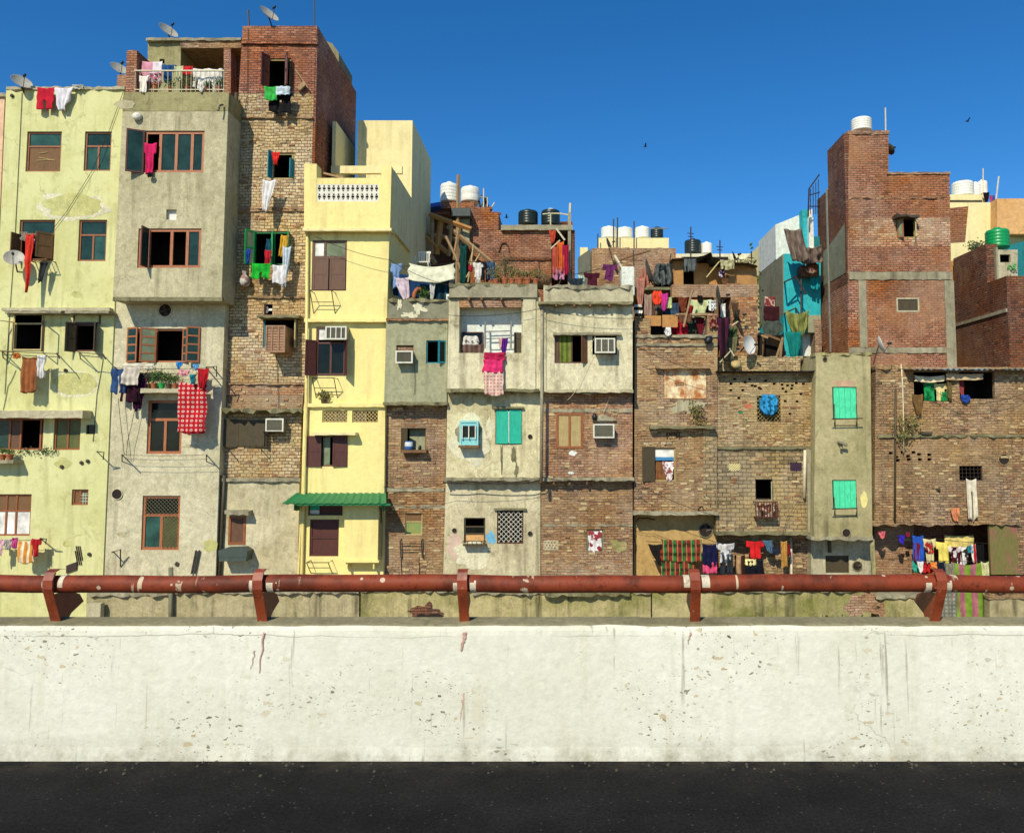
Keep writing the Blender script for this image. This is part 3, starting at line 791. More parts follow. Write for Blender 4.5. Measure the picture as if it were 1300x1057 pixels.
# red pipe rail on bent plate posts
m, nt, b_ = newmat('rail_paint')
p = posn(nt)
c = mix(nt, mr(nt, noi(nt, p, 5, 6, .7), .45, .65), lin('#8d3c1f', .9), lin('#5f2813', .9))
ring = nd(nt, 'ShaderNodeVectorMath', {0: vmul(nt, p, (24, 2.6, 2.6)), 1: (3.0, 0, 0)}, operation='ADD').outputs[0]
r1 = noi(nt, ring, 1.0, 2, .4)
r2 = noi(nt, p, 11, 3, .6)
chip = mth(nt, 'MULTIPLY', mr(nt, r1, .655, .675), mr(nt, r2, .5, .54))
c = mix(nt, mth(nt, 'MULTIPLY', chip, .85), c, lin('#d9c7a4', .9))
v = nd(nt, 'ShaderNodeTexVoronoi', {'Vector': vmul(nt, p, (1, 1, 1)), 'Scale': 17.0})
rc = nd(nt, 'ShaderNodeSeparateColor', {0: v.outputs[1]}).outputs[0]
c = mix(nt, mth(nt, 'LESS_THAN', v.outputs[0], mr(nt, rc, .82, 1, 0, .26)), c, lin('#cdb89a', .9))
c = mix(nt, mr(nt, noi(nt, p, 24, 4, .7), .57, .68, 0, .6), c, lin('#3a1509', .9))
c = mix(nt, mr(nt, noi(nt, p, 3.2, 6, .7), .55, .7, 0, .6), c, lin('#8a4a2a', .85))
out(nt, b_, c); b_.inputs['Roughness'].default_value = .62; b_.inputs['Specular IOR Level'].default_value = .3
bump(nt, b_, noi(nt, p, 14, 4), .3, .008)
M['rail'] = m
m, nt, b_ = newmat('post_paint')
p = posn(nt)
c = mix(nt, mr(nt, noi(nt, p, 7, 6, .7), .45, .65), lin('#93401f', .95), lin('#6b2c16', .95))
c = mix(nt, mr(nt, noi(nt, p, 16, 4, .7), .62, .68, 0, .7), c, lin('#c9ac8a', .9))
out(nt, b_, c); b_.inputs['Roughness'].default_value = .5
bump(nt, b_, noi(nt, p, 14, 4), .25, .008)
M['post'] = m
M['band'] = paint('bare_collar', '#d8ccb0', .9, .5, '#7b6040', .8, 0, 30)
rail = thing('guard_rail', 'red painted pipe rail with chipped paint on bent steel posts along the parapet', 'railing', (0, 4.6, hz))
YP = 4.58; zr = at(0, 740.5, YP).z; rr = 10.7 * mpp(YP)
b = MB()
pts = [(-12 + .25 * i, YP, zr + .004 * math.sin(i * .61) + .003 * math.sin(i * 1.7)) for i in range(97)]
b.tube(pts, rr, 24)
b.build('rail_pipe', [M['rail']], rail, smooth=True)
for px in (-205, 72, 334, 590, 882, 1186, 1460):
    x = at(px, 740, YP).x
    w = .028; pw = .007
    zt = zr + rr + .035; zb = hz + .004
    # flange: a bent strip running from the parapet up round the front of the pipe
    front = [(4.585, zb), (4.565, zb + .05), (4.53, zr - rr - .03), (4.505, zr - .02), (4.505, zr + .03), (4.53, zt - .012), (4.565, zt), (4.61, zt - .006)]
    b = MB()
    lean = .012 * (1 if px > 1000 else -.6)
    for i in range(len(front) - 1):
        (ya, za), (yb2, zb2) = front[i], front[i + 1]
        la = lean * (za - zb) / .25; lb = lean * (zb2 - zb) / .25
        t = .012
        b.hexa([(x - w + la, ya, za), (x + w + la, ya, za), (x + w + la, ya + t, za), (x - w + la, ya + t, za),
                (x - w + lb, yb2, zb2), (x + w + lb, yb2, zb2), (x + w + lb, yb2 + t, zb2 - .004), (x - w + lb, yb2 + t, zb2 - .004)])
    web = [(4.587, zb), (4.567, zb + .05), (4.534, zr - rr - .03), (4.52, zr - .06), (4.52, zr - rr - .01), (4.68, zr - rr - .008), (4.80, zr - rr - .05), (4.84, zr - rr - .1), (4.72, zb + .02), (4.70, zb)]
    n0 = len(b.v)
    for s in (-pw, pw):
        b.v += [Vector((x + s + lean * (z - zb) / .25, y, z)) for y, z in web]
    k = len(web)
    b.f.append(tuple(range(n0, n0 + k))); b.m.append(0); b.f.append(tuple(range(n0 + 2 * k - 1, n0 + k - 1, -1))); b.m.append(0)
    for i in range(k):
        j = (i + 1) % k
        b.f.append((n0 + i, n0 + j, n0 + k + j, n0 + k + i)); b.m.append(0)
    post = b.build('post', [M['post']], rail, bevel=.002)
    q = rnd.uniform(.02, .035)
    for s, L in ((-1, q), (1, q * 1.3)):
        c = MB(); c.tube([(x + s * .034, YP, zr), (x + s * (.034 + L), YP, zr)], rr * 1.012, 24)
        c.build('weld_collar', [M['band']], post, smooth=False)
BOT = -5.0
GL, GL2, GD = M['g_teal'], M['g_teal2'], M['g_dark']
# ================================================================== pink house (sliver at the frame's edge)
h = house('house', 'pink plastered house cut by the edge of the photo beside the lime green one', -30, 25.1)
block(h, (-150, 6, 122, -150, -22, 800), 25.12, 6, M['pink'], zb=BOT)
slab(h, -150, 8, 118, 123, 25.12, .08, M['conc_light'], 'parapet_coping')

# ================================================================== lime green house
Y = 25.0
h = house('house', 'pale lime green house with roof dishes and dark slab hoods', 70, Y)
LG = h
holes = [(33.5, 167, 77.5, 218), (107, 167, 141, 217), (24, 279, 69, 331), (99.5, 279, 135, 331.5), (17, 411, 55, 445), (94, 411, 123, 446),
         (-14, 531, 55, 571), (68, 531, 102, 571), (109, 539, 121, 551), (-14, 627, 39, 680), (91, 621, 112, 641)]
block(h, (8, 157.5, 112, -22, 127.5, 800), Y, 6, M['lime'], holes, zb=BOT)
slab(h, 7, 158, 110, 114, Y, .05, M['conc_light'], 'parapet_coping', .02)
FD, FR, FB = M['frame_dark'], M['frame'], M['frame_red']
w = win(h, Y, (33.5, 167, 77.5, 218), FR, (), (.36,), [(0, 0, 1, .36, GL2), (0, .36, 1, 1, M['board'], 'boarding')])
for (x0, y0, x1, y1) in ((49, 195, 61, 193.5), (49, 200, 70, 204), (46, 204, 68, 203)):
    b = MB(); a, c = at(x0, y0, Y + .07), at(x1, y1, Y + .07); b.tube([a, c], .014, 4)
    b.build('batten', [M['frame_pale']], w)
win(h, Y, (107, 167, 141, 217), FR, ((.5, .36, 1),), (.36,), [(0, 0, 1, .36, GL), (0, .36, .5, 1, GL2), (.5, .36, 1, 1, GL2)])
w = win(h, Y, (24, 279, 69, 331), FR, (), (.34,), [(0, 0, 1, .34, GL)])
shutter(w, Y, 26, 298, 328, 15, 100, -1, M['board'], M['board'])
shutter(w, Y, 67, 297, 329, 20, 55, 1, M['board'], M['board'])
b = MB(); a = rect((36, 316, 62, 334), Y - .35)
b.tube([(a[0], Y, a[2] + .1), (a[0], Y - .45, a[2] + .1), (a[1], Y - .45, a[2] + .1), (a[1], Y, a[2] + .1)], .02, 5)
for i in range(6): x = a[0] + (a[1] - a[0]) * i / 5; b.tube([(x, Y, a[2] + .1), (x, Y - .45, a[2] + .1)], .012, 4)
b.build('sill_rack', [M['board']], w)
win(h, Y, (99.5, 279, 135, 331.5), FR, ((.5, .36, 1),), (.36,), [(0, 0, 1, .36, GL), (0, .36, .5, 1, GL), (.5, .36, 1, 1, GL2)])
slab(h, 2, 139, 390.5, 394.5, Y, .2, M['conc_light'], 'ledge', .008)
slab(h, 6, 77, 395, 397.5, Y, .42, M['conc'], 'window_hood', .006); slab(h, 82, 138, 394.6, 397.5, Y, .42, M['conc'], 'window_hood', .006)
w = win(h, Y, (17, 397, 55, 445), M['frame_pale'], (), (.29,), [(0, 0, 1, .29, M['g_olive'])], fw=.05, dy=-.03)
for hx, s in ((17, -1), (55, 1)):
    x = at(hx, 428, Y).x; zt, zb = at(hx, 409, Y).z, at(hx, 446, Y).z
    d = Vector((-.72 * 0 + s * .35, -.45, 0)) * .9; p = Vector((x, Y - .05, 0)); bb = MB()
    bb.tube([p + Vector((0, 0, zt)), p + d + Vector((0, 0, zt)), p + d + Vector((0, 0, zb)), p + Vector((0, 0, zb)), p + Vector((0, 0, zt))], .022, 5)
    bb.build('casement', [M['frame_pale'] if s < 0 else M['shut_olive']], w)
w = win(h, Y, (93, 397, 128, 411), FD, (), (), [(0, 0, 1, 1, M['g_olive'])], dy=-.02)
w = win(h, Y, (94, 411, 123, 446), FD, (), (), [])
shutter(w, Y, 96, 410, 447, 13, 120, -1, M['shut_olive']); shutter(w, Y, 121, 410, 446, 13, 115, 1, M['shut_olive'])
b = MB()
for x0, x1, y0 in ((0, 74, 446), (98, 132, 447)):
    for dy in (0, .5):
        b.tube([at(x0, y0, Y - .1 - dy), at(x1, y0 + 3, Y - .1 - dy)], .012, 5)
    b.tube([at(x1 - 2, y0 + 2, Y), at(x1 - 2, y0 + 3, Y - .65), at(x1 + 2, y0 + 9, Y - .65)], .018, 5)
    b.tube([at(x0 + 3, y0, Y), at(x0 + 3, y0, Y - .65), at(x0 + 4, y0 + 8, Y)], .018, 5)
b.build('drying_rack', [M['iron']], h)
slab(h, -30, 105, 521, 530.5, Y, .5, M['conc_light'], 'window_hood', .012)
w = win(h, Y, (-14, 531, 55, 571), FR, (.36, .56, .93), (), [(0, 0, .36, 1, GL), (.38, 0, .55, 1, M['shut_brown'], 'shutter')])
win(h, Y, (68, 531, 102, 571), FR, (.5,), (), [(0, 0, .5, 1, M['g_olive']), (.5, 0, 1, 1, M['g_olive'])])
win(h, Y, (109, 539, 121, 551), M['iron'], (), (.5,), [(0, 0, 1, 1, GD)], fw=.03, name='vent')
patch(h, 115, 546, 11, 10.5, Y, M['white_patch']) if False else None
w = win(h, Y, (-14, 627, 39, 680), FR, (.38, .62), (.4,), [(0, 0, 1, .4, M['board'], 'boarding'), (.0, .4, .38, 1, M['g_frost']), (.38, .4, .62, 1, M['g_frost']), (.62, .4, 1, 1, M['g_frost'])])
w = win(h, Y, (91, 621, 112, 641), FR, (.45,), (), [(0, 0, .45, 1, M['board'], 'shutter'), (.45, .2, 1, 1, M['g_grey'])])
grille(w, Y, (102, 625, 111, 640), M['white_paint'], 3, 4, False)
patch(h, 92, 262, 46, 17.5, Y, M['white_patch'], th=.004); patch(h, 93, 262, 41, 14, Y, M['lime_patch'], th=.007)
patch(h, 96, 487, 30, 17, Y, M['white_patch'], rough=.1, th=.004); patch(h, 96, 486, 28, 14.5, Y, M['lime_patch'], rough=.1, th=.007)
patch(h, 97, 374, 7, 4, Y, M['lime_patch'], th=.004)
patch(h, 80, 588, 10, 7, Y, M['lime_patch'], th=.004); patch(h, 85, 690, 6, 4, Y, M['lime_patch'], th=.004)
cable(h, [(28, 118), (24, 200), (19, 300), (12, 400), (6, 500)], Y - .02)
cable(h, [(157, 115), (139, 165), (118, 215), (85, 268), (60, 300)], Y - .05, sag=.0)
cable(h, [(20, 470), (10, 490), (4, 520)], Y - .02); cable(h, [(131, 455), (123, 500), (118, 560)], Y - .02)
for x0, y0, x1, y1 in ((123, 573, 132, 579), (51, 683, 59, 686)):
    b = MB(); b.tube([at(x0, y0, Y), at(x0, y0, Y - .5), at(x1, y0 + 1, Y - .5), at(x1 - 1, y1 + 4, Y - .3)], .018, 5)
    b.build('line_bracket', [M['iron']], h)
for x, y in ((79, 592), (104, 587), (112, 585), (114, 703), (16, 122), (84, 470)):
    b = MB(); p = at(x, y, Y); b.lathe(p, [(.05, 0), (.06, .05), (.03, .08), (.001, .08)], 8, 0, (0, -1, 0))
    b.build('pipe_stub', [M['dark_pipe']], h)
b = MB(); b.obox(at(91, 720, Y - .03), (.16, 0, .06), (0, .02, 0), (0, 0, .12))
for i in range(6): b.obox(at(97 + i * 1.2, 708 - i % 2 * 6, Y - .02), (.012, 0, 0), (0, .012, 0), (-.05, 0, .22))
b.build('rust_scrap', [M['iron']], h)
slab(h, -30, 17, 584, 588, Y, .45, M['conc'], 'flower_shelf', .01)
for i, (px, hp, lab) in enumerate(((3, 8, 'terracotta pot with a small plant on the lime house shelf at the frame edge'), (12, 6, 'terracotta pot nearest the shelf end, under the lime house hood'))):
    potted(lab, px, 584, Y - .25, 9, hp, M['terracotta'], M['leaf'], 'pots on the lime house shelf')
b = MB()
for x in (30, 40, 52, 58, 64): leafy(b, at(x, 573, Y - .08), .25, .1, .12, 26, .07)
tag(b.build('window_plant', [M['leaf_dark']], recalc=False), 'straggling plant rooted under the lime green house window ledge', 'plant')  # loose leaf tufts of small plants, without climbing stems

# clothes on the lime house
GLH = 'clothes hung on the lime green house'
garment('red trousers hanging over the lime green roof edge', 'shorts', 47, 111, 69, 138, Y - .15, cloth('#c8102e'), 'trousers', 'clothes', GLH, fold=1.5)
garment('white shirt hanging over the lime green roof edge beside red trousers', 'tri', 69, 111, 92, 139, Y - .15, cloth('#e9e4e6'), 'shirt', 'clothes', GLH)
garment('grey cloth strip slung along the lime green roof edge', 'sag', 92, 108, 106, 114, Y - .1, cloth('#b9b9a4'), 'cloth_strip', 'clothes', GLH)
garment('long red scarf hanging out of the boarded lime house window', 'tri', 31, 296, 41, 366, Y - .5, cloth('#e0301a'), 'scarf', 'clothes', GLH, fold=1)
garment('dark maroon rag bundled in the boarded lime house window', 'bunch', 40, 298, 48, 314, Y - .3, cloth('#5a1830', 'flower', '#d7c9d0', 12.0), 'rag', 'clothes', GLH)
garment('grey cloth flopped over the shutter corner above the wall dish', 'bunch', 25, 294, 36, 306, Y - .45, cloth('#9b927e'), 'rag', 'clothes', GLH)
garment('dark trousers leg hanging under the boarded lime house window', 'tri', 51, 332, 60, 357, Y - .3, cloth('#3a3b3a'), 'trousers', 'clothes', GLH, skew=-4)
garment('brown bath towel hanging below the open lime house window', 'towel', 27, 452, 46.5, 498, Y - .4, cloth('#a05f34'), 'towel', 'towel', GLH)
garment('white hand towel hanging beside the brown bath towel', 'towel', 47, 450, 57, 479, Y - .42, cloth('#e4e2dc'), 'towel', 'towel', GLH)
garment('small orange rag lying over the rack bar above the brown towel', 'bunch', 15, 448, 27, 455, Y - .45, cloth('#e07a2a'), 'rag', 'clothes', GLH)
garment('pale pink top hanging at the frame edge under the white panes', 'shirt', -6, 684, 6, 705, Y - .4, cloth('#e7b9c0'), 'shirt', 'clothes', GLH)
garment('grey vest pegged between pink top and pink scarf', 'bunch', 6, 684, 15, 697, Y - .4, cloth('#b8b5ac'), 'vest', 'clothes', GLH)
garment('pink scarf pegged beside the orange striped towel', 'bunch', 14, 682, 24, 695, Y - .42, cloth('#c84a8c'), 'scarf', 'clothes', GLH)
garment('orange and white striped towel low on the lime green house', 'towel', 22, 686, 42, 713, Y - .42, cloth('#e59a3c', 'stripe', '#efe2c4', 34.0), 'towel', 'towel', GLH, skew=2)
garment('red shirt at the bracket end of the low lime house line', 'shirt', 40, 683, 52, 705, Y - .4, cloth('#b81a22'), 'shirt', 'clothes', GLH)
b = MB(); b.tube(drop(at(-14, 684, Y - .4), at(58, 684, Y - .4), .04), .008, 4)
tag(b.build('clothes_line', [M['wire']]), 'clothes line carrying the orange striped towel on the lime house', 'clothes line')
dish('grey dish tilted upward on the lime green roof, left of red trousers', 27, 105, Y - .15, 12.5, (.62, -.5, .6), base=at(30, 118, Y - .02))
dish('grey dish fixed to the lime green wall beside the boarded window', 18, 328, Y - .45, 11.5, (.4, -.8, .45), base=at(22, 345, Y))

# ================================================================== grey rendered house
Y, Yu = 25.05, 24.3
h = house('house', 'grey rendered house with railed roof terrace and overhanging upper floors', 210, Y)
GH = h
block(h, (157, 291, 117, 155.5, 289.5, 141), Yu, 6.5, M['olive_band'], name='parapet')
block(h, (155.5, 289.5, 141, 143, 281, 381), Yu + .01, 6.5, M['grey_up'], [(182, 166, 259, 219), (211, 266, 224, 279), (175, 290, 255, 340)])
block(h, (147, 286, 381, 127, 271, 800), Y, 6, M['grey_low'], [(161, 417, 254, 460), (187, 508, 231, 576), (180, 629, 228, 698)], zb=BOT)
w = win(h, Yu, (182, 166, 259, 219), FB, (.265, .53, .79), (), [(.265, 0, .53, 1, GL), (.53, 0, .79, 1, GL), (.79, 0, 1, 1, GL)], fw=.09)
shutter(w, Yu, 183, 166, 220, 21, 155, -1, FD, GL, 0)
win(h, Yu, (211, 266, 224, 279), M['white_paint'], (), (), [(0, 0, 1, 1, M['g_frost'])], fw=.03, dy=.1, name='vent')
w = win(h, Yu, (175, 290, 255, 340), FB, (.16, .52, .77), (), [(.77, 0, 1, 1, GL)], fw=.09)
shutter(w, Yu, 188, 290, 340, 15, 95, -1, FD, GL, 0)
slab(h, 143, 282, 377, 382, Yu, .03, M['conc_dark'], 'slab_edge', .006)
hole(h, 210, 394, 8, Y, 'fan_hole', M['grey_low'], 4)
w = win(h, Y, (161, 417, 254, 460), FB, (.21, .39, .77), (), [(.21, 0, .39, 1, GL2), (0, 0, .2, 1, GL)], fw=.06)
shutter(w, Y, 162, 416, 460, 17, 20, -1, FB, GL, 3, dy=.0)
shutter(w, Y, 199, 417, 460, 19, 35, 1, FB, M['g_grey'], 3, dy=.0)
shutter(w, Y, 254, 415, 460, 16, 30, 1, FB, GL, 3, dy=.0); shutter(w, Y, 232, 417, 460, 8, 20, -1, FB, GL, 3, dy=.02)
slab(h, 178, 231, 493, 498.5, Y, .5, M['conc_light'], 'flower_shelf', .008)
w = win(h, Y, (187, 508, 231, 576), FB, ((.5, .36, 1),), (.36,), [(0, 0, 1, .36, GD), (0, .36, .5, 1, GD), (.5, .36, 1, 1, GD)], fw=.085)
w = win(h, Y, (180, 629, 228, 698), FB, ((.5, .36, 1),), (.36,), [(0, .36, .5, 1, GL2), (.5, .36, 1, 1, M['g_olive']), (0, 0, 1, .36, GD)], fw=.085)
grille(w, Y, (183, 631, 226, 653), M['ac_grill'], 9, 5, True, .03); grille(w, Y, (206, 655, 225, 696), M['ac_grill'], 4, 6, True, .03)
hole(h, 149, 627, 6.2, Y, 'vent_hole', M['grey_low'])
b = MB()
for x0, x1, y in ((149, 262, 577),):
    for q in (.15, .4, .6): b.tube(drop(at(x0 + 4, y, Y - q), at(x1 - 3, y, Y - q), .03), .007, 4)
    for x in (x0 + 6, x1): b.tube([at(x, y, Y + .02), at(x, y, Y - .65)], .02, 5); b.tube([at(x, y + 9, Y + .02), at(x, y, Y - .4)], .016, 5)
b.build('drying_rack', [M['iron']], h)
b = MB()
for x in (262, 271): b.tube([at(x, 467, Y + .02), at(x, 466, Y - .6)], .02, 5)
b.tube([at(262, 466, Y - .6), at(275, 465, Y - .6), at(275, 478, Y - .5)], .018, 5); b.tube([at(146, 466, Y), at(146, 466, Y - .6)], .02, 5)
for q in (.15, .35, .55): b.tube(drop(at(144, 467, Y - q), at(271, 467, Y - q), .03), .007, 4)
b.build('drying_rack', [M['iron']], h)
b = MB()
b.tube([at(142, 701, Y - .4), at(153, 697, Y - .3), at(153, 719, Y - .02)], .02, 5); b.tube([at(144, 700, Y), at(142, 701, Y - .4)], .02, 5)
b.build('wall_iron', [M['iron']], h)
for x in (246, 250):
    b = MB(); b.obox(at(x, 713, Y - .06), (.02, 0, 0), (0, .02, 0), (.06, 0, .36)); b.build('wall_iron', [M['iron']], h)
cable(h, [(150, 505), (156, 560), (158, 577)], Y - .25); cable(h, [(172, 515), (162, 560), (160, 577)], Y - .25)
patch(h, 267, 692, 9, 8, Y, M['lime_patch'], th=.004); patch(h, 155, 678, 6, 4, Y, M['grey_up'], th=.004); patch(h, 250, 566, 18, 3, Y, M['grey_up'], th=.004)
patch(h, 225, 716, 3, 3, Y, M['iron'], th=.01); patch(h, 158, 133, 14, 6, Yu, M['grey_up'], th=.01)
b = MB(); b.lathe(at(174, 148, Yu - .05), [(.001, -.08), (.12, -.05), (.15, .02), (.1, .08), (.001, .1)], 14, 0, (.2, -.7, .3))
b.build('wall_lamp', [M['white_paint']], h, smooth=True)
b = MB(); b.tube([at(283, 133, Yu - .06), at(279, 134, Yu - .18), at(277, 141, Yu - .2)], .03, 6)
b.build('pipe_stub', [M['iron']], h)
# roof terrace of the grey house
block(h, (161, 174, 64, 159, 173, 117), Yu + .12, .9, M['brick_red'], name='roof_pillar')
block(h, (149, 161, 95, 148, 160, 113), Yu + 1.5, 1.0, M['brick_red'], name='roof_pillar')
Yr = Yu + 2.4
block(h, (188, 230, 50, 186, 228, 128), Yr, 2.4, M['olive_band'], [(202.5, 75, 209, 81)], name='roof_room')
block(h, (229, 306, 50.5, 229, 306, 61), Yr - .1, 3.0, M['brick_brown'], name='roof_beam')
block(h, (284, 293, 61, 284, 293, 128), Yr - .08, .5, M['brick_red'], name='roof_pillar')
b = MB(); a = rect((228, 60, 306, 130), Yr + 2.3)
b.box(a[0] - .2, a[1] + .2, Yr + 2.2, Yr + 2.3, a[2] - 1, a[3]); b.build('back_wall', [M['brick_dark']], h)
b = MB(); a = rect((294, 61, 306, 128), Yr + .5); b.box(a[0], a[1], Yr + .5, Yr + .6, a[2] - 1, a[3]); b.build('roof_wall', [M['brick_dark']], h)
slab(h, 185, 306, 48, 51.5, Yr, .16, M['conc'], 'roof_slab', .01, 2.5)
b = MB(); y = Yu + .1
b.tube([at(171, 90, y), at(285, 90, y)], .03, 6); b.tube([at(171, 114, y), at(285, 114, y)], .02, 6)
for i in range(20): x = 172 + i * 5.9; b.tube([at(x, 90, y), at(x - .6, 117, y)], .01, 4)
b.build('railing', [M['white_pvc']], h)
dish('pale dish tilted skyward on the roof slab of the grey house', 213, 40, Yr + .3, 12.5, (.66, -.45, .6), base=at(216, 50, Yr + .3))
dish('dish on a brick stub behind the grey house roof pillar', 151, 88, Yu + 1.9, 11, (.6, -.5, .6), base=at(154, 97, Yu + 1.9))
GRT = 'washing along the grey house roof railing'
yl = Yu + .3
garment('white sheet with pink stripe pegged behind the roof railing', 'towel', 181, 78, 206, 104, yl, cloth('#f3e6ea', 'stripe', '#e39aae', 7.0), 'bed_sheet', 'clothes', GRT)
garment('white baby vest hanging low by the brick roof pillar', 'shirt', 176, 96, 189, 117, yl - .3, cloth('#efe8d8'), 'vest', 'clothes', GRT)
garment('pink and white patterned cloth behind the railing bars', 'towel', 190, 92, 205, 106, yl - .1, cloth('#d77a90', 'flower', '#f3e6ea', 9.0), 'cloth', 'clothes', GRT)
garment('navy blue shirt on the grey house roof line', 'shirt', 206, 82, 223, 104, yl, cloth('#23507e'), 'shirt', 'clothes', GRT)
garment('pale green shirt between navy shirt and red cloth', 'shirt', 221, 84, 233, 102, yl, cloth('#c9cf9e'), 'shirt', 'clothes', GRT)
garment('bright red cloth on the grey house roof line', 'towel', 233, 84, 245, 95, yl, cloth('#d21f24'), 'cloth', 'clothes', GRT)
garment('white blouse on the roof line right of the red cloth', 'ragged', 245, 87, 265, 112, yl, cloth('#f0ece0'), 'blouse', 'clothes', GRT)
garment('white petticoat at the right end of the grey house roof line', 'ragged', 264, 87, 282, 115, yl, cloth('#eeeadf'), 'petticoat', 'clothes', GRT)
garment('white cloth scrap caught in the lower railing bars', 'tri', 252, 104, 260, 117, yl - .32, cloth('#ece4d4'), 'rag', 'clothes', GRT)
for i, (px, w_, hp, lab) in enumerate(((197, 11, 6, 'big terracotta pot behind the roof railing under the pink cloth'), (216, 7, 10, 'leafy potted plant behind the roof railing under the navy shirt'),
        (238, 7, 16, 'tall potted plant behind the roof railing under the red cloth'), (263, 6, 8, 'potted plant behind the roof railing between white garments'), (277, 7, 11, 'bushy potted plant at the right end of the roof railing'))):
    potted(lab, px, 116.5, Yu + .22, w_, hp, M['terracotta'], M['leaf'] if i != 2 else M['leaf_dry'], 'pots on the grey house roof')
GSH = 'washing by the grey house flower shelf'
garment('bright pink shirt hung inside the open upper window of the grey house', 'shirt', 183, 181, 198, 219, Yu - .05, cloth('#d8145c'), 'shirt', 'clothes', amp=.02)
garment('dark shoe cloth dangling under the pink shirt', 'bunch', 186, 219, 195, 225, Yu - .12, cloth('#1d1c1c'), 'rag', 'clothes', amp=.02)
garment('blue jeans hanging at the left end of the flower shelf line', 'pants', 141, 467, 161, 498, Y - .5, cloth('#31507f'), 'jeans', 'clothes', GSH)
garment('off white cloth folded over the line between jeans and maroon trousers', 'towel', 157, 465, 178, 488, Y - .6, cloth('#d9cdbb'), 'cloth', 'clothes', GSH, skew=-3)
garment('black trousers with maroon side hanging left of the flower shelf', 'ragged', 154, 484, 178, 510, Y - .5, cloth('#221018', 'flower', '#3a1026', 3.0), 'trousers', 'clothes', GSH)
garment('maroon tunic hanging beside the flower shelf', 'tri', 166, 472, 187, 519, Y - .4, cloth('#431436'), 'tunic', 'clothes', GSH)
garment('pale cloth spread under the shuttered window sill', 'sag', 157, 461, 196, 470, Y - .3, cloth('#dcd3ba'), 'cloth', 'clothes', GSH)
garment('pink napkin hanging above the right flower pots', 'towel', 227, 469, 239, 477, Y - .55, cloth('#e8a3a6'), 'napkin', 'clothes', GSH)
garment('cream towel bunched between the pink napkin and red blanket', 'bunch', 238, 467, 254, 477, Y - .5, cloth('#e0d2b0'), 'towel', 'towel', GSH)
garment('bright blue sock pegged over the right flower pots', 'tri', 224, 459, 232, 468, Y - .5, cloth('#2f86c8'), 'sock', 'clothes', GSH)
garment('sky blue sock pegged under the window corner', 'tri', 245, 462, 253, 469, Y - .5, cloth('#5aa6d8'), 'sock', 'clothes', GSH)
garment('teal sock dangling at the red blanket edge', 'tri', 241, 475, 248, 487, Y - .62, cloth('#11808c'), 'sock', 'clothes', GSH)
garment('red blanket with pale check squares hanging beside the flower shelf', 'towel', 226, 484, 262, 549, Y - .5, cloth('#c4101e', 'check', '#f0cfc0', 22.0), 'blanket', 'blanket', GSH, amp=.04)
garment('folded top of a red shawl over the rack end by the red blanket', 'tri', 250, 467, 266, 492, Y - .58, cloth('#b30f1c'), 'shawl', 'clothes', GSH)
for px, w_, hp, pm, lab in ((188, 7, 10, M['pot_dark'], 'dark pot with feathery plant at the left of the flower shelf'), (195, 8, 19, M['terracotta'], 'terracotta pot with the tallest feathery plant on the flower shelf'),
        (205, 8, 17, M['pot_green'], 'bright green pot with bushy plant on the flower shelf'), (214, 7, 13, M['pot_dark'], 'small dark pot right of the bright green pot'), (222, 7, 12, M['terracotta'], 'terracotta pot at the right end of the flower shelf')):
    potted(lab, px, 493, Y - .3, w_, hp, pm, M['leaf'], 'pots on the grey house flower shelf')
# gap pipes between the grey house and the tower
b = MB()
b.tube([at(281, 603, 25.2), at(279, 640, 25.2), at(271, 800, 25.2)], .06, 8)
b.tube([at(285, 603, 25.16), at(283, 640, 25.16), at(275.5, 800, 25.16)], .05, 8)
b.tube([at(300, 118, 25.5), at(288, 380, 25.5), at(283, 610, 25.5)], .06, 8)
b.build('drainpipe', [M['dark_pipe']], h, smooth=True)

# ================================================================== brick tower house
Y = 25.35
h = house('house', 'tall narrow brick tower house of pale and red brick with green window', 335, Y)
TW = h
block(h, (308, 402.5, 33, 307, 401.5, 53), Y, 5, M['brick_top'], name='parapet')
slab(h, 306, 403, 52, 55.5, Y, .07, M['brick_top'], 'string_course', .01)
block(h, (307, 401.5, 53, 303, 398.5, 118), Y + .01, 5, M['brick_top'], [(338, 74, 369, 112)])
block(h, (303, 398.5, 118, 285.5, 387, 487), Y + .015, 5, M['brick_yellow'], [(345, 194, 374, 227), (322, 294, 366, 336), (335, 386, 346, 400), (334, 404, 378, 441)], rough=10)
block(h, (285.5, 387, 487, 284, 385, 501), Y + .02, 5, M['brick_rust'], rough=6)
block(h, (284, 385, 501, 283, 383, 524), Y + .03, 5, M['brick_brown'], rough=9)
block(h, (283, 383, 524, 279, 379.5, 610), Y + .04, 5, M['brick_yellow'], [(299, 533, 337, 566)], rough=10)
block(h, (279, 380, 610, 270, 377, 800), Y - .1, 5, M['low_plaster'], [(290, 655, 312, 691)], zb=BOT)
for y, x0, x1 in ((148, 301, 397), (263, 296, 392), (265.5, 296, 392), (376, 291, 388), (486, 285, 386)): slab(h, x0, x1, y, y + 2.2, Y, .05, M['brick_brown'], 'string_course', .015)
slab(h, 277, 381, 607, 611, Y - .1, .1, M['conc'], 'ledge', .012)
xf = at(402.5, 33, Y).x
b = MB(); b.box(xf - .2, xf + .012, Y + .03, Y + 5.01, at(0, 300, Y).z, at(0, 33, Y).z + .003); b.build('flank_wall', [M['brick_top']], h)
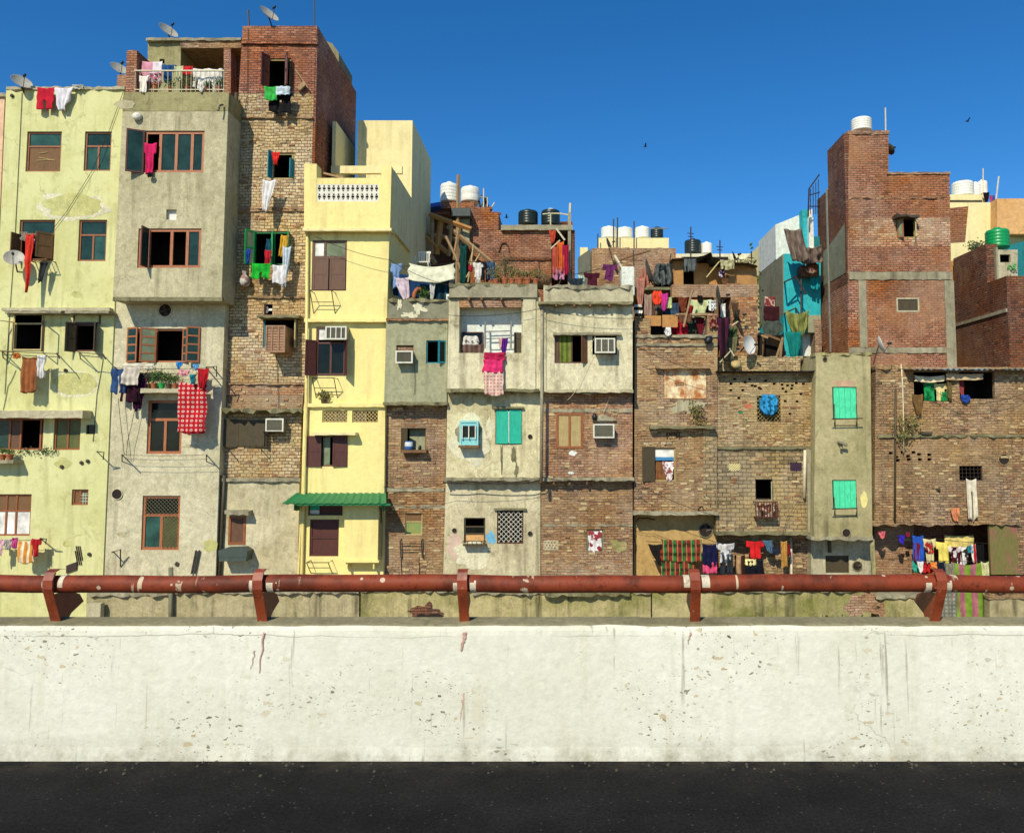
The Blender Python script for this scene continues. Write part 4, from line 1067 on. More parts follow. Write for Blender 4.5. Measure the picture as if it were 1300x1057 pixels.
# roof box at the back of the tower
b = MB(); a = rect((414, 62, 440, 130), Y + 3.2)
b.prism([(a[0], a[3] - 1.3), (a[1] - .25, a[3] - 1.3), (a[1] - .25, a[3] - .25), (a[1] - .5, a[3] + .1), (a[0], a[3] + .2)], Y + 3, Y + 4.9); b.build('roof_tank_box', [M['conc_dark']], h)
w = win(h, Y, (338, 74, 369, 112), M['frame_tan'], (), (), [], fw=.06)
shutter(w, Y, 342, 71, 112, 13, 120, -1, FD, M['frame_dark'], 1); shutter(w, Y, 362, 71, 112, 14, 120, 1, FD, paint('mauve_panel', '#8a6a70', .9), 1)
w = win(h, Y, (345, 194, 374, 227), M['frame_tan'], (.88,), (), [], fw=.05)
shutter(w, Y, 346, 193, 227, 9, 110, -1, M['teal_frame'], M['teal_frame'], 1); shutter(w, Y, 373, 203, 227, 8, 70, 1, M['teal_frame'], M['teal_frame'], 1)
w = win(h, Y, (322, 294, 366, 336), M['green'], (.5, .58), (), [], fw=.045)
shutter(w, Y, 323, 293, 337, 14, 125, -1, M['green'], M['g_grey'], 1); shutter(w, Y, 365, 293, 337, 12, 110, 1, M['green'], M['g_grey'], 1)
shutter(w, Y, 346, 294, 336, 8, 75, -1, M['green'], M['g_dark'], 1)
w = win(h, Y, (335, 386, 346, 400), FD, (), (), [], fw=.025, name='vent')
f = MB(); c = at(340.5, 393, Y + .1)
for i in range(3):
    a_ = i * 2.09; d = Vector((math.cos(a_), 0, math.sin(a_))); f.obox(c + d * .07, d * .06, Vector((-d.z, .3, d.x)) * .035, Vector((0, .004, 0)))
f.build('fan_blade', [M['tin']], w)
slab(h, 326, 379, 400, 403, Y, .45, M['conc_dark'], 'window_hood', .012)
w = win(h, Y, (334, 404, 378, 441), M['teal_frame'], (), (), [], fw=.04)
shutter(w, Y, 376, 407, 442, 12, 100, 1, M['frame_pale'], M['g_grey'], 0)
slab(h, 280, 384, 519, 523, Y, .45, M['conc_dark'], 'window_hood', .05)
w = win(h, Y, (299, 533, 337, 566), FD, (), (), [], fw=.04)
shutter(w, Y, 301, 533, 566, 36, 4, -1, M['shut_olive'], M['shut_olive'], 0); shutter(w, Y, 301, 532, 567, 16, 168, -1, M['shut_olive'], M['shut_olive'], 0)
shutter(w, Y, 337, 532, 567, 7, 120, 1, M['shut_olive'], M['shut_olive'], 0)
for x in (289, 331):
    b = MB(); b.tube([at(x, 569, Y), at(x, 569, Y - .4), at(x + 2, 574, Y - .35)], .014, 5)
    b.build('wall_iron', [M['iron']], h)
w = win(h, Y - .1, (290, 655, 312, 691), FR, (), (), [(0, 0, 1, 1, M['shut_brown'], 'boarding')], fw=.075, dy=-.02)
slab(h, 284, 315, 648, 653, Y - .1, .35, M['conc'], 'window_hood', .03)
b = MB(); a = rect((279, 695, 313, 712), Y - .55)
b.prism([(a[0], a[2]), (a[1], a[2]), (a[1] + .04, a[3] - .1), (a[1] - .12, a[3]), (a[0] + .14, a[3] - .02), (a[0] - .03, a[3] - .08)], Y - .6, Y - .12)
b.box(a[0] + .02, a[1] - .02, Y - .61, Y - .59, a[2] + .12, a[2] + .16)
b.build('cooler_cover', [M['cover']], h)
cable(h, [(315, 36), (314, 118), (311, 140)], Y - .04); cable(h, [(351, 447), (352, 470), (354, 520)], Y - .03)
b = MB(); b.obox(at(383, 100, Y - .12), (.02, 0, 0), (0, .02, 0), (.22, 0, -.32)); b.obox(at(383, 110, Y - .1), (.1, 0, .1), (0, .05, 0), (.05, 0, -.05))
b.obox(at(398, 150, Y + .5), (.01, 0, 0), (0, .02, 0), (.0, 0, .3)); b.build('loose_timber', [M['timber']], h)
b = MB()  # cable and lath runs on the shaded flank
xf = at(401, 150, Y).x
b.build('flank_lath', [M['timber']], h) if b.v else None
ac('rusty brown desert cooler hanging under a hood on the brick tower', (337, 413, 362, 447), Y, .75, M['cooler'], casing=M['cooler'], cols=3, grill=M['cooler'])
ac('white framed air conditioner beside brown shutters on the brick tower', (337, 531, 360, 548), Y, .3, M['ac_white'], cols=1)
bracket(h, 339, 548, 362, 553, Y, .35)
b = MB(); leafy(b, at(310, 353, Y - .15), .22, .15, .25, 40, .1)
b2 = MB(); b2.lathe(at(310, 364, Y - .2), [(.001, 0), (.13, .03), (.18, .15), (.14, .3), (.06, .42), (.09, .5)], 10)
tag(b2.build('plastic_bag', [cloth('#ded8cc', 'flower', '#b08a7a', 4.0)], smooth=True), 'pale plastic bag hanging on the pale brick below the green window', 'bag')
dish('pale dish on the top edge of the brick tower', 341, 19, Y - .02, 13, (.66, -.45, .6), base=at(345, 33, Y + .15))
pole('short dark rod on the brick tower roof, left of its dish', [(316, 34), (315, 13)], Y + .2, .03)
pole('tall thin mast on the right roof corner of the brick tower', [(399, 34), (399, -6)], Y + .3, .02)
GT = 'clothes hung from the brick tower windows'
garment('white cloth with green edge under the top tower window', 'towel', 336, 110, 352, 128, Y - .4, cloth('#e6efe4', 'stripe', '#38b54a', 3.2), 'cloth', 'clothes', GT)
garment('pale blue shirt spread under the top tower window', 'sag', 350, 110, 368, 121, Y - .42, cloth('#cfe0e6'), 'shirt', 'clothes', GT)
garment('black cloth added as the cast shadow of clothes under the top tower window', 'pants', 342, 117, 370, 143, Y - .25, cloth('#1c1a1c'), 'trousers', 'clothes', GT)  # black cloth added in place of the shadow under the clothes
garment('red cloth draped on the teal shutter of the brick tower', 'tri', 345, 193, 356, 209, Y - .25, cloth('#e02818'), 'cloth', 'clothes', GT)
garment('white pointed cloth hanging below the teal shuttered window', 'tri', 333, 228, 351, 266, Y - .45, cloth('#eae6e0'), 'cloth', 'clothes', GT, skew=-4)
garment('bright green shorts hanging on the green tower window', 'shorts', 320, 334, 343, 353, Y - .45, cloth('#17b32c'), 'shorts', 'clothes', GT)
garment('red shirt hanging in the green tower window', 'tri', 336, 317, 345, 340, Y - .35, cloth('#c01c2c'), 'shirt', 'clothes', GT)
garment('yellow towel hanging in the green tower window', 'towel', 357, 298, 366, 326, Y - .3, cloth('#d9a62a'), 'towel', 'towel', GT, skew=-3)
garment('white trousers hanging below the green tower window', 'towel', 346, 336, 364, 360, Y - .45, cloth('#e8e3e0'), 'trousers', 'clothes', GT)
garment('pale blue sleeve cloth hanging at the right of the green window', 'tri', 359, 312, 369, 362, Y - .42, cloth('#c5d3da'), 'shirt', 'clothes', GT, skew=-2)
garment('blue rag on the left green shutter of the tower', 'tri', 312, 316, 318, 334, Y - .55, cloth('#2040a0'), 'rag', 'clothes', GT)
garment('dark teal cloth hanging inside the green tower window', 'towel', 338, 303, 344, 320, Y - .2, cloth('#17586a'), 'cloth', 'clothes', GT)

# ================================================================== yellow house
Y = 25.0
h = house('house', 'bright yellow house with a pierced balcony parapet and green tin awning', 435, Y)
YH = h
jx0, jy0, jx1, jy1 = 402, 233, 481, 256
block(h, (386, 402, 208, 386, 402, 234), Y - .25, .5, M['yellow'], name='balcony_pier')
block(h, (484, 497, 211, 484, 496.5, 234), Y - .25, .35, M['yellow'], name='balcony_pier')
block(h, (402, 484, 226, 402, 484, 234), Y - .24, .3, M['yellow'], name='balcony_rail')
jh = []
for j in range(2):
    for i in range(13):
        xc = 405.5 + i * 6.05; yc = 238.5 + j * 10.5
        jh += [(xc - 1.1, yc - 3.2, xc + 1.1, yc - 1), (xc - 1.9, yc - .6, xc + 1.9, yc + 2.2), (xc - 1.0, yc + 2.6, xc + 1.0, yc + 4.4)]
block(h, (402, 481, 234, 402, 481, 256), Y - .235, .15, M['white_paint'], jh, 'pierced_screen', .05, .09)
block(h, (386, 402, 234, 386, 402, 256), Y - .25, .5, M['yellow'], name='parapet')
block(h, (481, 496.5, 234, 481, 496, 256), Y - .25, .35, M['yellow'], name='parapet')
block(h, (386, 496, 256, 386, 495, 291), Y - .25, .7, M['yellow'], name='parapet')
slab(h, 384, 497, 289.5, 293, Y - .2, .1, M['cream'], 'string_course', .004)
block(h, (388, 494.5, 291, 387.5, 491, 407), Y, 7, M['yellow'], [(396, 305, 440, 369)])
block(h, (387.5, 491, 407, 386.5, 489, 515), Y + .08, 7, M['yellow'], [(401, 415, 438, 476)])
block(h, (386.5, 489, 515, 377, 486, 800), Y, 7, M['yellow'], [(409, 521, 441, 536), (447, 521, 480, 536), (395, 553, 441, 592), (391, 640, 435, 654), (393, 659, 430, 706)], zb=BOT)
slab(h, 386, 491, 404.5, 408.5, Y, .12, M['yellow'], 'ledge', .004); slab(h, 386, 489.5, 512, 516.5, Y, .12, M['yellow'], 'ledge', .006)
# flank wall and the raised back rooms
block(h, (494.8, 495.2, 291, 491, 491.4, 408), Y + .02, 7.2, M['yellow'], name='flank_wall') if False else None
xa = at(497, 250, Y - .25).x
b = MB(); zt = at(0, 211, Y - .25).z; zb_ = at(0, 291, Y).z
b.box(xa - .15, xa, Y + .1, Y + 3.2, zb_, zt); b.build('side_parapet', [M['cream']], h)
Y2 = 28.05; zr2 = at(0, 153, Y2).z; z1 = at(0, 221, Y2).z
b = MB(); xb = at(519, 190, Y2).x; xl = at(453.5, 190, Y2).x
b.box(xl, xa + .003, Y2, Y2 + 4.1, z1 - 3.4, zr2); b.build('back_room', [M['cream']], h)
Y3 = 26.75
b = MB(); b.box(at(421.5, 180, Y3).x, at(426, 180, Y3).x, Y3 + .02, Y3 + 2.6, z1 - 3, at(0, 153, Y3).z - .02); b.build('terrace_wall', [M['cream']], h)
b = MB(); b.box(at(421.5, 215, Y3).x, at(513, 215, Y3).x - .05, Y3 - .12, Y3 + .017, at(0, 221.5, Y3).z, at(0, 212, Y3).z); b.build('terrace_beam', [M['cream']], h)
b = MB(); b.tube([at(402, 218, Y + 1), at(437, 227, Y + .4)], .05, 6); b.tube([at(405, 165, Y + 1.6), at(408, 220, Y + 1.4)], .06, 6); b.build('loose_pole', [M['timber']], h)
SB = M['shut_brown']
w = win(h, Y, (396, 305, 440, 369), SB, ((.36, 0, .33), (.5, .33, 1)), (.33,), [(0, 0, .36, .33, M['g_frost']), (.36, 0, 1, .33, M['g_grey'])], fw=.07, dy=.02)
for hx, s in ((397.5, -1), (438.5, 1)): shutter(w, Y, hx, 327, 368, 20, 2, s, SB, SB, 1, dy=.03)
bracket(h, 399, 372, 426, 398, Y, .45)
w = win(h, Y, (401, 415, 438, 476), FD, ((.5, .33, 1),), (.33,), [(0, 0, .33, .26, M['g_frost']), (0, .34, .5, 1, GD), (.5, .34, 1, 1, GD)], fw=.06)
shutter(w, Y, 401, 432, 477, 14, 140, -1, M['shut_maroon']); shutter(w, Y, 438, 432, 477, 13, 115, 1, M['shut_maroon'])
ac('white air conditioner above dark open shutters on the yellow house', (413, 414, 440, 431), Y + .08, .4, M['ac_white'], cols=4)
bracket(h, 402, 481, 429, 505, Y + .08, .45)
b_ = potted('small spiky potted plant on the yellow house ledge below a bracket', 411, 513, Y - .05, 8, 8, M['pot_dark'], M['leaf_dry'], None, True)
for r in ((409, 521, 441, 536), (447, 521, 480, 536)):
    w = win(h, Y, r, M['frame_pale'], (.5,), (), [(0, 0, .5, 1, M['ac_grill'], 'backing')] + ([(.5, 0, 1, 1, M['ac_grill'], 'backing')] if r[0] == 409 else []), fw=.03, name='vent')
    grille(w, Y, r, M['frame_pale'], 7, 4, True, .04, .012)
slab(h, 395, 451, 548.5, 552, Y, .35, M['cream'], 'window_hood', .005)
w = win(h, Y, (395, 553, 441, 592), SB, (), (), [(.3, 0, .5, 1, M['g_grey'], 'curtain')], fw=.05)
shutter(w, Y, 390, 553, 592, 18.5, 2, -1, M['shut_maroon'], M['shut_maroon'], 1, dy=.0); shutter(w, Y, 441, 553, 592, 18, 3, 1, M['shut_maroon'], M['shut_maroon'], 1, dy=.0)
# green tin awning
b = MB(); a, c = at(376, 627, Y), at(490, 627, Y); n = 40
zT, zB = at(0, 625.5, Y).z, at(0, 639, Y - .85).z
for i in range(n):
    f0, f1 = i / n, (i + 1) / n
    q = lambda f: .02 * math.sin(f * 90)
    X = lambda f, e: (a.x - e * .14) + ((c.x + e * .2) - (a.x - e * .14)) * f
    for t in (0, -.02):
        b.poly([(X(f0, 0), Y - .02, zT + q(f0) + t), (X(f1, 0), Y - .02, zT + q(f1) + t), (X(f1, 1), Y - .85, zB + q(f1) + t), (X(f0, 1), Y - .85, zB + q(f0) + t)])
aw = b.build('awning', [M['awning_green']], h, recalc=False)
b = MB()
for x in (377, 487): b.tube([at(x, 648, Y), at(x, 637, Y - .7)], .02, 5); b.obox(at(x, 644, Y - .25), (.012, 0, 0), (0, .25, -.02), (0, 0, .09))
b.box(at(377, 640, Y - .8).x, at(496, 640, Y - .8).x, Y - .83, Y - .8, zB - .06, zB - .005)
b.build('awning_frame', [M['awning_green']], aw)
w = win(h, Y, (391, 640, 435, 654), M['shut_maroon'], (.33,), (), [(0, 0, .33, .55, M['turq']), (0, .55, .33, 1, M['g_frost']), (.33, 0, 1, 1, M['shut_maroon'], 'boarding')], fw=.035)
w = win(h, Y, (393, 659, 430, 706), M['shut_maroon'], (), (.5,), [(0, 0, 1, 1, M['shut_maroon'], 'shutter')], fw=.06)
bracket(h, 395, 711, 422, 727, Y, .45)
b = MB(); a = rect((437, 640, 480, 711), Y - .3); b.box(a[0], a[1], Y - .3, Y + .05, a[2], a[3]); b.build('wall_closet', [M['yellow']], h)
b = MB(); b.box(a[0] - .05, a[1] + .05, Y - .36, Y + .02, a[2] - .06, a[2] - .002)
for x in (a[0] + .1, a[1] - .12): b.obox((x, Y - .15, a[2] - .16), (.02, 0, 0), (0, .15, 0), (0, 0, .1))
b.build('closet_shelf', [M['yellow']], h)
b = MB(); x = at(484, 690, Y - .2)
b.tube([at(484, 645, Y - .15), at(484, 706, Y - .15)], .03, 6); b.build('dark_upright', [M['dark_pipe']], h)  # dark tube added for the shade along the closet's side
pipe(h, [(390, 293), (389, 515), (383, 727), (381, 800)], Y - .09, .05, M['yellow_pipe'])
pipe(h, [(387, 515), (384, 620), (379, 727), (377, 800)], Y - .06, .035, M['yellow_pipe'])
pole('slim cable post on the yellow house front by the drainpipe', [(494, 300), (489, 500)], Y - .03, .008, M['yellow_pipe'], 'conduit', 'conduit') if False else None
# ================================================================== small grey house over brown brick
Y, Yu = 25.2, 24.8
h = house('house', 'small house of grey render above brown brick beside the yellow house', 528, Y)
block(h, (493, 570, 381, 491, 569, 405), Yu + .01, 5, M['grey_shade'], name='parapet')
block(h, (490.5, 568.5, 405, 487.5, 567, 512), Yu + .05, 5, M['grey_green'], [(541, 432, 566, 461), (503, 438, 525, 460)])
block(h, (487.5, 567, 512, 485, 562, 800), Y, 5, M['brick_brown'], [(509, 543, 541, 573), (514, 651, 536, 679)], zb=BOT, rough=9)
slab(h, 493, 570, 379.5, 383, Yu, .03, M['conc_dark'], 'coping', .035, .6)
slab(h, 490, 569, 404, 407, Yu, .05, M['brick_rust'], 'string_course', .012); slab(h, 486, 568, 510, 514, Yu, .06, M['conc_dark'], 'slab_edge', .012)
patch(h, 532, 391, 7, 8, Yu, M['white_patch'], rough=.6); patch(h, 520, 400, 10, 3, Yu, M['white_patch'], rough=.6); patch(h, 507, 387, 3, 7, Yu, M['white_patch'], rough=.5)
patch(h, 497, 600, 7, 14, Y, M['white_patch'], rough=.6, th=.004) if False else None
slab(h, 488, 564, 619, 624, Y, .02, M['conc'], 'string_course', .015); slab(h, 488, 566, 641, 645, Y, .02, M['conc'], 'string_course', .015)
w = win(h, Yu + .05, (541, 432, 566, 461), M['teal_frame'], (), (), [], fw=.035)
shutter(w, Yu + .05, 566, 432, 461, 11, 35, 1, M['teal_frame'], GD, 0, dy=.06)
win(h, Yu + .05, (503, 438, 525, 460), M['board'], (), (.3,), [(0, 0, 1, .3, M['brick_rust'], 'lintel_board')], fw=.03)
ac('small air conditioner in the grey rendered house wall', (502, 445, 524, 461), Yu + .05, .3, M['ac_white'], cols=1, grill=M['ac_grill'])
w = win(h, Y, (509, 543, 541, 573), M['board'], (), (), [], fw=.04)
shutter(w, Y, 510, 543, 573, 11, 40, -1, M['shut_olive'], dy=.03)
b = MB(); a = rect((520, 544, 540, 573), Y + .3); b.box(a[0], a[1], Y + .3, Y + .34, a[2], a[3]); b.build('back_board', [M['grey_green']], w)
slab(h, 509, 541, 571, 574.5, Y, .3, M['board'], 'window_shelf', .006); slab(h, 514, 530, 575, 580, Y, .12, M['board'], 'window_shelf', .006)
b = MB(); b.lathe(at(519, 571, Y - .12), [(.001, 0), (.12, 0), (.13, .06), (.13, .2), (.11, .27), (.001, .28)], 14)
tag(b.build('paint_tub', [cloth('#3f6fb5', 'hstripe', '#dfe3e2', 24.0)], smooth=True), 'blue and white plastic tub on the brick window shelf', 'tub')
b = MB(); b.lathe(at(533, 571, Y - .1), [(.001, 0), (.05, 0), (.05, .1), (.02, .15), (.001, .16)], 10)
tag(b.build('bottle', [M['black']], smooth=True), 'small dark bottle on the brick window shelf beside a tub', 'bottle')
w = win(h, Y, (514, 651, 536, 679), M['frame_pale'], (), (.4,), [(0, 0, 1, .4, M['board'], 'boarding'), (0, .4, 1, 1, paint('green_board', '#8f9a55', .9, .8, '#4aa06a', .8, 0, 3), 'boarding')], fw=.03)
b = MB()
for x in (508, 535): b.tube([at(x, 686, Y - .1), at(x + 1, 707, Y - .1)], .02, 5); b.tube([at(x, 686, Y - .1), at(x + 2, 684, Y)], .015, 5); b.tube([at(x + 1, 707, Y - .1), at(x + 2, 707, Y + .02)], .015, 5)
for y in (690, 698): b.tube([at(508, y, Y - .1), at(535, y, Y - .1)], .014, 5)
b.build('wall_ladder', [M['iron']], h)
b = MB()
for x in (512, 530): b.tube([at(x, 514, Y), at(x, 514, Y - .1), at(x, 518, Y - .1)], .02, 4)
cable(h, [(526, 462), (527, 485), (526, 500)], Yu, .007)
cable(h, [(509, 707), (510, 727), (509, 770)], Y - .03); cable(h, [(532, 707), (533, 770)], Y - .03)

# ================================================================== white plaster house with the open balcony
Yu, Ym, Y = 24.6, 24.92, 25.15
h = house('house', 'pale plaster house with an open balcony, teal shutters and small blue window', 627, Y)
block(h, (571, 682, 361, 570, 682, 377.5), Yu - .12, 5, M['conc'], name='parapet')
bal = (583, 390, 662, 448)
block(h, (570, 686, 377.5, 567.5, 686, 496), Yu, 5, M['white_plaster'], [bal], reveal=.52, room=.05)
block(h, (568, 686, 496, 566, 686, 609), Ym, 5, M['white_plaster_b'], [(583, 533, 607, 567), (629, 519, 662.5, 564)])
block(h, (566, 686, 609, 560, 686, 800), Y, 5, M['low_plaster'], [(589, 657, 616, 690), (631, 647, 664.5, 690)], zb=BOT)
b = MB(); a = rect((583, 378, 662, 390), Yu); b.box(a[0], a[1], Yu - .03, Yu + .2, a[2] - .004, a[3]); b.build('lintel_beam', [M['brick_rust']], h)
slab(h, 570, 682, 359.5, 363, Yu - .12, .03, M['conc_dark'], 'coping', .035, .6)
# white room wall, window and door inside the balcony
Yb = Yu + .5; a = rect((578, 385, 668, 452), Yb)
b = MB(); b.box(a[0] - .3, a[1] + .3, Yb, Yb + .02, a[2] - .3, a[3] + .3); b.build('balcony_wall', [M['whitewash']], h)
w = win(h, Yb - .1, (586, 421, 613, 452), M['frame_dark'], (), (.5,), [(0, 0, 1, .5, GD), (0, .5, 1, 1, M['shut_brown'], 'boarding')], fw=.03)
b = MB(); b.box(*rect((652.5, 422, 664, 452), Yb - .05)[:2], Yb - .05, Yb - .01, *rect((652.5, 422, 664, 452), Yb - .05)[2:]); b.build('door', [M['shut_olive']], h)
b = MB()
for x in (616, 649): b.tube([at(x, 408, Yu + .15), at(x - .5, 442, Yu + .1)], .03, 6)
for y in (412, 421, 430): b.tube([at(616, y, Yu + .15), at(649, y - 1, Yu + .15)], .018, 5)
b.build('balcony_rack', [M['tin']], h)
slab(h, 568, 664, 376, 379, Yu, .06, M['conc_dark'], 'slab_edge', .02)
b = MB(); a = rect((664, 363, 680, 497), Yu - .05); b.box(a[0], a[1], Yu - .06, Yu + .01, a[2], a[3]); b.build('pilaster', [M['white_plaster']], h)
slab(h, 566, 684, 493.5, 497.5, Ym, .42, M['conc_dark'], 'floor_slab', .02)
for y0, Yy, xs in ((497.5, Ym, (577, 601, 650)), (379, Yu, (596, 612, 637)), (609, Y, (572, 590, 612, 633, 655, 672))):
    for x in xs:
        b = MB(); b.obox(at(x, y0 + 1.5, Yy - .1), (.03, 0, 0), (0, .2, 0), (0, 0, .04)); b.build('joist_end', [M['board']], h)
slab(h, 564, 686, 606, 610, Y, .35, M['conc'], 'floor_slab', .02)
slab(h, 626, 665, 516, 518.5, Ym, .12, M['conc_dark'], 'lintel', .006); slab(h, 627, 668, 645, 647.5, Y, .1, M['conc_dark'], 'lintel', .006)
patch(h, 597, 560, 24, 30, Ym, M['white_patch'], th=.006); patch(h, 622, 545, 5, 12, Ym, M['white_patch'], rough=.5)
patch(h, 595, 550, 17, 16, Ym - .004, M['conc'], th=.007)
patch(h, 601, 704, 24, 16, Y, M['white_patch'], th=.006); patch(h, 580, 684, 7, 18, Y, M['low_plaster'], th=.003)
patch(h, 623, 683, 5, 9, Y, flat('blue_paint_daub', '#6fb6d6'), rough=.4, th=.007); patch(h, 577, 692, 8, 18, Y, flat('pink_daub', '#d6b9a4'), th=.004)
for x, y0, y1, ww in ((652, 566, 588, 3.2), (637, 566, 600, 1.6), (656, 588, 606, 2.5)):
    patch(h, x, (y0 + y1) / 2, ww, (y1 - y0) / 2, Ym, M['conc_dark'], 'stain', 24, .5, .004)
# teal shutters, blue box window
w = win(h, Ym, (629, 519, 662.5, 564), M['board'], (), (), [], fw=.04)
shutter(w, Ym, 630, 520, 563, 15, 3, -1, M['turq'], M['turq'], 0, dy=.02); shutter(w, Ym, 662, 520, 563, 15.5, 3, 1, M['turq'], M['turq'], 0, dy=.02)
b = MB(); b.tube([at(646, 522, Ym - .03), at(646, 562, Ym - .03)], .02, 5); b.build('shutter_bar', [M['white_paint']], w)
w = win(h, Ym - .32, (583, 534, 607, 566), M['aqua'], (), (.16, .7), [(0, .16, 1, .7, GD), (0, 0, 1, .16, M['aqua'], 'panel'), (0, .7, 1, 1, M['aqua'], 'panel')], fw=.06, name='box_window')
b = MB(); a = rect((586, 540, 604, 557), Ym - .34)
for q in ((a[0], a[0] + .03), ((a[0] + a[1]) / 2 - .015, (a[0] + a[1]) / 2 + .015), (a[1] - .03, a[1])): b.box(*q, Ym - .33, Ym - .29, a[2], a[3])
b.build('muntin', [M['white_paint']], w)
b = MB(); a = rect((583, 534, 607, 566), Ym - .3); b.box(a[0] + .01, a[1] - .01, Ym - .2, Ym + .05, a[2] + .01, a[3] - .01); b.build('box_casing', [M['aqua']], w)
slab(h, 582, 608, 565, 568, Ym, .36, M['board'], 'sill', .004)
w = win(h, Y, (589, 657, 616, 690), M['shut_olive'], (), (.35, .62), [(0, .6, 1, 1, M['orange'], 'boarding'), (0, .33, 1, .6, M['g_dark'])], fw=.045)
b = MB(); a = rect((588, 688, 617, 694), Y - .25); b.box(a[0], a[1], Y - .28, Y + .02, a[2] + .03, a[2] + .07)
for i in range(6): b.tube([(a[0] + (a[1] - a[0]) * i / 5, Y - .28, a[2] + .05), (a[0] + (a[1] - a[0]) * i / 5, Y - .28, a[3] + .04)], .01, 4)
b.tube([(a[0], Y - .28, a[3] + .04), (a[1], Y - .28, a[3] + .04)], .012, 4); b.build('sill_rack', [M['shut_olive']], w)
w = win(h, Y, (631, 647, 664.5, 690), M['frame_dark'], (.5,), (), [(0, 0, 1, 1, GD)], fw=.05)
grille(w, Y, (632.5, 649, 663, 688), M['white_paint'], 5, 9, True, .0, .009)
hole(h, 673, 554, 2.6, Ym, 'vent_hole', M['conc_dark']); hole(h, 673, 677, 2.8, Y, 'vent_hole', M['conc']); hole(h, 577, 673, 2.8, Y, 'vent_hole', M['conc'])
G6 = 'washing on the open balcony'
garment('magenta towel over the balcony edge of the pale plaster house', 'towel', 614, 447, 641, 457, Yu - .12, cloth('#b81848'), 'towel', 'towel', G6, amp=.02)
garment('hot pink cloth hanging below the balcony, over the chequered cloth', 'towel', 613, 456, 639, 472, Yu - .14, cloth('#e0286c'), 'cloth', 'clothes', G6)
garment('long pink chequered cloth hanging down under the balcony', 'towel', 615, 471, 639, 502, Yu - .15, cloth('#e7c9b4', 'check', '#c44a5c', 30.0), 'cloth', 'clothes', G6)
garment('purple trousers on the balcony ladder rack', 'tri', 635, 429, 645, 450, Yu + .02, cloth('#5c1a86'), 'trousers', 'clothes', G6)
garment('pale pink scrap on the balcony ladder rack by purple trousers', 'tri', 633, 428, 638, 441, Yu + .02, cloth('#d9a9a0'), 'rag', 'clothes', G6)
garment('heap of white and grey rags in the balcony window', 'bunch', 586, 426, 610, 440, Yb - .25, cloth('#e5e0d4', 'flower', '#6f675c', 5.0), 'rag_heap', 'rags', None)
garment('brown curtain cloth hung below the balcony window', 'towel', 588, 437, 614, 451, Yb - .3, cloth('#7a5f52', 'stripe', '#5d463c', 40.0), 'curtain', 'curtain', None)

# ================================================================== brick house with plaster top storey
Yu, Ym, Y = 24.62, 24.95, 25.2
h = house('house', 'red brown brick house with plastered top storey and tan board window', 745, Y)
block(h, (690, 804, 364, 690, 804, 383), Yu - .2, 5, M['conc_light'], name='parapet')
block(h, (686, 803, 383, 686, 803, 497), Yu, 5, M['white_plaster'], [(704, 424, 746, 461), (752, 426, 783, 450)])
block(h, (686, 803, 497, 686, 803, 609), Ym, 5, M['brick_rust'], [(706, 524, 740, 569)], rough=6)
block(h, (686, 803, 609, 686, 803, 800), Y, 5, M['brick_brown'], [(745, 672, 766, 699)], zb=BOT, rough=9)
slab(h, 690, 804, 362.3, 366, Yu - .2, .03, M['conc'], 'coping', .035, .6)
slab(h, 683, 803, 383, 386, Yu, .3, M['conc_dark'], 'roof_slab', .02); slab(h, 702, 789, 422, 425, Yu, .16, M['conc'], 'window_hood', .006)
b = MB(); a = rect((685, 384, 700, 497), Yu); b.box(at(686, 440, Yu).x, at(693, 440, Yu).x, Yu - .05, Yu + .01, a[2], a[3] - .05); b.build('pilaster', [M['white_plaster']], h)
slab(h, 686, 804, 494, 498, Ym, .38, M['conc_light'], 'floor_slab', .015); slab(h, 688, 803, 519, 523, Ym, .02, M['conc'], 'string_course', .012)
slab(h, 686, 805, 606, 610, Y, .35, M['conc'], 'floor_slab', .02); slab(h, 689, 803, 665, 668, Y, .015, M['conc'], 'string_course', .012)
for y0, Yy, xs in ((498, Ym, (720, 745, 776, 799)), (386, Yu, (706, 729, 749, 773)), (610, Y, (693, 703, 723, 745, 770))):
    for x in xs:
        b = MB(); b.obox(at(x, y0 + 2, Yy - .1), (.03, 0, 0), (0, .18, 0), (0, 0, .05)); b.build('joist_end', [M['board']], h)
w = win(h, Yu, (704, 424, 746, 461), M['frame_dark'], (.12, .52), (), [(.12, 0, .52, 1, cloth('#7d8a3a', 'stripe', '#5d6a28', 40.0), 'curtain'), (0, 0, .12, 1, M['shut_brown'], 'shutter')], fw=.045)
shutter(w, Yu, 745, 424, 461, 9, 40, 1, M['shut_brown'], dy=.03)
ac('white barred air conditioner on the plastered top storey', (755, 429, 781, 448), Yu, .38, M['ac_white'], cols=3)
w = win(h, Ym, (706, 524, 740, 569), M['frame'], (.5,), (), [(0, 0, .5, 1, M['shut_tan'], 'shutter'), (.5, 0, 1, 1, M['shut_tan'], 'shutter')], fw=.07, dy=-.02)
ac('white framed air conditioner on red brick beside tan boards', (753, 538, 780, 556), Ym, .3, M['ac_white'], cols=1)
patch(h, 766, 532, 10, 5, Ym, M['conc'], rough=.3); slab(h, 752, 782, 531, 534, Ym, .1, M['conc'], 'lintel', .01)
w = win(h, Y, (745, 672, 766, 699), M['g_grey'], (), (), [], fw=.05)
garment('white flowered cloth filling the small low brick window', 'towel', 747, 673, 764, 698, Y + .05, cloth('#ece6e2', 'flower', '#9a3a3c', 6.0), 'cloth', 'clothes', None, amp=.015)
b = MB(); a = rect((691, 687, 708, 697), Y)
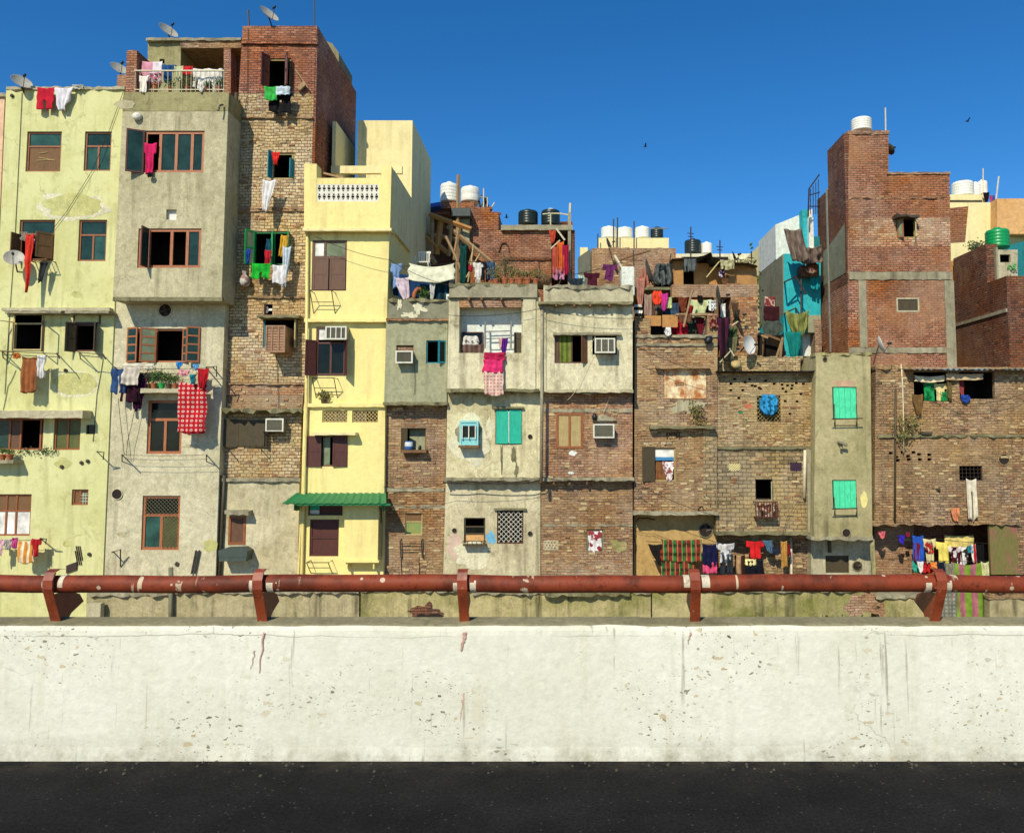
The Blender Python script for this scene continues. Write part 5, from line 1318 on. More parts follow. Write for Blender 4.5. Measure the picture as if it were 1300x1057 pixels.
jm = block(h, (690, 709, 686, 690, 709, 698), Y - .012, .1, M['conc_light'], [(691.5 + 4 * i + (j % 2) * 1.5, 687.5 + 3.4 * j, 693.5 + 4 * i + (j % 2) * 1.5, 689.8 + 3.4 * j) for i in range(4) for j in range(3)], 'vent_block', .05, .05)
patch(h, 784, 693, 11, 7, Y, M['moss'], rough=.4, th=.004)
patch(h, 727, 549 + 26, 5, 3, Ym, M['whitewash'], th=.004); patch(h, 725, 600, 4, 1.5, Ym, M['whitewash'], th=.004)
patch(h, 722, 585, 9, 12, Ym, M['conc_dark'], rough=.5, th=.003) if False else None
cable(h, [(757, 424), (748, 440), (752, 450), (730, 497), (720, 508)], Yu - .1, .006, .02, M['white_pvc']); cable(h, [(777, 497), (766, 524), (756, 535)], Ym - .1, .006, .0, M['white_pvc'])
b = MB(); b.lathe(at(755, 534, Ym - .12), [(.001, 0), (.07, .03), (.09, .12), (.05, .22), (.001, .24)], 8)
tag(b.build('pigeon_bundle', [M['black']], smooth=True), 'small dark bundle perched on the air conditioner by tan boards', 'bundle')
patch(h, 741, 497, 14, 4, Yu - .001, M['conc_dark'], 'stain', 24, .5, .004)
# joint pipe between the two plaster houses
pipe(h, [(688, 384, ), (688, 500), (687, 612)], Yu - .1, .05, M['conc'])
cable(h, [(562, 612), (600, 611), (660, 613), (680, 610), (690, 605)], Y - .5, .02, .03)

# ================================================================== tan brick house with cluttered roof terrace
Y = 25.1
h = house('house', 'tan brick house with a rusted tin window and cluttered open roof terrace', 858, Y)
TB = h
block(h, (806, 826, 404, 806, 826, 425), Y, 1, M['brick_tan'], name='wall', rough=14); block(h, (898, 911, 398, 898, 911, 425), Y, 1, M['brick_tan'])
block(h, (806, 911, 425, 805, 910, 652), Y, 5, M['brick_tan'], [(843.5, 468, 896, 506), (830, 568, 858, 611)], rough=14)
block(h, (805, 910, 652, 803, 911, 800), Y + .5, 4, M['tan_plaster'], [], zb=BOT)
slab(h, 806, 911, 425, 428.5, Y, .06, M['conc'], 'terrace_coping', .015); slab(h, 806, 911, 436, 439, Y, .05, M['conc'], 'string_course', .012)
slab(h, 833, 902, 464, 467.5, Y, .22, M['timber'], 'window_hood', .01); slab(h, 825, 909, 540.5, 544, Y, .3, M['conc_dark'], 'window_hood', .012)
slab(h, 804, 912, 649, 653.5, Y + .5, .6, M['conc'], 'floor_slab', .015)
w = win(h, Y, (843.5, 468, 896, 506), M['rust'], (.49,), (), [(0, 0, .49, 1, M['rust'], 'shutter'), (.49, 0, 1, 1, M['rust'], 'shutter')], fw=.045, dy=-.02)
b = MB(); b.tube([at(857, 487, Y - .05), at(868, 486, Y - .05)], .015, 5); b.build('bolt', [M['iron']], w)
w = win(h, Y, (830, 568, 858, 611), M['frame_tan'], (), (), [(0, 0, 1, .28, M['g_frost']), (0, .28, 1, .38, flat('blue_board', '#3f86b8'), 'panel')], fw=.05)
shutter(w, Y, 831, 567, 611, 16, 170, -1, M['shut_olive'], M['shut_olive'], 0)
garment('white flowered curtain in the tan brick house window', 'tri', 841, 585, 857, 609, Y + .07, cloth('#efe6e0', 'flower', '#a05a52', 9.0), 'curtain', 'curtain', None, amp=.02)
garment('brown curtain behind the flowered one in the tan brick house window', 'towel', 832, 585, 846, 610, Y + .12, cloth('#8a5a34'), 'curtain', 'curtain', None, amp=.02)
patch(h, 870, 515, 22, 8, Y, M['conc_light'], rough=.4, th=.004); patch(h, 901, 520, 8, 20, Y, M['brick_brown'], rough=.4, th=.003)
b = MB()
for i in range(3): b.tube([at(847 + i * 6, 557, Y - .02), at(847 + i * 6, 549, Y - .02), at(850.5 + i * 6, 549, Y - .02), at(850.5 + i * 6, 557, Y - .02)], .02, 4)
b.build('scratched_mark', [M['brick_dark']], h)
slab(h, 808, 880, 561, 564, Y, .015, M['brick_yellow'], 'string_course', .02)
block(h, (893, 909, 545, 893, 909, 645), Y - .02, .1, M['brick_block'], name='patched_brickwork', rough=6)
hole(h, 895.5, 673, 8, Y + .5, 'fan_hole', M['conc_dark'], 5)
cable(h, [(803, 664), (812, 657), (822, 657), (832, 659)], Y + .3, .02, .02); cable(h, [(804, 672), (830, 677), (872, 689)], Y + .4, .006)
cable(h, [(804, 672), (807, 690), (806, 702)], Y + .4, .01)
cable(h, [(886, 650), (889, 644), (893, 646)], Y - .06, .015, -.06)
# stuff of the open terrace (posts, beam, boards)
Yt = Y + 1.6
block(h, (853, 962, 361, 853, 962, 377), Yt, .4, M['brick_rust'], name='terrace_beam')
block(h, (928, 962, 377, 926, 961, 470), Yt + .01, 4, M['brick_mix'], name='wall', rough=10)
b = MB(); a = rect((806, 378, 930, 470), Yt + 2.4); b.box(a[0], a[1], Yt + 2.4, Yt + 2.5, a[2], a[3]); b.build('back_wall', [M['brick_dark']], h)
b = MB(); b.box(at(806, 400, Yt).x, at(962, 400, Yt).x, Yt + .4, Yt + 3.9, at(0, 365, Yt).z, at(0, 361.5, Yt).z); b.build('terrace_roof', [M['conc_dark']], h)
for x0, x1, m_ in ((907, 912, 'board'), (868, 871, 'timber')):
    b = MB(); a = rect((x0, 377, x1, 430), Yt - .3); b.box(a[0], a[1], Yt - .3, Yt - .2, a[2], a[3]); b.build('terrace_post', [M[m_]], h)
for r in ((818, 401, 839, 414), (840.5, 400, 860, 415.5)):
    b = MB(); a = rect(r, Y + .1); b.obox(((a[0] + a[1]) / 2, Y + .05, (a[2] + a[3]) / 2), ((a[1] - a[0]) / 2, 0, 0), (0, .012, 0), (0, 0, (a[3] - a[2]) / 2)); b.build('parapet_board', [M['board_tan']], h)
slab(h, 858, 908, 397.5, 400.5, Y + .1, .08, M['timber'], 'terrace_rail', .012)
b = MB(); b.tube([at(879, 368, Y - .1), at(868, 415, Y - .1)], .035, 6)
tag(b.build('wooden_pole', [M['timber']]), 'slanting pale pole leaning across the open terrace of the tan brick house', 'pole')
# upper shed on the terrace roof
Ys = Yt + 1.2
b = MB(); a = rect((869, 326, 962, 362), Ys)
def pbox(name, r, Y0, Y1, m_, par): 
    q = MB(); a = rect(r, Y0); q.box(a[0], a[1], Y0, Y1, a[2], a[3]); return q.build(name, [m_], par)
pbox('shed_wall', (855, 327, 867.5, 362), Ys, Ys + 1.8, M['terrace_tan'], h)
pbox('shed_wall', (881, 334, 900, 362), Ys + .8, Ys + .9, M['orange'], h); pbox('shed_wall', (900, 339, 916, 362), Ys + .5, Ys + .6, M['board_tan'], h)
pbox('shed_back', (866, 326, 925, 363), Ys + 1.6, Ys + 1.7, M['room'], h)
q = MB(); z = lambda y, YY: at(0, y, YY).z; X = lambda x, YY: at(x, 350, YY).x
q.prism([(X(919, Ys), z(362, Ys)), (X(961, Ys), z(362, Ys)), (X(961, Ys), z(336, Ys)), (X(940, Ys), z(332, Ys)), (X(926, Ys), z(334, Ys)), (X(921, Ys), z(340, Ys))], Ys + .02, Ys + .3); q.build('shed_wall', [M['terrace_tan']], h)
q = MB(); n = 12
P = [(853, 328), (866, 327), (880, 326.5), (893, 324), (903, 319.5), (905, 326), (917, 330), (925, 333), (950, 333), (962, 337)]
for i in range(len(P) - 1):
    (x0, y0), (x1, y1) = P[i], P[i + 1]
    for t in (0, .03):
        q.poly([(X(x0, Ys - .3), Ys - .35, z(y0 + 2, Ys - .3) + t), (X(x1, Ys - .3), Ys - .35, z(y1 + 2, Ys - .3) + t), (X(x1, Ys - .3), Ys + 1.8, z(y1 - 2, Ys - .3) + t), (X(x0, Ys - .3), Ys + 1.8, z(y0 - 2, Ys - .3) + t)])
q.build('shed_roof', [M['tarp']], h, recalc=False)
garment('dark grey tarpaulin heaped on the terrace left of the shed', 'bunch', 826, 334, 858, 362, Ys - .3, M['tarp'], 'tarpaulin', 'tarpaulin', None, amp=.2)
garment('black tarpaulin hanging in shade below the grey one', 'towel', 830, 346, 858, 372, Ys + .2, cloth('#211e1b'), 'tarpaulin', 'tarpaulin', None, amp=.1)
garment('purple rag on the shed corner of the terrace', 'bunch', 912, 343, 921, 352, Ys - .2, cloth('#4a1e58', 'flower', '#ded5dc', 8.0), 'rag', 'clothes', None)
garment('brown rag hanging from the shed corner under the purple rag', 'tri', 914, 350, 925, 362, Ys - .2, cloth('#6d4a30'), 'rag', 'clothes', None)
G8 = 'clothes on the tan house terrace'
for L, k, r, YY, mt, nm in (
    ('orange red bundle of cloth on the terrace line', 'bunch', (827, 369, 842, 386), Y + .1, cloth('#f0461e'), 'cloth'),
    ('magenta scarf hanging by the orange red bundle', 'tri', (838, 372, 848, 394), Y + .05, cloth('#cf2f92'), 'scarf'),
    ('pale lime cloth pegged right of the magenta scarf', 'towel', (844, 377, 853, 391), Y + .12, cloth('#cbd693'), 'cloth'),
    ('teal shirt in shade under the pale lime cloth', 'shirt', (842, 388, 853, 400), Y + .5, cloth('#1c5560'), 'shirt'),
    ('pinkish shawl hanging at the corner by the tall plaster house', 'tri', (807, 352, 819, 388), Y + .1, cloth('#b47a66'), 'shawl'),
    ('red cloth bundled above the pinkish shawl', 'bunch', (810, 352, 822, 366), Y + .2, cloth('#b34a3a'), 'cloth'),
    ('long greyish brown sheet hanging on the terrace corner', 'towel', (818, 373, 828, 400), Y + .15, cloth('#a58a78'), 'sheet'),
    ('narrow brown cloth beside the long greyish sheet', 'towel', (827, 380, 831, 400), Y + .2, cloth('#6d4c3e'), 'cloth'),
    ('black and white striped bundle on the terrace corner', 'bunch', (803, 386, 817, 402), Y - .1, cloth('#e6e0cf', 'hstripe', '#26221c', 30.0), 'cloth'),
    ('dark red cloth hung inside the terrace behind the pole', 'towel', (875, 379, 886, 399), Y + .8, cloth('#9c1020'), 'cloth'),
    ('white lattice patterned cloth at the right of the terrace', 'towel', (899, 381, 909, 394), Y + .5, cloth('#dfe3de', 'check', '#39414a', 26.0), 'cloth'),
    ('crimson sheet hanging low behind the terrace parapet', 'towel', (853, 404, 872, 426), Y + .5, cloth('#a01226'), 'sheet'),
    ('deep red blanket at the foot of the terrace opening', 'bunch', (856, 410, 876, 428), Y + .3, cloth('#b5152c'), 'blanket'),
    ('dark green cloth low in the terrace opening', 'towel', (872, 406, 884, 426), Y + .5, cloth('#3b4a38'), 'cloth'),
    ('maroon kurta hanging beside the dark green cloth', 'tri', (883, 403, 894, 425), Y + .3, cloth('#6b1422'), 'kurta'),
    ('pale floral cloth at the right end of the terrace opening', 'tri', (888, 404, 896, 424), Y + .4, cloth('#ddd2c2', 'flower', '#8a6a5c', 10.0), 'cloth'),
    ('white rag knotted on the low terrace ledge', 'bunch', (843, 415, 853, 426), Y - .1, cloth('#efece4'), 'rag'),
    ('white vest hanging by the terrace post', 'towel', (915, 385, 921, 403), Y + .6, cloth('#f0ece0'), 'vest'),
    ('long purple striped shawl draped down at the terrace corner', 'tri', (910, 402, 926, 452), Y - .1, cloth('#4a1c34', 'stripe', '#241018', 26.0), 'shawl'),
    ('black cloth hanging behind the long purple shawl', 'towel', (917, 392, 926, 412), Y + .7, cloth('#1d1c1a'), 'cloth'),
    ('moss green sack cloth hanging on the mixed brick wall', 'towel', (925, 415, 936, 428), Yt - .25, cloth('#4f6038'), 'cloth'),
    ('greyish cloth sagging right of the long purple shawl', 'tri', (920, 427, 936, 456), Y + .5, cloth('#77724e'), 'cloth')):
    garment(L, k, *r, YY, mt, nm, 'clothes', G8)
dish('dark dish seen edge on at the terrace corner beside the tarpaulin', 823, 345, Y + .6, 17, (.93, -.2, .3), mat=M['dish_dark'], base=at(829, 362, Y + .8))
dish('rusty dark dish hung edge on over the terrace post', 911, 375, Y - .05, 13, (.97, -.15, .18), mat=M['dish_dark'], base=at(914, 390, Y + .4))
dish('small dark dish on the mixed brick wall of the terrace', 936, 402, Yt - .35, 9.5, (.88, -.25, .4), mat=M['dish_dark'], base=at(931, 408, Yt))
dish('bright white dish facing the road in front of mixed brick', 950, 438, Yt - 1.2, 12, (.62, -.78, .1), mat=M['dish_white'], base=at(940, 446, Yt - .6))
b = MB(); b.tube([at(914, 460, Y), at(928, 445, Y - .3), at(926, 442, Y - .3)], .022, 6); b.tube([at(928, 445, Y - .3), at(932, 452, Y - .3)], .02, 6)
tag(b.build('bent_pipe', [M['white_pvc']]), 'bent white pipe elbow beside the bright white dish', 'pipe')
garment('pale green shirt hanging with one sleeve out on the open terrace', 'shirt', 876, 380, 903, 402, Y + .55, cloth('#cfd69c'), 'shirt', 'clothes', G8, skew=-3)
garment('dark bundle hung above the pale green terrace shirt', 'bunch', 884, 375, 893, 384, Y + .5, cloth('#1c1814'), 'bundle', 'clothes', G8)
for L, k, r, YY, mt, nm in (
    ('dusty pink sheet bunched at the terrace corner under the edge on dish', 'bunch', (812, 340, 826, 360), Y + .9, cloth('#a8705e'), 'sheet'),
    ('dark brown blanket hanging in shade behind the orange red bundle', 'towel', (828, 380, 846, 400), Y + .9, cloth('#3a2418'), 'blanket'),
    ('faded blue cloth hung low behind the tan boards', 'towel', (848, 384, 862, 402), Y + 1.1, cloth('#3c4f66'), 'cloth'),
    ('rust coloured cloth hung under the terrace beam', 'tri', (861, 377, 873, 396), Y + .9, cloth('#7c3a22'), 'cloth'),
    ('black sheet hanging under the tan boards of the terrace', 'sag', (822, 414, 846, 426), Y + .35, cloth('#191513'), 'sheet'),
    ('brown shawl over the lower terrace rail, left of the maroon kurta', 'towel', (862, 399, 878, 409), Y - .05, cloth('#6f4a33'), 'shawl'),
    ('torn grey tarpaulin drooping from the shed roof edge', 'ragged', (868, 328, 884, 345), Ys - .45, M['tarp'], 'tarpaulin'),
    ('pale torn sheet hanging at the shed roof corner', 'ragged', (915, 330, 932, 342), Ys - .45, cloth('#b9b184'), 'sheet'),
    ('brown sack cloth hanging on the mixed brick wall by the small dish', 'tri', (928, 384, 938, 400), Yt - .2, cloth('#5d4630'), 'sack'),
    ('dark red rug over the terrace edge beside the long purple shawl', 'towel', (900, 400, 912, 416), Y - .06, cloth('#6a1f22', 'flower', '#a58060', 7.0), 'rug')):
    garment(L, k, *r, YY, mt, nm, 'clothes', G8)
broken_edge(h, 853, 962, 361.5, Yt, M['brick_mix'], .14); broken_edge(h, 806, 826, 404, Y, M['brick_tan'], .2, .3); broken_edge(h, 898, 911, 398.5, Y, M['brick_tan'], .25, .3)
# plants rooted in the wall
b = MB()
for c_, r_ in (((885, 528), .28), ((881, 518), .2), ((889, 537), .22), ((887, 522), .2)): leafy(b, at(*c_, Y - .12), r_, .12, r_ * 1.2, 45, .09)
b.tube([at(886, 543, Y), at(884, 520, Y - .1)], .012, 4)
tag(b.build('wall_plant', [M['leaf_dry']], recalc=False), 'wild plant growing from the hood under the rusted tin window', 'plant')
# terrace washing low down at the street side
GS = 'washing under the tan and block brick houses'
Yl = Y - .15
for L, k, r, mt, nm, kw in (
    ('dark cloth corner hanging left of the plaid blanket', 'tri', (823, 690, 840, 716), cloth('#221e1c'), 'cloth', dict(skew=6)),
    ('green and red plaid blanket hanging behind the rail', 'towel', (839, 684, 891, 712), cloth('#8e2f22', 'plaid', '#1f7a3c', 22.0), 'blanket', dict(amp=.03)),
    ('lower fold of the green and red plaid blanket, hung behind it', 'towel', (838, 711, 882, 731), cloth('#8a3022', 'plaid', '#1f6a36', 22.5), 'blanket', dict(amp=.03)),
    ('navy blue jumper with pink hem hanging right of the plaid blanket', 'towel', (892, 690, 911, 716), cloth('#16183c'), 'jumper', {}),
    ('pink petticoat showing beneath the navy jumper', 'towel', (892, 713, 910, 727), cloth('#d84a72'), 'petticoat', {}),
    ('white tee shirt with grey print hanging by the navy jumper', 'shirt', (910, 689, 932, 712), cloth('#d9d6d2', 'flower', '#5d6670', 6.0), 'shirt', {}),
    ('dark trousers hanging below the printed white tee shirt', 'pants', (914, 703, 930, 728), cloth('#2c3238'), 'trousers', {}),
    ('brown striped towel hanging between grey print shirt and red shirt', 'towel', (933, 704, 946, 728), cloth('#b59068', 'stripe', '#3b241a', 20.0), 'towel', {}),
    ('bright red shirt hanging under the block brick house', 'shirt', (948, 686, 970, 709), cloth('#d81418'), 'shirt', {}),
    ('yellow cloth strip hanging below the red shirt', 'towel', (946, 709, 960, 717), cloth('#efdf9a'), 'cloth', {}),
    ('black skirt hanging below the bright red shirt', 'towel', (946, 711, 968, 728), cloth('#191a24'), 'skirt', {}),
    ('denim blue scarf hanging right of the bright red shirt', 'tri', (968, 685, 981, 702), cloth('#4c6a80'), 'scarf', dict(skew=4)),
    ('dark blue cap cloth drooping from the line end', 'tri', (980, 694, 992, 704), cloth('#2a2f42'), 'cloth', {}),
    ('ochre towel hanging near the white downpipe', 'towel', (991, 686, 999, 718), cloth('#c59444'), 'towel', {}),
    ('small dark red cloth right of the ochre towel', 'towel', (999, 690, 1003, 704), cloth('#7a1620'), 'cloth', {})):
    garment(L, k, *r, Yl if r[0] < 930 else Y + .25, mt, nm, 'blanket' if nm == 'blanket' else 'clothes', GS, **kw)
b = MB(); b.tube(drop(at(820, 687, Yl), at(932, 690, Yl), .03), .008, 4)
tag(b.build('clothes_line', [M['wire']]), 'clothes line holding the plaid blanket', 'clothes line')
b = MB(); b.tube(drop(at(930, 686, Y + .25), at(1006, 686, Y + .25), .03), .008, 4)
tag(b.build('clothes_line', [M['wire']]), 'clothes line holding the bright red shirt', 'clothes line')
# ================================================================== block brick house with pierced brickwork
Y = 25.15
h = house('house', 'dusty brick house with pierced brick holes and a blue cloth window', 972, Y)
hol = [(961, 502, 991, 535), (959, 608, 981, 634)]
pts = [(928, 487), (946, 485), (955, 489), (964, 492), (928, 495), (943, 495), (966, 493.5), (972, 483), (959, 490), (993, 488), (1000, 489), (1006, 489), (1011, 486), (1017, 500), (998, 497), (994, 493), (1005, 493), (938, 505), (997, 509), (1012, 509.5), (1003, 525), (933, 481), (952, 481), (983, 487), (1020, 487)]
hol += [(x - 1.9, y - 1.3, x + 1.9, y + 1.5) for x, y in pts]
block(h, (911, 1034, 472, 910.5, 1033, 568), Y, 2, M['brick_tan_b'], hol[:1] + hol[2:], room=.5, rough=14)
block(h, (910.5, 1033, 568, 909, 1032, 677), Y + .03, 2, M['brick_block'], [hol[1], (925, 588, 940, 597), (1003, 587, 1018, 598)], rough=6)
block(h, (909, 1032, 677, 908, 1030, 800), Y + .7, 4, M['brick_tan'], zb=BOT, rough=14)
b = MB(); n = 60; a, c = at(910, 471, Y - .3), at(1036, 473, Y - .3)
for i in range(n):
    f0, f1 = i / n, (i + 1) / n; q = lambda f: .015 * math.sin(f * 150)
    for t in (0, .03):
        b.poly([(a.x + (c.x - a.x) * f0, Y - .35, a.z + q(f0) + t - .03), (a.x + (c.x - a.x) * f1, Y - .35, a.z + q(f1) + t - .03), (a.x + (c.x - a.x) * f1, Y + .9, a.z + q(f1) + t + .05), (a.x + (c.x - a.x) * f0, Y + .9, a.z + q(f0) + t + .05)])
b.build('tin_roof', [M['tin_dark']], h, recalc=False)
block(h, (912, 1016, 453, 912, 1016, 474), Y + .75, .4, M['brick_pale'], name='parapet', rough=8)
broken_edge(h, 912, 1016, 453.5, Y + .75, M['brick_pale'], .16)
slab(h, 911, 1034, 567, 570, Y, .05, M['conc_dark'], 'string_course', .012); slab(h, 909, 1033, 674.5, 679, Y + .6, .62, M['conc_dark'], 'floor_slab', .015)
w = win(h, Y, (961, 502, 991, 535), M['frame_dark'], (), (), [], fw=.03)
grille(w, Y, (961, 502, 991, 535), M['frame_tan'], 6, 7, True, .0, .008)
garment('bright blue cloth stuffed in the meshed brick window', 'bunch', 962, 500, 990, 526, Y - .12, cloth('#2f9ed8', 'flower', '#15607e', 8.0), 'cloth', 'clothes', None, amp=.06)
w = win(h, Y + .03, (959, 608, 981, 634), M['iron'], (), (), [], fw=.03)
shutter(w, Y + .03, 980, 611, 655, 10, 75, 1, M['grey_green'], M['grey_green'], 0)
b = MB(); a = rect((959, 637, 987, 657), Y - .25)
b.box(a[0], a[1], Y - .3, Y + .02, a[2], a[2] + .03)
for i in range(9): b.tube([(a[0] + (a[1] - a[0]) * i / 8, Y - .3, a[2]), (a[0] + (a[1] - a[0]) * i / 8, Y - .3, a[3])], .012, 4)
b.tube([(a[0], Y, a[3]), (a[0], Y - .3, a[3]), (a[1], Y - .3, a[3]), (a[1], Y, a[3])], .016, 4); b.build('window_cage', [M['frame_dark']], w)
garment('mottled brown rag bundle in the small window cage', 'ragged', 960, 638, 986, 656, Y - .15, cloth('#7a4a36', 'flower', '#c9b49a', 9.0), 'rag', 'clothes', None)
for r, m_ in (((925, 588, 940, 597), M['cream']), ((1003, 587, 1018, 598), paint('purple_vent', '#4a2f4a'))):
    w = win(h, Y + .03, r, m_, (), (), [], fw=.02, name='vent'); grille(w, Y + .05, r, m_, 5, 3, True, .0, .014)
pipe(h, [(1022, 571), (1021, 632)], Y - .08, .05, M['white_pvc'])
pipe(h, [(1004, 682), (1006, 800)], Y + .55, .04, M['white_pvc'])
patch(h, 950, 515, 6, 3, Y, flat('brick_smudge', '#c06a4a'), rough=.4, th=.003); patch(h, 940, 530 - 7, 3.5, 1.5, Y, flat('green_daub', '#1f7a50'), th=.004); patch(h, 948, 531, 3, 2.5, Y, flat('green_daub', '#1f7a50'), th=.004)
cable(h, [(1020, 625), (1000, 656), (990, 690)], Y - .1, .006, .0)
pbox('pilaster', (1025, 570, 1034, 676), Y - .05, Y + .1, M['conc'], h)

# ================================================================== narrow plaster house with mint shutters
Y = 24.7
h = house('house', 'narrow plastered house with bright mint green board shutters', 1071, Y)
block(h, (1036, 1105, 449, 1033, 1107.5, 684), Y, 1.75, M['col_plaster'], [(1057, 491, 1088, 532), (1057, 609, 1087.5, 646)])
block(h, (1030, 1110, 684, 1028, 1112, 800), Y + .75, 4, M['conc_light'], [(1048, 705, 1078, 727)], zb=BOT)
slab(h, 1030, 1108, 681, 685.5, Y + .7, .72, M['conc'], 'floor_slab', .02)
slab(h, 1035, 1106, 448, 451, Y, .02, M['moss'], 'coping', .025, .5)
for y0, y1, m_ in ((491, 532, M['mint']), (609, 646, M['mint'])):
    w = win(h, Y, (1057, y0, 1088, y1), M['teal_frame'], (), (), [], fw=.02)
    x0, x1, z0, z1 = rect((1057, y0, 1088, y1), Y)
    for i in range(2):
        b = MB(); xa_, xb_ = x0 + .03 + (x1 - x0 - .06) * i / 2, x0 + .03 + (x1 - x0 - .06) * (i + 1) / 2
        for k in range(2): u0, u1 = xa_ + (xb_ - xa_) * k / 2, xa_ + (xb_ - xa_) * (k + 1) / 2; b.box(u0 + .004, u1 - .004, Y - .01, Y + .02, z0 + .03, z1 - .03)
        b.build('shutter', [m_], w)
    b = MB()
    for x in (1059, 1087): b.tube([at(x, y0 + 22, Y - .02), at(x + 1, y1 + 1, Y - .3), at(x, y1 + 9, Y)], .014, 5)
    b.tube([at(1056, y1, Y - .3), at(1095 if y0 < 500 else 1088, y1 - 1, Y - .3)], .018, 5); b.tube([at(1060, y1 + 8, Y), at(1087, y1 + 8, Y)], .014, 5)
    b.build('window_stay', [M['iron']], w)
patch(h, 1097, 634, 4.5, 10, Y, flat('yellow_daub', '#e9dd8a'), th=.004, rough=.1)
patch(h, 1072, 486, 14, 4, Y, flat('pink_wash', '#c9a684'), th=.003, rough=.3)
hole(h, 1047, 456, 2.6, Y, 'vent_hole', M['conc']); hole(h, 1074, 676, 5, Y, 'vent_hole', M['conc'])
b = MB(); b.tube([at(1064, 561, Y), at(1069, 562, Y - .25), at(1075, 565, Y - .2)], .05, 8); b.tube([at(1068, 560, Y - .05), at(1068, 570, Y - .15)], .04, 8); b.build('pipe_stub', [M['conc']], h)
w = win(h, Y + .75, (1048, 705, 1078, 727), M['shut_olive'], (), (), [(0, 0, 1, 1, M['shut_olive'], 'shutter')], fw=.03)
hole(h, 1088, 718, 5.5, Y + .75, 'fan_hole', M['conc_dark'], 4)
pipe(h, [(1038, 472), (1036, 600), (1034, 690), (1033, 800)], Y + .15, .05, M['dark_pipe']) if False else None
pipe(h, [(1107, 684), (1110, 740), (1110, 800)], Y + .1, .07, M['moss'])
b = MB(); b.box(at(1061, 700, Y).x, at(1064, 700, Y).x, Y + .6, Y + .74, at(0, 705, Y).z, at(0, 687, Y).z); b.build('hanger', [M['dark_pipe']], h)

# ================================================================== long brick house at the right
Y = 24.9
h = house('house', 'long old brick house with corrugated roof edge at the right', 1205, Y)
j = [(1131, 575), (1146, 574), (1160, 574), (1167, 576.5), (1180, 577), (1138, 580), (1153, 579), (1140, 584), (1154, 583), (1168, 583), (1180, 583), (1128, 577)]
hol = [(1160, 472, 1203.5, 509), (1218, 472, 1263, 506), (1218, 591, 1247.5, 610)] + [(x - 2.6, y - 1.7, x + 2.6, y + 1.7) for x, y in j[:11]]
block(h, (1112, 1400, 466, 1110, 1410, 664), Y, 5, M['brick_far'], hol, rough=9)
Yb = Y + .9
block(h, (1110, 1160, 664, 1108, 1158, 800), Yb, 3, M['brick_rust'], zb=BOT, rough=6)
block(h, (1158, 1410, 664, 1156, 1410, 800), Yb + 1.2, 3, M['brick_dark'], zb=BOT)
slab(h, 1108, 1300, 662, 666.5, Yb, .95, M['brick_far'], 'floor_slab', .03)
slab(h, 1111, 1156, 463.5, 468, Y, .03, M['brick_far'], 'coping', .05, .5)
broken_edge(h, 1111, 1158, 466.5, Y, M['brick_far'], .1)
pbox('peeling_panel', (1257, 664, 1292, 729), Y + .02, Y + .12, M['board_mix'], h); pbox('wall', (1292, 664, 1400, 729), Y + .03, Y + .8, M['brick_far'], h)
slab(h, 1115, 1400, 551.5, 555, Y, .06, M['conc_dark'], 'string_course', .02)
b = MB(); n = 70; a, c = at(1152, 470, Y - .3), at(1400, 470, Y - .3)
for i in range(n):
    f0, f1 = i / n, (i + 1) / n; q = lambda f: .035 * math.sin(f * 200)
    mi = 1 if .17 < f0 < .4 else 0
    for t in (0, .02):
        b.poly([(a.x + (c.x - a.x) * f0, Y - .4, a.z + q(f0) + t), (a.x + (c.x - a.x) * f1, Y - .4, a.z + q(f1) + t), (a.x + (c.x - a.x) * f1, Y + 1.2, a.z + q(f1) + t + .12), (a.x + (c.x - a.x) * f0, Y + 1.2, a.z + q(f0) + t + .12)], mi)
b.build('corrugated_roof', [M['tin'], M['tin_blue']], h, recalc=False)
w = win(h, Y, (1218, 591, 1247.5, 610), M['iron'], (), (), [], fw=.025, name='vent'); grille(w, Y, (1218, 591, 1247.5, 610), M['iron'], 6, 4, False, .05)
hole(h, 1274, 583, 6.5, Y, 'vent_hole', M['brick_far'])
pipe(h, [(1137, 495), (1136.5, 560), (1136, 664)], Y - .05, .035, M['dark_pipe'])
pipe(h, [(1144, 462), (1146, 490), (1147, 530), (1147, 575)], Y - .08, .02, M['white_pvc'])
for x, y, rx, ry in ((1239, 525, 22, 10), (1259, 570, 16, 22), (1130, 490, 8, 16), (1190, 545, 10, 4)): patch(h, x, y, rx, ry, Y, M['brick_dark'], 'stain', 30, .5, .003) if False else None
slab(h, 1170, 1184, 548, 551, Y, .12, M['dark_pipe'], 'wall_shelf', .006)
b = MB(); b.lathe(at(1191, 621, Y), [(.05, 0), (.06, .05), (.02, .1), (.001, .1)], 8, 0, (0, -1, 0)); b.build('pipe_stub', [M['dark_pipe']], h)
GR = 'cloths in the right brick house openings'
garment('cream cloth drawn across the top of the left roof opening', 'sag', 1160, 476, 1198, 484, Y - .05, cloth('#e6d6ae'), 'cloth', 'clothes', GR, sag=.05)
garment('long beige awning cloth tied under the corrugated roof', 'sag', 1201, 474, 1248, 482, Y - .12, cloth('#c9b088'), 'awning_cloth', 'cloth', GR, sag=.02)
garment('green cloth hanging in the left roof opening', 'towel', 1173, 483, 1186, 509, Y + .1, cloth('#129a52', 'flower', '#0c6a3a', 6.0), 'cloth', 'clothes', GR)
garment('pale yellow cloth hanging right of the green cloth in the opening', 'shirt', 1185, 486, 1202, 508, Y + .1, cloth('#e8d694'), 'shirt', 'clothes', GR)
garment('small green towel low in the left roof opening', 'towel', 1194, 497, 1202, 509, Y + .05, cloth('#1c8a4a'), 'towel', 'towel', GR)
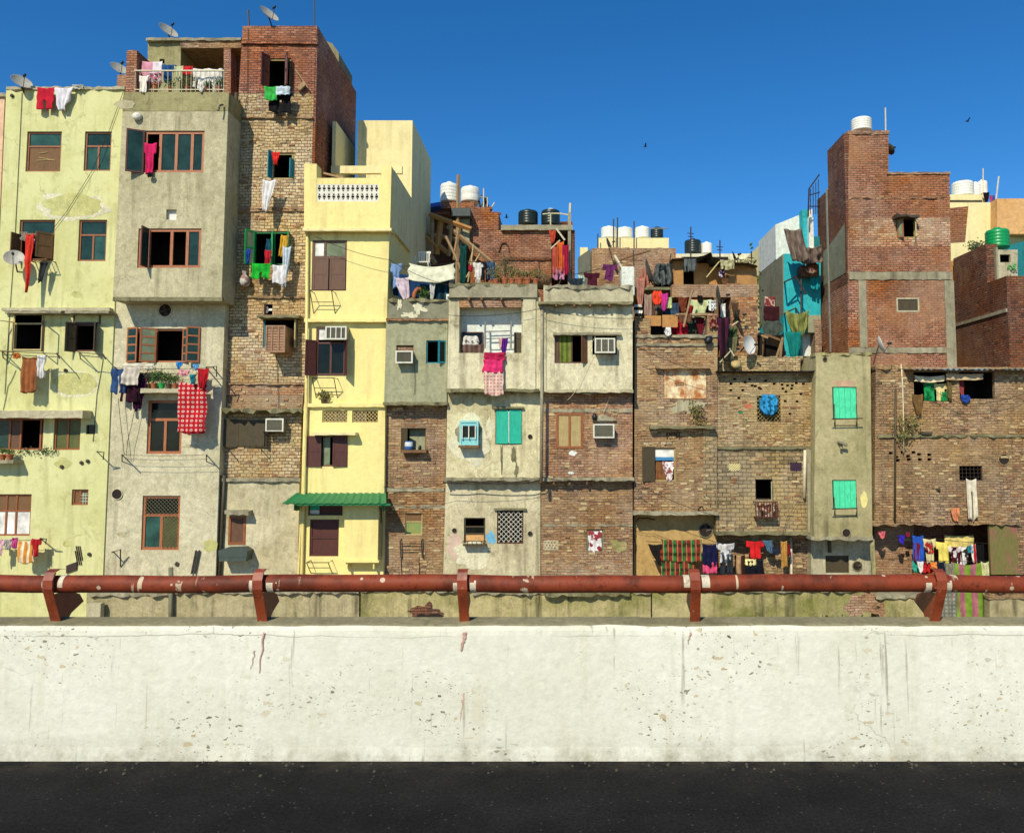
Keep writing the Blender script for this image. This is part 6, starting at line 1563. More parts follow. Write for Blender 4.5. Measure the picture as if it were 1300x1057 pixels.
garment('brown sackcloth hanging below the left roof opening', 'tri', 1158, 500, 1172, 526, Y - .1, cloth('#7a5c34'), 'sack', 'clothes', GR, skew=1)
garment('olive curtain hanging at the brick pillar of the roof openings', 'towel', 1203, 480, 1208, 507, Y - .05, cloth('#6d6038'), 'curtain', 'curtain', GR)
garment('red cloth hanging at the edge of the right roof opening', 'tri', 1217, 480, 1224, 503, Y + .1, cloth('#a04848'), 'cloth', 'clothes', GR)
garment('blue cloth bundled on the sill of the right roof opening', 'bunch', 1219, 501, 1232, 511, Y - .05, cloth('#22489a'), 'cloth', 'clothes', GR)
garment('cream trousers hanging from the barred vent of the right brick house', 'pants', 1227, 607, 1240, 657, Y - .12, cloth('#e6dcc0'), 'trousers', 'clothes', GR, fold=2)
garment('orange rag hanging at the floor slab below the vent', 'tri', 1207, 644, 1219, 661, Y - .12, cloth('#d98a5a'), 'rag', 'clothes', GR)
for L, c_, r_, n_, m_ in (('bushy wild plant on the string course of the right brick house', (1150, 540), .5, 120, 'leaf_dry'), ('small weed hanging at the string course by the drain pipe', (1145, 557), .22, 45, 'leaf_dry')):
    b = MB(); leafy(b, at(*c_, Y - .2), r_, .2, r_ * .8, n_, .09); leafy(b, at(c_[0] + 6, c_[1] - 4, Y - .2), r_ * .7, .2, r_ * .5, n_ // 2, .09)
    b.tube([at(1148, 553, Y), at(c_[0], c_[1], Y - .2)], .012, 4)
    tag(b.build('wall_plant', [M[m_]], recalc=False), L, 'plant')
GW = 'washing under the right brick house'
Yl = Y + .15
for L, k, r, mt, nm, kw in (
    ('pink sock pegged alone at the left end of the low line', 'tri', (1114, 674, 1124, 683), cloth('#d86a72'), 'sock', {}),
    ('violet blue cap hanging before the low brick pier', 'tri', (1140, 679, 1149, 690), cloth('#3a22b0'), 'cap', {}),
    ('dark red sock pegged right of the violet cap', 'bunch', (1149, 675, 1155, 681), cloth('#8a2030'), 'sock', {}),
    ('royal blue shawl hanging at the edge of the dark recess', 'towel', (1159, 679, 1173, 713), cloth('#1f58c0'), 'shawl', {}),
    ('dark red shirt hanging under the royal blue shawl', 'towel', (1160, 688, 1168, 712), cloth('#7a1024'), 'shirt', dict(fold=2)),
    ('cream blouse pegged in the dark recess', 'shirt', (1172, 683, 1188, 713), cloth('#d9cc94'), 'blouse', {}),
    ('red and black bundle pegged over the cream blouse', 'bunch', (1173, 688, 1187, 702), cloth('#c01824', 'flower', '#1b1416', 7.0), 'cloth', {}),
    ('yellow tee shirt hanging in the middle of the dark recess', 'shirt', (1188, 687, 1208, 714), cloth('#f0dc64'), 'shirt', {}),
    ('wide yellow sheet hanging behind the tee shirt', 'towel', (1199, 679, 1236, 702), cloth('#ecd57c'), 'sheet', dict(amp=.02)),
    ('dark maroon blouse with white trim right of the yellow tee shirt', 'shirt', (1204, 693, 1222, 714), cloth('#4a1018', 'flower', '#e6dcd8', 4.5), 'blouse', {}),
    ('white kurta on the line between maroon blouse and red strip', 'pants', (1214, 694, 1228, 716), cloth('#eae2d6', 'flower', '#2b2424', 4.0), 'kurta', {}),
    ('teal cap pegged beside the white kurta', 'bunch', (1227, 692, 1235, 701), cloth('#2a8ea0'), 'cap', {}),
    ('red and white strip cloth at the right of the low line', 'towel', (1233, 690, 1239, 714), cloth('#c01c2c', 'stripe', '#efe6dc', 40.0), 'cloth', {}),
    ('black shirt hanging at the right end of the dark recess', 'towel', (1239, 690, 1249, 716), cloth('#141414'), 'shirt', {}),
    ('aqua bag hanging on the second line behind the rail', 'bunch', (1157, 710, 1168, 726), cloth('#3aa890'), 'bag', {}),
    ('white rag pegged between aqua bag and red shorts', 'tri', (1164, 712, 1172, 726), cloth('#e3e0d4'), 'rag', {}),
    ('red shorts with white hem on the second line', 'shorts', (1169, 712, 1182, 726), cloth('#c8141c'), 'shorts', {}),
    ('orange cloth square right of the red shorts', 'towel', (1181, 713, 1189, 721), cloth('#e58a3a'), 'cloth', {}),
    ('navy trousers hanging behind the bent rail post', 'pants', (1189, 712, 1200, 732), cloth('#1f2638'), 'trousers', {}),
    ('grey quilted blanket hanging low behind the rail', 'towel', (1180, 744, 1214, 789), cloth('#77786a', 'check', '#a7a692', 26.0), 'blanket', {}),
    ('grey towel hanging right of the navy trousers', 'towel', (1199, 714, 1212, 735), cloth('#84826c'), 'towel', {}),
    ('green and mauve striped blanket hanging below the dark recess', 'towel', (1209, 713, 1248, 790), cloth('#7a9a30', 'stripe', '#b06a74', 17.0), 'blanket', dict(amp=.05)),
    ('pale lime towel at the right edge of the striped blanket', 'towel', (1246, 712, 1256, 757), cloth('#d3cf98'), 'towel', {}),
    ('narrow olive cloth left of the striped blanket', 'towel', (1213, 748, 1219, 787), cloth('#8a7a50'), 'cloth', {})):
    back = Yl + .3 if 'behind the tee' in L or 'second' in L else Yl
    garment(L, k, *r, back - (.25 if r[1] > 705 else 0), mt, nm, 'blanket' if nm == 'blanket' else 'clothes', GW, **kw)
for y0, y1, q, L in ((677, 690, 0, 'upper clothes line across the dark recess of the right brick house'), (711, 712, -.25, 'lower clothes line carrying the green and mauve striped blanket')):
    b = MB(); b.tube(drop(at(1110, y0 - 3, Yl + q), at(1258, y1, Yl + q), .04), .008, 4)
    tag(b.build('clothes_line', [M['wire']]), L, 'clothes line')

# ================================================================== stained boundary wall along the street
def low_wall(label, x0, x1, y0, Y, m_, th=.4, coping=True):
    q = house('boundary_wall', label, (x0 + x1) / 2, Y, 'wall')
    block(q, (x0, x1, y0, x0, x1, 800), Y, th, m_, zb=BOT)
    if coping: slab(q, x0, x1, y0 - 2, y0 + 2, Y, .08, M['conc'], 'coping', .03, .38)
    return q
low_wall('pale stained low wall in front of the grey and lime houses', 110, 219, 754, 24.4, M['moss_pale'])
q = low_wall('blotched low wall in front of the tower and yellow house', 219, 456, 751, 24.42, M['moss_pale'])
pipe(q, [(217, 720), (217, 800)], 24.3, .07, M['grey_shade'])
q = low_wall('mossy green low wall below the small grey house', 458, 600, 749, 24.38, M['moss'])
patch(q, 541, 778, 20, 12, 24.38, M['brick_dark'], 'stain', 40, .5, .005); patch(q, 543, 783, 16, 5, 24.376, M['room'], 'gap_shade', 30, .4, .006)  # the darkest skin paints in the shaded depth of a gap
q = low_wall('mossy green low wall below the pale plaster and brick houses', 600, 826, 752, 24.36, M['moss'])
slab(q, 690, 800, 752, 756, 24.36, .22, M['conc_dark'], 'ledge', .03)
q = low_wall('mossy low wall below the tan and dusty brick houses', 828, 1104, 749, 24.34, M['moss'])
patch(q, 1095, 768, 20, 14, 24.34, M['brick_rust'], 'bare_brick', 40, .5, .004)
b = MB()
for i in range(14): leafy(b, at(1045 + i * 4, 788, 24.25), .25, .15, .18, 16, .07)
tag(b.build('weeds', [M['leaf_dark']], recalc=False), 'low weeds growing out of the mossy low wall below the mint shuttered house', 'weeds', None, 'stuff')
q = low_wall('crumbling low wall beneath the washing of the right brick house', 1112, 1180, 757, 24.5, M['moss'])
patch(q, 1119, 778, 5, 14, 24.5, M['brick_rust'], 'bare_brick', 30, .5, .004)
q = low_wall('low wall of bare brick and moss at the right frame edge', 1256, 1420, 750, 24.5, M['moss_pale'])
slab(q, 1256, 1420, 750, 760, 24.5, .06, M['brick_far'], 'brick_course', .02, .38); patch(q, 1275, 780, 20, 14, 24.5, M['moss'], th=.003) if False else None
b = MB(); b.box(*rect((112, 765, 130, 784), 24.2)[:2], 24.1, 24.3, -5, at(0, 765, 24.2).z)
tag(b.build('concrete_post', [M['conc_light']]), 'short pale concrete post below the rail at the lime house corner', 'post')
# ================================================================== red brick tower at the right
Y = 26.8
h = house('house', 'tall red brick block with stepped roof and one small shuttered window', 1140, Y)
RT = h
V = lambda x, y: (at(x, y, Y).x, at(x, y, Y).z)
xl = at(1076, 300, Y).x; xs_ = at(1128, 190, Y).x; xr_ = at(1209, 330, Y).x
zt1, zt2, z0 = at(0, 167, Y).z, at(0, 220, Y).z, BOT
block(h, (1078, 1128, 167, 1077, 1128, 220), Y, 1.75, M['brick_red'], name='stair_tower')
block(h, (1077, 1205.5, 220, 1077, 1206, 276), Y, 3.0, M['brick_red'], [(1138, 274.5, 1166, 275.9)] if False else [])
block(h, (1077, 1206, 276, 1076.5, 1207, 313), Y, 3.0, M['brick_band'], [(1137.5, 276.5, 1163, 302)])
block(h, (1076.5, 1207, 313, 1076, 1212, 800), Y, 3.0, M['brick_red'], [(1138, 378, 1167, 396)], zb=BOT)
slab(h, 1077, 1129, 165.5, 170, Y, .04, M['brick_rust'], 'coping', .012, 1.7); slab(h, 1126, 1207, 218.5, 221, Y, .04, M['brick_rust'], 'coping', .012)
slab(h, 1078, 1207, 250, 252, Y, .02, M['brick_rust'], 'string_course', .02)
slab(h, 1078, 1209, 345, 355, Y, .03, M['conc'], 'concrete_band', .012); slab(h, 1078, 1212, 441, 448, Y, .035, M['conc'], 'concrete_band', .012)
for r in ((1091, 356, 1100.5, 441), (1201, 356, 1213, 470)):
    pbox('concrete_column', r, Y - .045, Y + .1, M['conc'], h)
# flank shade put into darker brick; plaster patch, pipe, further back roof edge lower
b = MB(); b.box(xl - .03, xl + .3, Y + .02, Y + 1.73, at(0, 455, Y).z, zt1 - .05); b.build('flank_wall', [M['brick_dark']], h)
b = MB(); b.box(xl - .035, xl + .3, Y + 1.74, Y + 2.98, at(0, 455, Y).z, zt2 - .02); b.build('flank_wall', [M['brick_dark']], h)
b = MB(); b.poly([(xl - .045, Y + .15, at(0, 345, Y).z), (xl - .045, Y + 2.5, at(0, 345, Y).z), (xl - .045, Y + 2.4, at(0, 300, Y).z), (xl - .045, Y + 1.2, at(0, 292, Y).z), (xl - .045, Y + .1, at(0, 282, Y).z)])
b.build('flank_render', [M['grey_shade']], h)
b = MB(); b.tube([(xl - .1, Y + 1.7, at(0, 440, Y).z), (xl - .1, Y + 1.7, zt2)], .04, 6); b.build('drainpipe', [M['tin']], h)
w = win(h, Y, (1137.5, 276.5, 1163, 302), M['frame_tan'], (), (), [], fw=.05)
shutter(w, Y, 1139, 276, 302, 8, 40, -1, M['frame'], M['g_grey'], 0, dy=.03); shutter(w, Y, 1162, 276, 302, 9, 70, 1, M['frame_pale'], M['g_olive'], 0, dy=.03)
slab(h, 1138, 1167, 271.5, 275.5, Y, .35, M['tin_dark'], 'window_hood', .03)
w = win(h, Y, (1138, 378, 1167, 396), M['conc_light'], (), (), [(0, 0, 1, 1, M['shut_olive'], 'vent_panel')], fw=.05, name='vent', dy=-.01)
tank('white water tank on top of the red brick stair tower', 1081, 149, 1106, 167, Y + .8, M['tank_white'], 'white rooftop water tanks')
pole('thin white antenna rod on the red brick stair tower', [(1124.5, 168), (1124, 137)], Y + .3, .025, M['white_pvc'])
dish('dark dish clamped on the right side of the brick stair tower', 1128.5, 190, Y + .6, 8, (.8, .2, .5), mat=M['dish_dark'], base=at(1127.5, 196, Y + .6))
dish('white dish edge on, standing on the long brick house roof', 1117, 438, 25.7, 11.5, (.9, -.25, .3), mat=M['dish_white'], base=at(1109, 462, 25.7))

# ================================================================== dark brick side wall, plaster box and yellow house at far right
xw = at(1212, 400, 29.4).x
h = house('house', 'dark brick house whose side wall faces the red brick block', 1260, 27)
b = MB(); n = 12
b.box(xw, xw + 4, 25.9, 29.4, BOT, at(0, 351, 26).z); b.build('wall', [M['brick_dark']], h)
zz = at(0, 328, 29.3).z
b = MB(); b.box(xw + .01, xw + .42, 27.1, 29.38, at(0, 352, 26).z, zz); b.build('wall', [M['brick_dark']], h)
b = MB(); b.box(xw - .05, xw + .02, 25.92, 29.3, at(0, 404, 27.3).z, at(0, 400, 27.3).z); b.build('string_course', [M['conc']], h)
Yg = 26.95
block(h, (1267, 1292, 317, 1267, 1292, 362), Yg, 2.2, M['conc_light'], [(1269.5, 323, 1283, 333)], name='plaster_box', reveal=.1)
pbox('dark_upright', (1265, 314, 1267.5, 356), Yg - .02, Yg + .12, M['conc'], h)
b = MB(); leafy(b, at(1285, 340, Yg - .1), .18, .1, .15, 40, .08); tag(b.build('wall_plant', [M['pot_green']], recalc=False), 'tuft of bright green growing on the plaster box by the green tank', 'plant')
tank('green water tank standing above the dark brick side wall', 1252, 289, 1280, 315, 28.2, M['tank_green'], None, None, 5)
pole('pale wooden rail sloping along the plaster box roof', [(1268, 318), (1262, 321)], Yg, .03, M['timber'], 'timber', 'timber') if False else None
b = MB()
for i in range(6): leafy(b, at(1231 + i * 3, 312 + (i % 2) * 3, 28.6), .25, .2, .2, 26, .1)
tag(b.build('roof_shrub', [M['leaf_dark']], recalc=False), 'dark shrub on the side wall left of the green tank', 'shrub')
b = MB(); a = rect((1208, 331, 1222, 372), 29.6); b.box(a[0], a[1], 29.6, 30, a[2], a[3]); tag(b.build('wooden_door', [M['board_tan']]), 'orange brown wooden board door between red brick block and dark side wall', 'door')
Yy = 31.5
h = house('house', 'pale yellow house with orange painted side behind the red brick block', 1250, Yy)
block(h, (1180, 1266, 257, 1180, 1266, 420), Yy, 5, M['cream'], zb=BOT)
block(h, (1180, 1250, 247, 1180, 1250, 259), Yy + .3, 2, M['cream'], name='parapet'); slab(h, 1180, 1247, 254, 257, Yy + .3, .12, M['shut_olive'], 'string_course', .004)
block(h, (1266, 1420, 252, 1266, 1420, 297), Yy - .5, 5, M['orange'], name='wall'); block(h, (1266, 1420, 297, 1266, 1420, 420), Yy, 4.3, M['cream'], zb=BOT)
b = MB(); P = [(1190, 266), (1229, 262), (1225, 307), (1190, 309)]
b.prism([(at(x, y, Yy).x, at(x, y, Yy).z) for x, y in P], Yy - .02, Yy + .1); b.build('brick_panel', [M['brick_red']], h)
b = MB(); P = [(1280, 312), (1420, 270), (1420, 420), (1280, 420)]
b.prism([(at(x, y, 29.5).x, at(x, y, 29.5).z) for x, y in P], 29.5, 31); o = b.build('lean_to', [M['teal_dark']], h)
for L, r in (('white water tank nearest the red brick block on the yellow house', (1209, 229, 1235, 250)), ('white water tank half hidden behind another on the yellow house', (1232, 231, 1245, 249)), ('white water tank at the right on the yellow house roof', (1241, 228, 1253, 247))):
    tank(L, *r, Yy + (1 if r[0] == 1209 else 2.2), M['tank_white'], 'white rooftop water tanks', M['tank_black'] if r[0] == 1209 else None)
pole('slim pale post leaning on the yellow house roof corner', [(1264, 258), (1268, 224)], Yy, .03, M['white_pvc'])
pole('thin white post above the white tanks on the yellow house', [(1248, 247), (1248, 214)], Yy + 2, .025, M['white_pvc'])
garment('black jacket hanging on the yellow house roof', 'tri', 1248, 244, 1256, 257, Yy + .1, cloth('#20161a'), 'jacket', 'clothes', None)
garment('pink and blue cloth hanging right of the black jacket', 'towel', 1256, 248, 1263, 257, Yy + .1, cloth('#b03a6c', 'stripe', '#3a4a8c', 9.0), 'cloth', 'clothes', None)

# ================================================================== teal painted house with draped cloth
Y = 29.2
h = house('house', 'teal painted house with balcony frames squeezed beside the red brick block', 1015, Y)
xa_ = at(995, 380, Y).x
block(h, (995, 1042, 322, 995, 1042, 470), Y, 3.6, M['teal'], zb=BOT)
b = MB(); b.prism([(xa_ - .01, at(0, 322, Y).z), (at(1042, 300, Y).x, at(0, 322, Y).z), (at(1042, 300, Y).x, at(0, 256, Y).z), (at(1027, 263, Y).x, at(0, 263, Y).z), (xa_ - .01, at(0, 277, Y).z)], Y + .9, Y + 3.5); b.build('upper_wall', [M['whitewash']], h)
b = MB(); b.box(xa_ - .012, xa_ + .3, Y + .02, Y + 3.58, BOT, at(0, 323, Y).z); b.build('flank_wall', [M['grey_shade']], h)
pbox('pier', (1019, 266, 1027, 322), Y + .5, Y + .9, M['teal'], h); pbox('post', (1027, 276, 1033, 318), Y + .3, Y + .5, M['whitewash'], h)
pbox('teal_panel', (1031, 300, 1042, 322), Y + .4, Y + .8, M['teal_dark'], h)
b = MB()  # balcony frames of iron
for y in (352, 392): 
    b.tube([at(996, y + 6, Y - .8), at(1010, y - 1, Y - .8), at(1024, y + 22, Y - .8)], .035, 5)
    b.tube([at(996, y + 6, Y), at(996, y + 6, Y - .8)], .03, 5); b.tube([at(1010, y - 1, Y), at(1010, y - 1, Y - .8)], .03, 5)
b.tube([at(1017, 348, Y - .5), at(1017, 400, Y - .5)], .03, 5); b.tube([at(996, 358, Y - .8), at(1017, 348, Y - .5)], .03, 5)
b.build('balcony_frame', [M['iron']], h)
b = MB(); b.tube([at(1026, 275, Y - .2), at(1027, 240, Y - .2), at(1040, 222, Y + .5)], .03, 5); b.tube([at(1027, 248, Y - .2), at(1041, 244, Y)], .02, 5)
for i in range(4): b.tube([at(1029 + i * 3.3, 240 - i * 4, Y), at(1029 + i * 3.3, 272, Y)], .015, 4)
b.tube([at(1027, 262, Y - .2), at(1041, 262, Y)], .02, 5); b.build('stair_railing', [M['iron']], h)
pbox('brick_shelf', (1017, 337, 1040, 350), Y - .6, Y - .1, M['brick_dark'], h)
pbox('lower_balcony', (1026, 400, 1042, 422), Y - .9, Y, M['grey_green'], h); pbox('brick_pier', (1035, 405, 1043, 450), Y - .95, Y - .3, M['brick_brown'], h)
pbox('white_door', (1019, 424, 1034, 452), Y - .4, Y - .1, M['whitewash'], h)
GD_ = 'cloths draped on the teal house'
garment('long mauve grey sheet draped over the teal house top frame', 'towel', 996, 290, 1018, 330, Y - 1.1, cloth('#857466', 'stripe', '#6d5c52', 30.0), 'sheet', 'cloth', GD_, skew=10, amp=.1)
garment('brown grey sheet sagging between teal house and brick block', 'sag', 1012, 310, 1043, 332, Y - 1.0, cloth('#7d6a5c', 'stripe', '#63534a', 26.0), 'sheet', 'cloth', GD_, sag=.15, amp=.1)
garment('olive green cloth slung like a hammock on the teal house frame', 'tri', 997, 393, 1028, 428, Y - 1.0, cloth('#8f934f', 'stripe', '#777c3e', 20.0), 'cloth', 'cloth', GD_, amp=.1, sag=.1)
garment('brown rags over the brick shelf of the teal house', 'bunch', 1020, 333, 1041, 347, Y - .8, cloth('#6b4030', 'flower', '#a58a74', 4.0), 'rag', 'cloth', GD_)
garment('patterned red rug hanging on the grey flank of the teal house', 'towel', 971, 376, 984, 402, 30.2, cloth('#8a3a3c', 'flower', '#d3b4a4', 6.0), 'rug', 'rug', GD_)
garment('dark maroon blanket hanging below the patterned red rug', 'towel', 970, 388, 996, 408, 29.8, cloth('#3e1a20'), 'blanket', 'blanket', GD_)
garment('grey green sheet bundled below the dark maroon blanket', 'bunch', 966, 407, 996, 426, 29.0, cloth('#4f5850'), 'sheet', 'cloth', GD_)
garment('teal cloth hanging beneath the olive hammock', 'tri', 998, 420, 1018, 458, Y - 1.2, cloth('#0d7d74'), 'cloth', 'cloth', GD_)
garment('dark brown tarpaulin between mixed brick and the teal house', 'towel', 962, 424, 996, 456, 28.6, cloth('#231c14'), 'tarpaulin', 'tarpaulin', GD_)
garment('teal trousers hanging on the teal house stair', 'pants', 1029, 334, 1040, 366, Y - .4, cloth('#1499a0'), 'trousers', 'clothes', GD_)
b = MB()
for x0, y0, x1, y1 in ((962, 424, 975, 429), (985, 456, 994, 428), (990, 460, 993, 432), (985, 462, 998, 452)): b.tube([at(x0, y0, 27.6), at(x1, y1, 27.5)], .04, 5)
tag(b.build('timber_prop', [M['timber']]), 'crossed grey timbers propped below the teal house flank', 'timber')
# cream house with tank far behind
h = house('house', 'cream house far behind with one white tank, left of the teal house', 985, 40)
block(h, (972, 1060, 303, 972, 1060, 420), 40, 6, M['cream'], zb=BOT)
tank('white water tank on the cream house left of the teal house', 981, 286, 999, 303, 41, M['tank_white'], 'white rooftop water tanks')

# ================================================================== stepped brick house behind the middle roofs
Y = 31.6
h = house('house', 'stepped red brick house with timber stair behind the middle roofs', 640, Y)
block(h, (597, 633, 269, 597, 633, 292), Y, 4, M['brick_red'], name='wall'); block(h, (597, 602, 256, 597, 602, 269), Y, 2, M['brick_red'], name='pier')
block(h, (602, 622, 263, 602, 622, 269), Y + .03, 1, M['brick_red'], name='wall')
block(h, (597, 700, 292, 597, 700, 420), Y + .02, 4, M['brick_red'], zb=BOT)
slab(h, 636, 727, 285.5, 292, Y, .14, M['conc'], 'roof_slab', .008, 4.5); slab(h, 640, 699, 327, 330, Y, .05, M['brick_dark'], 'string_course', .01)
pbox('concrete_post', (721, 270, 725, 372), Y - .1, Y + .1, M['conc'], h); pbox('wall', (725, 292, 730, 372), Y, Y + 4, M['brick_dark'], h)
b = MB(); a = rect((698, 290, 727, 372), Y + 2); b.box(a[0], a[1], Y + 2, Y + 2.1, a[2] - 1, a[3] + .3); b.build('back_wall', [M['brick_dark']], h)
block(h, (557, 598, 257, 557, 598, 264), Y + 1.2, 3, M['brick_red'], name='tank_platform'); block(h, (541, 598, 266, 541, 598, 420), Y + 2.4, 3, M['brick_dark'], zb=BOT)
block(h, (541, 570, 264, 541, 570, 272), Y + 1.5, 1, M['brick_red'], name='wall')
broken_edge(h, 622, 636, 270, Y, M['brick_red'], .5, .3); broken_edge(h, 602, 622, 263.5, Y + .03, M['brick_red'], .2); broken_edge(h, 541, 558, 266, Y + 2.4, M['brick_dark'], .3)
# timber stair and lean-to frames
b = MB(); Yt = Y - .6
def beam(b, p, q, Y0, w_=.07): 
    P, Q = at(*p, Y0), at(*q, Y0); b.tube([P, Q], w_, 4)
for i, (p, q, w_) in enumerate((((545, 272), (598, 291), .1), ((568, 287), (634, 341), .09), ((549, 274), (548, 322), .08), ((560, 279), (554, 323), .12), ((573, 283), (570, 325), .07), ((582, 222), (580, 362), .07), ((558, 312), (570, 322), .09), ((541, 297), (582, 304), .09), ((583, 290), (576, 330), .07), ((540, 300), (556, 315), .07), ((602, 315), (596, 335), .05), ((545, 322), (553, 335), .1))):
    b = MB(); beam(b, p, q, Yt + .05 * (i % 4), w_); b.build('stair_timber', [M['timber'] if i % 3 else M['board_tan']], h)
pbox('shed_board', (576, 300, 584, 362), Yt + .4, Yt + .5, M['board'], h); pbox('shed_board', (584, 278, 596, 310), Yt + .3, Yt + .35, M['grey_green'], h)
pbox('shed_roof', (573, 264, 597, 274), Yt - .1, Yt + 1.5, M['tarp'], h)
b = MB(); b.tube([at(640 + 6.5 * math.cos(t_ * .35) , 317 - 9 * math.sin(t_ * .35) + (t_ > 6) * 2, Y - .02) for t_ in range(-1, 10)], [.02 + .02 * min(t_, 6) / 6 for t_ in range(11)], 5); b.build('arch_scar', [M['brick_dark']], h)
tank('white ribbed water tank at the left on the stepped brick house', 559, 231, 582, 257, Y + 2, M['tank_white'], 'white rooftop water tanks')
tank('smooth white water tank beside the ribbed one on the stepped house', 585, 236, 609, 257, Y + 2, M['tank_white'], 'white rooftop water tanks', ribs=2)
for L, r in (('black water tank at the left on the concrete roof slab', (658, 266, 683, 286)), ('black water tank with pale pipe at the right on the roof slab', (687, 265, 711, 286))):
    tank(L, *r, Y + 1.4, M['tank_black'], 'black rooftop water tanks', M['tank_black'] if r[0] < 680 else M['tank_white'])
b = MB(); b.tube([at(699, 286, Y + .4), at(699, 271, Y + .4), at(689, 272, Y + .5)], .03, 5); b.tube([at(700, 271, Y + .4), at(711, 271, Y + .4), at(722, 273, Y)], .03, 5)
tag(b.build('water_pipe', [M['white_pvc']]), 'pale water pipe looping over the right black tank', 'pipe')
pole('pale forked pole top rising from the concrete post', [(723.5, 270), (724, 258)], Y, .05, M['white_pvc'])
pole('white rods of an aerial beside the white tanks', [(614, 268), (614, 239)], Y + .4, .025, M['white_pvc'], arms=((614, 250, .15),))
pole('short leaning white rod right of the aerial', [(621, 268), (628, 257)], Y + .4, .025, M['white_pvc'])
pole('second short white rod by the leaning one', [(619, 266), (618.5, 250)], Y + .4, .02, M['white_pvc'])
b = MB()
for i in range(9): b.obox(at(604 + i * 2.2, 262 - rnd.uniform(-3, 6), Y + .5), (.03, 0, 0), (0, .03, 0), (rnd.uniform(-.2, .2), 0, .3))
tag(b.build('scrap_heap', [M['tin_dark']]), 'dark scrap heaped on the stepped brick roof beside the tanks', 'scrap')
b = MB(); b.obox(at(550, 264, Y + 1.2), (.35, 0, .06), (0, .4, 0), (0, 0, .08)); tag(b.build('tarpaulin', [M['tarp_blue']]), 'blue tarpaulin bundle on the brick roof near the yellow house', 'tarpaulin')
GB = 'clothes on the stepped brick house'
Yc = Y - .3
for L, k, r, mt, nm in (
    ('orange red towel hung in the top of the side opening', 'tri', (697, 292, 706, 308), cloth('#c0442a'), 'towel'),
    ('long orange saree hanging in the brick house side opening', 'towel', (707, 306, 716, 342), cloth('#d8641c'), 'saree'),
    ('rust red saree hanging left of the orange one', 'towel', (701, 312, 709, 346), cloth('#b8503a'), 'saree'),
    ('crimson saree hanging right of the orange one', 'towel', (714, 310, 722, 348), cloth('#a8123c'), 'saree'),
    ('mauve petticoat hanging under the sarees', 'shorts', (702, 338, 717, 354), cloth('#b57a94'), 'petticoat')):
    garment(L, k, *r, Yc, mt, nm, 'clothes', GB)
b = MB(); b.tube([at(699, 316, Yc), at(711, 305, Yc)], .03, 5); b.tube([at(706, 290, Yc), at(717, 305, Yc)], .04, 5); tag(b.build('bamboo_pole', [M['white_pvc']]), 'pale poles crossing the side opening above the sarees', 'pole')
# roof terrace in front: pots, washing, white sheet
Yr = 25.3
GP = 'pots on the pale plaster house roof'
for px, w_, hp, lf, lab in ((630, 8, 16, 'leaf_dry', 'pot with dry twiggy plant at the left of the roof row'), (641, 9, 34, 'leaf_dark', 'pot with the tallest dark plant of the roof row'), (650, 8, 18, 'leaf_dry', 'pot with straggling plant beside the tallest one'),
        (660, 9, 12, 'leaf_dry', 'wide terracotta pot in the middle of the roof row'), (670, 9, 9, 'leaf_dry', 'terracotta pot with short dry shoots on the roof row'), (680, 8, 14, 'leaf_dry', 'terracotta pot at the right end of the roof row')):
    potted(lab, px, 361, Yr, w_, hp, M['terracotta'], M[lf], GP)
b = MB(); leafy(b, at(690, 355, Yr + .3), .3, .2, .25, 60, .08); tag(b.build('dry_shrub', [M['leaf_dry']], recalc=False), 'dry shrub between the two plaster roof parapets', 'shrub')
GQ = 'washing on the middle rooftops'
